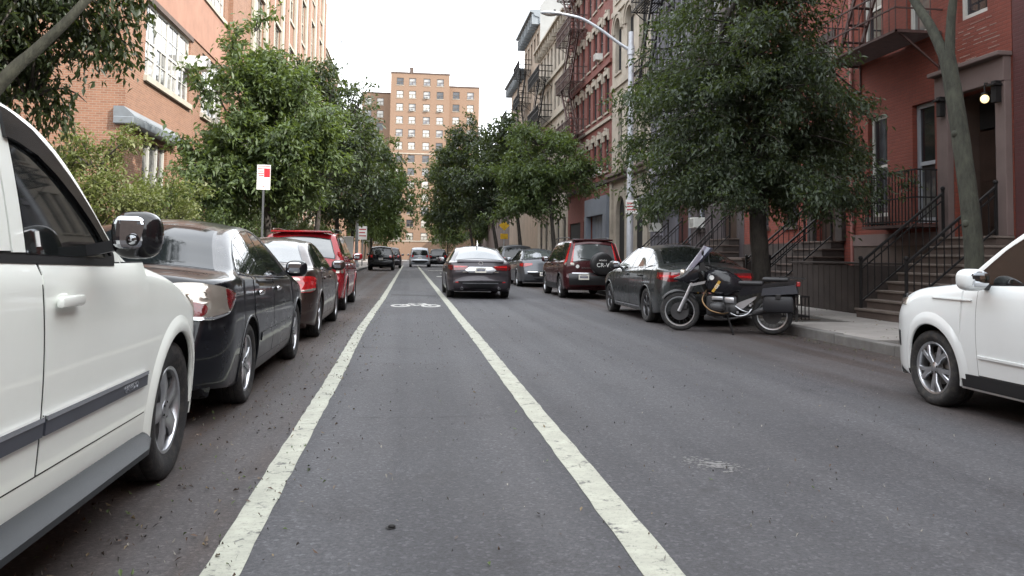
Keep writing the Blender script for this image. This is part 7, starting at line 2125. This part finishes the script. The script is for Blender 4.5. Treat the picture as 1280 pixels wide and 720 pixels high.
# ------------------------------------------------------------------ touring motorcycle: local x forward, y to its left, z up
def make_moto():
    t = thing('motorcycle', 'black touring motorcycle with windscreen and side cases parked nose out at the kerb', 'motorcycle', (5.30, 12.98, 0), R_(152))
    MP = paint_mat('motorcycle black paint', (0.012, 0.012, 0.015), rough=.22)
    M_SEAT = mat('motorcycle seat vinyl', (.022, .022, .024), rough=.55, var=.15, bmp=.2, bscale=120)
    M_CASE = mat('dark case plastic', (.010, .0105, .013), rough=.5, var=.15, bmp=.1, bscale=120)
    M_CASEL = mat('case lid plastic', (.035, .037, .045), rough=.42, var=.12)
    M_ENG = mat('cast engine metal', (.05, .05, .052), rough=.5, metal=.5, var=.25, vscale=12, bmp=.3, bscale=40)
    M_DKS = mat('dull dark steel', (.06, .06, .062), rough=.5, metal=.6, var=.2)
    M_FORK = mat('fork aluminium', (.50, .51, .53), rough=.3, metal=.8, var=.1)
    M_SCREEN = mat('smoked windscreen', (.09, .095, .13), rough=.06, var=.15, vscale=4, ior=1.6)
    M_YEL = mat('yellow decal', (.50, .30, .05), rough=.4, var=.05)
    M_BRASS = mat('bronze engine guard', (.16, .10, .05), rough=.4, metal=.7, var=.2)
    FX, RX, RF, RR = .76, -.75, .335, .325
    for nm, x, r, w in (('front_wheel', FX, RF, .11), ('rear_wheel', RX, RR, .15)):
        e = thing_part(nm, t, (x, 0, r - .003))
        q = MB(); h = w / 2
        q.lathe([(-h * .8, r - .085), (-h, r - .05), (-h * .85, r - .018), (-h * .45, r - .003), (0, r), (h * .45, r - .003), (h * .85, r - .018), (h, r - .05), (h * .8, r - .085)], 44, axis='y')
        q.build('tyre', M_RUBBER, e, 50)
        q = MB(); q.lathe([(-h * .82, r - .082), (-h * .78, r - .098), (0, r - .104), (h * .78, r - .098), (h * .82, r - .082), (h * .70, r - .080), (0, r - .092), (-h * .70, r - .080)], 44, axis='y', closed=True)
        q.build('rim', M_FORK, e, 50)
        q = MB()
        for k in range(20):
            a = 2 * math.pi * k / 20; b_ = a + (.28 if k % 2 else -.28); s = .03 if k % 2 else -.03
            q.bar((.035 * math.cos(b_), s, .035 * math.sin(b_)), ((r - .11) * math.cos(a), s * 1.0, (r - .11) * math.sin(a)), .006)
        q.lathe([(-.06, .0), (-.06, .035), (-.04, .05), (.04, .05), (.06, .035), (.06, .0)], 16, axis='y')
        q.build('spokes', M_DKS, e, 40)
        for s in (1, -1) if x > 0 else (1,):
            q = MB(); q.lathe([(s * .066, .085), (s * .066, .15), (s * .071, .15), (s * .071, .085)], 30, axis='y', closed=True)
            q.lathe([(s * .067, .04), (s * .067, .088), (s * .070, .088), (s * .070, .04)], 20, axis='y', closed=True); q.build('brake_disc', M_DKS, e, 40)
    # fork
    for s in (1, -1):
        q = MB(); q.tube([(FX, s * .10, RF), (FX - .13, s * .10, .62), (FX - .30, s * .10, 1.02)], [.034, .030, .024], 12); q.build('fork_leg', M_FORK, t, 60)
        q = MB(); q.cbox(FX - .14, FX - .04, s * .075 - .02, s * .075 + .02, RF + .03, RF + .13, .012); q.build('brake_caliper', M_BLACK, t)
    q = MB()
    n = 16; v = []
    for i in range(n + 1):
        a = lerp(R_(35), R_(140), i / n)
        for yy, dr in ((-.07, -.02), (-.055, .008), (0, .018), (.055, .008), (.07, -.02)): v.append((FX + (RF + .025 + dr) * math.cos(a), yy, RF + (RF + .025 + dr) * math.sin(a)))
    q.grid(v, n + 1, 5); q.build('front_mudguard', M_BLACK, t, 60)
    # beak and headlamp cowl
    sec = [(FX + .10, .03, .86, .90), (FX - .02, .11, .83, .95), (FX - .14, .17, .80, 1.06), (FX - .26, .20, .80, 1.16), (FX - .34, .19, .86, 1.18)]
    v = []
    for (x, hw, z0, z1) in sec:
        for k in range(12):
            a = 2 * math.pi * k / 12
            v.append((x, hw * math.copysign(abs(math.cos(a)) ** .7, math.cos(a)), (z0 + z1) / 2 + (z1 - z0) / 2 * math.copysign(abs(math.sin(a)) ** .7, math.sin(a))))
    q = MB(); f = []
    for i in range(len(sec) - 1):
        for k in range(12): f.append((i * 12 + k, i * 12 + (k + 1) % 12, (i + 1) * 12 + (k + 1) % 12, (i + 1) * 12 + k))
    f += [tuple(range(12))[::-1], tuple((len(sec) - 1) * 12 + k for k in range(12))]
    q.add(v, f); q.build('headlamp_cowl', MP, t, 50)
    q = MB(); q.ell((FX - .06, 0, .98), (.06, .13, .075), 16, 10, power=.8); q.build('headlamp', M_CLEAR, t, 60)
    q = MB(); n = 12; v = []
    for i in range(n + 1):
        u = i / n
        for j in range(9):
            w = (j - 4) / 4
            x = lerp(FX - .08, FX - .40, u) - .13 * abs(w) ** 1.8; z = lerp(1.02, 1.46, u) - .05 * w * w * u
            v.append((x, w * lerp(.19, .20, u) * (1 - .1 * u), z))
    q.grid(v, n + 1, 9)
    v2 = [(p[0] - .006, p[1] * .99, p[2]) for p in v]; q.grid(v2, n + 1, 9, flip=True); q.build('windscreen', M_SCREEN, t, 70)
    for s in (1, -1):
        q = MB(); q.prism([(FX - .18, .80), (FX - .46, .865), (FX - .44, .815), (FX - .22, .765)], s * .175, s * .205, ax='y'); q.build('cowl_bracket', M_FORK, t, 40)
    # tank
    sec = [(.34, .10, .80, 1.00), (.26, .19, .66, 1.05), (.12, .235, .60, 1.075), (-.04, .23, .60, 1.05), (-.18, .17, .66, .96), (-.28, .12, .70, .88)]
    v = []; K = 16
    for (x, hw, z0, z1) in sec:
        for k in range(K):
            a = 2 * math.pi * k / K
            v.append((x, hw * math.copysign(abs(math.cos(a)) ** .65, math.cos(a)), (z0 + z1) / 2 + (z1 - z0) / 2 * math.copysign(abs(math.sin(a)) ** .65, math.sin(a))))
    f = []
    for i in range(len(sec) - 1):
        for k in range(K): f.append((i * K + k, i * K + (k + 1) % K, (i + 1) * K + (k + 1) % K, (i + 1) * K + k))
    f += [tuple(range(K))[::-1], tuple((len(sec) - 1) * K + k for k in range(K))]
    q = MB(); q.add(v, f); tank = q.build('tank', MP, t, 50)
    for s in (1, -1):
        q = MB(); q.add([(.205, s * .2395, .69), (.165, s * .2395, .675), (.05, s * .2395, .855), (.085, s * .2395, .88)], [(0, 1, 2, 3)]); 
        q.v += [(p[0], s * .2375, p[2]) for p in q.v]; q.f += [(4, 5, 6, 7), (0, 1, 5, 4), (1, 2, 6, 5), (2, 3, 7, 6), (3, 0, 4, 7)]; q.m += [0] * 5
        dcl = q.build('tank_stripe', M_YEL, tank)
        me = text_mesh('GS', .075, .0015); me.materials.append(M_WHITE_TXT)
        o = link('tank_lettering', me, dcl)
        ang = math.atan2(.29, -.20)
        ux, uz = -math.cos(ang), math.sin(ang)           # along the stripe, upwards and back
        X = Vector((math.cos(math.radians(125)), 0, math.sin(math.radians(125))))
        if s > 0: X = X
        else: X = -X if False else Vector((math.cos(math.radians(125)), 0, math.sin(math.radians(125))))
        Z = Vector((0, s, 0)); Yv = Z.cross(X)
        o.matrix_local = Matrix(((X.x, Yv.x, Z.x, .115), (X.y, Yv.y, Z.y, s * .2405), (X.z, Yv.z, Z.z, .775), (0, 0, 0, 1)))
        q = MB(); q.lathe([(s * .232, .0), (s * .240, .038), (s * .232, .040)], 18, axis='y', c=(.20, 0, .92)); q.build('round_badge', M_WHITE_TXT, tank, 60)
        q = MB(); q.ell((.10, s * .30, .43), (.13, .13, .085), 14, 10, power=.7); q.build('cylinder_head', M_ENG, t, 40)
        q = MB()
        for k in range(6): q.cbox(.0, .22, s * (.16 + k * .018), s * (.166 + k * .018), .34, .52, .003)
        q.build('cooling_fins', M_ENG, t)
        q = MB(); q.tube(catmull([(.30, s * .12, .70), (.34, s * .34, .55), (.22, s * .44, .40), (.02, s * .42, .34), (-.06, s * .2, .34)], 4), .014, 8); q.build('crash_bar', M_BRASS, t, 60)
        q = MB(); q.bar((-.22, s * .15, .36), (-.22, s * .30, .36), .03); q.build('foot_peg', M_FORK, t)
        q = MB(); q.prism([(-.30, .42), (-.14, .40), (-.20, .50), (-.34, .56), (-.50, .62), (-.48, .57)], s * .13, s * .15, ax='y'); q.build('peg_plate', M_FORK, t, 40)
        q = MB(); q.bar((-.42, s * .17, .48), (-.42, s * .30, .48), .03); q.build('foot_peg', M_FORK, t)
        # hand guard, grip and mirror
        q = MB(); q.tube(catmull([(.36, s * .08, 1.08), (.36, s * .22, 1.12), (.28, s * .36, 1.10), (.22, s * .44, 1.08)], 4), .013, 8); q.build('handlebar', M_BLACK, t, 60)
        q = MB(); q.tube([(.25, s * .40, 1.09), (.20, s * .48, 1.075)], .019, 10); q.build('grip', M_RUBBER, t, 60)
        q = MB(); q.tube([(.30, s * .33, 1.11), (.32, s * .36, 1.25), (.32, s * .37, 1.29)], .008, 6); q.ell((.33, s * .38, 1.33), (.02, .07, .045), 12, 8); q.build('mirror', M_BLACK, t, 60)
        q = MB(); q.prism([(.40, 1.02), (.36, 1.16), (.30, 1.17), (.26, 1.04)], s * .42, s * .44, ax='y'); q.build('hand_guard', M_BLACK, t, 40)
        # side case: body, pale lid
        q = MB(); q.cbox(-1.10, -.62, s * .23, s * .42, .38, .66, .06); cs = q.build('side_case', M_CASE, t, 40)
        q = MB(); q.prism([(-1.16, .70), (-.60, .65), (-.62, .76), (-1.12, .83)], s * .22, s * .43, ax='y'); q.build('case_lid', M_CASEL, cs, 40)
        q = MB(); q.cbox(-.90, -.82, s * .42, s * .436, .60, .68, .008); q.build('case_latch', M_BLACK, cs)
        q = MB(); q.bar((-.62, s * .20, .60), (-1.05, s * .20, .66), .022); q.build('case_rail', M_IRON, t)
    for s in (1, -1):
        q = MB(); q.tube(catmull([(-.10, s * .20, .34), (-.22, s * .26, .30), (-.36, s * .25, .33), (-.44, s * .22, .42)], 4), .012, 7); q.tube(catmull([(-.18, s * .22, .46), (-.28, s * .27, .40), (-.40, s * .24, .36)], 4), .010, 7); q.build('shift_linkage', M_FORK, t, 60)
        q = MB(); q.cbox(.02, .20, s * .17, s * .25, .55, .61, .012); q.cbox(-.16, .0, s * .14, s * .19, .50, .60, .02); q.build('throttle_body', M_FORK, t, 40)
        q = MB(); q.ell((-.14, s * .15, .40), (.085, .03, .085), 18, 8); q.build('gear_cover', M_DKS, t, 60)
    q = MB(); q.cbox(-.20, .30, -.16, .16, .28, .62, .04); q.build('engine', M_ENG, t, 40)
    q = MB(); q.cbox(.02, .34, -.14, .14, .20, .29, .02); q.build('sump_guard', M_DKS, t, 40)
    q = MB(); q.bar((.30, 0, .66), (.44, 0, .98), .07, .07); q.bar((-.28, .10, .66), (.28, .10, .74), .035); q.bar((-.28, -.10, .66), (.28, -.10, .74), .035); q.bar((-.25, .10, .68), (-.98, .12, .84), .03); q.bar((-.25, -.10, .68), (-.98, -.12, .84), .03); q.build('frame', M_IRON, t)
    q = MB(); q.tube([(-.18, -.09, .40), (RX, -.10, RR)], [.05, .045], 10); q.ell((RX, -.09, RR), (.09, .05, .09), 14, 8); q.build('swing_arm', M_ENG, t, 60)
    q = MB(); q.tube(catmull([(.26, .10, .36), (.20, .13, .24), (-.10, .15, .24), (-.45, .16, .33)], 4), .024, 8); q.build('exhaust_pipe', M_DKS, t, 60)
    q = MB(); q.tube([(-.45, .17, .34), (-.55, .20, .38), (-1.0, .22, .52), (-1.03, .22, .53)], [.03, .06, .06, .045], 14); q.build('silencer', M_ENG, t, 60)
    q = MB(); q.cbox(-.62, -.20, -.15, .15, .80, .875, .035); q.build('rider_seat', M_SEAT, t, 50)
    q = MB(); q.cbox(-1.02, -.60, -.14, .14, .87, .945, .035); q.build('pillion_seat', M_SEAT, t, 50)
    q = MB(); q.prism([(-.20, .80), (-.25, .62), (-.62, .70), (-1.10, .82), (-1.14, .90), (-1.02, .90), (-.6, .82)], -.12, .12, ax='y'); q.build('tail_panel', MP, t, 40)
    q = MB(); q.bar((-.86, .11, .95), (-1.26, .11, .93), .02); q.bar((-.86, -.11, .95), (-1.26, -.11, .93), .02); q.bar((-1.26, .11, .93), (-1.26, -.11, .93), .02); q.bar((-1.08, .11, .945), (-1.08, -.11, .945), .02); q.build('luggage_rack', M_BLACK, t)
    q = MB(); q.cbox(-1.19, -1.13, -.07, .07, .80, .88, .012); q.build('tail_lamp', M_REDL, t)
    n = 12; v = []
    for i in range(n + 1):
        a = lerp(R_(70), R_(195), i / n)
        for yy, dr in ((-.09, -.02), (0, .02), (.09, -.02)): v.append((RX + (RR + .06 + dr) * math.cos(a), yy, RR + (RR + .06 + dr) * math.sin(a)))
    q = MB(); q.grid(v, n + 1, 3); q.build('rear_mudguard', M_BLACK, t, 60)
    q = MB(); q.cbox(-1.18, -1.165, -.09, .09, .52, .66, .004); pl = q.build('licence_plate', M_PLATE, t)
    q = MB(); q.bar((-.04, .16, .30), (-.16, .34, .02), .022); q.bar((-.16, .34, .012), (-.16, .42, .012), .03, .02); q.build('side_stand', M_IRON, t)
    q = MB(); q.tube([(.30, .05, 1.0), (.36, .05, 1.06)], .03, 8); q.cbox(.34, .42, -.10, .10, 1.08, 1.16, .02); q.build('instruments', M_BLACK, t, 50)
    return t
make_moto()
# ------------------------------------------------------------------ fallen leaves and grit on the road
def litter(name, mts, pts, s0, s1):
    mb = MB()
    for (x, y) in pts:
        L = rng.uniform(s0, s1); w = L * rng.uniform(.35, .7); a = rng.uniform(0, 6.28); c, s = math.cos(a), math.sin(a)
        h = rng.uniform(.003, .02); k = rng.uniform(.0, .02)
        q = [(-L / 2, 0, .005), (0, -w / 2, .005 + k), (L / 2, 0, .006 + h), (0, w / 2, .005 + k * .7)]
        mb.add([(x + c * p[0] - s * p[1], y + s * p[0] + c * p[1], p[2]) for p in q], [(0, 1, 2), (0, 2, 3)], rng.randrange(len(mts)))
    o = mb.build(name, mts, fix=False); o['kind'] = 'stuff'
    return o
LM = [mat('brown fallen leaf', (.075, .045, .030), rough=.8, var=.3), mat('tan fallen leaf', (.12, .09, .065), rough=.8, var=.3), mat('yellow fallen leaf', (.15, .11, .06), rough=.7, var=.2), mat('dark wet leaf', (.04, .027, .02), rough=.6, var=.3), mat('green fallen leaf', (.07, .10, .03), rough=.7, var=.2)]
pts = []
for _ in range(2600): pts.append((rng.uniform(-3.3, -.75) if rng.random() < .93 else -.75 + abs(rng.gauss(0, .2)), 1.8 + 22 * rng.random() ** 1.3))
for _ in range(150): pts.append((rng.uniform(-.6, 1.0), rng.uniform(2.5, 25)))
for _ in range(120): pts.append((rng.uniform(1.1, 4.6), rng.uniform(2.5, 28)))
for _ in range(900): pts.append((KR - abs(rng.gauss(0, .35)) - .03, rng.uniform(4, 32)))
for _ in range(500): pts.append((rng.uniform(6.5, 10.5), rng.uniform(6, 30)))
litter('fallen_leaves', LM, [p for p in pts if p[0] < 6.3], .012, .036)
mb_ = [p for p in pts if p[0] >= 6.3]
o = litter('pavement_leaves', LM, mb_, .02, .05); o.location.z = .142
crumbs = []
for _ in range(2600): crumbs.append((rng.uniform(-3.3, -.6) if rng.random() < .7 else rng.uniform(-.6, 4.4), 1.8 + 14 * rng.random() ** 1.4))
litter('road_grit', [mat('pale grit', (.24, .22, .19), rough=.9, var=.3), mat('dark grit', (.04, .034, .03), rough=.9, var=.3), LM[0]], crumbs, .006, .018)
# a dark torn scrap in the bike lane
sc = MB()
blob(sc, 0, 0, .026, .004, 9); sc.ell((.005, .0, .009), (.018, .012, .010), 9, 5)
o = sc.build('road_scrap', mat('black rubber scrap', (.012, .011, .011), rough=.8, var=.2), fix=False); o.location = (-.06, 3.75, 0)
tag(o, 'small black scrap lying in the bike lane', 'scrap')
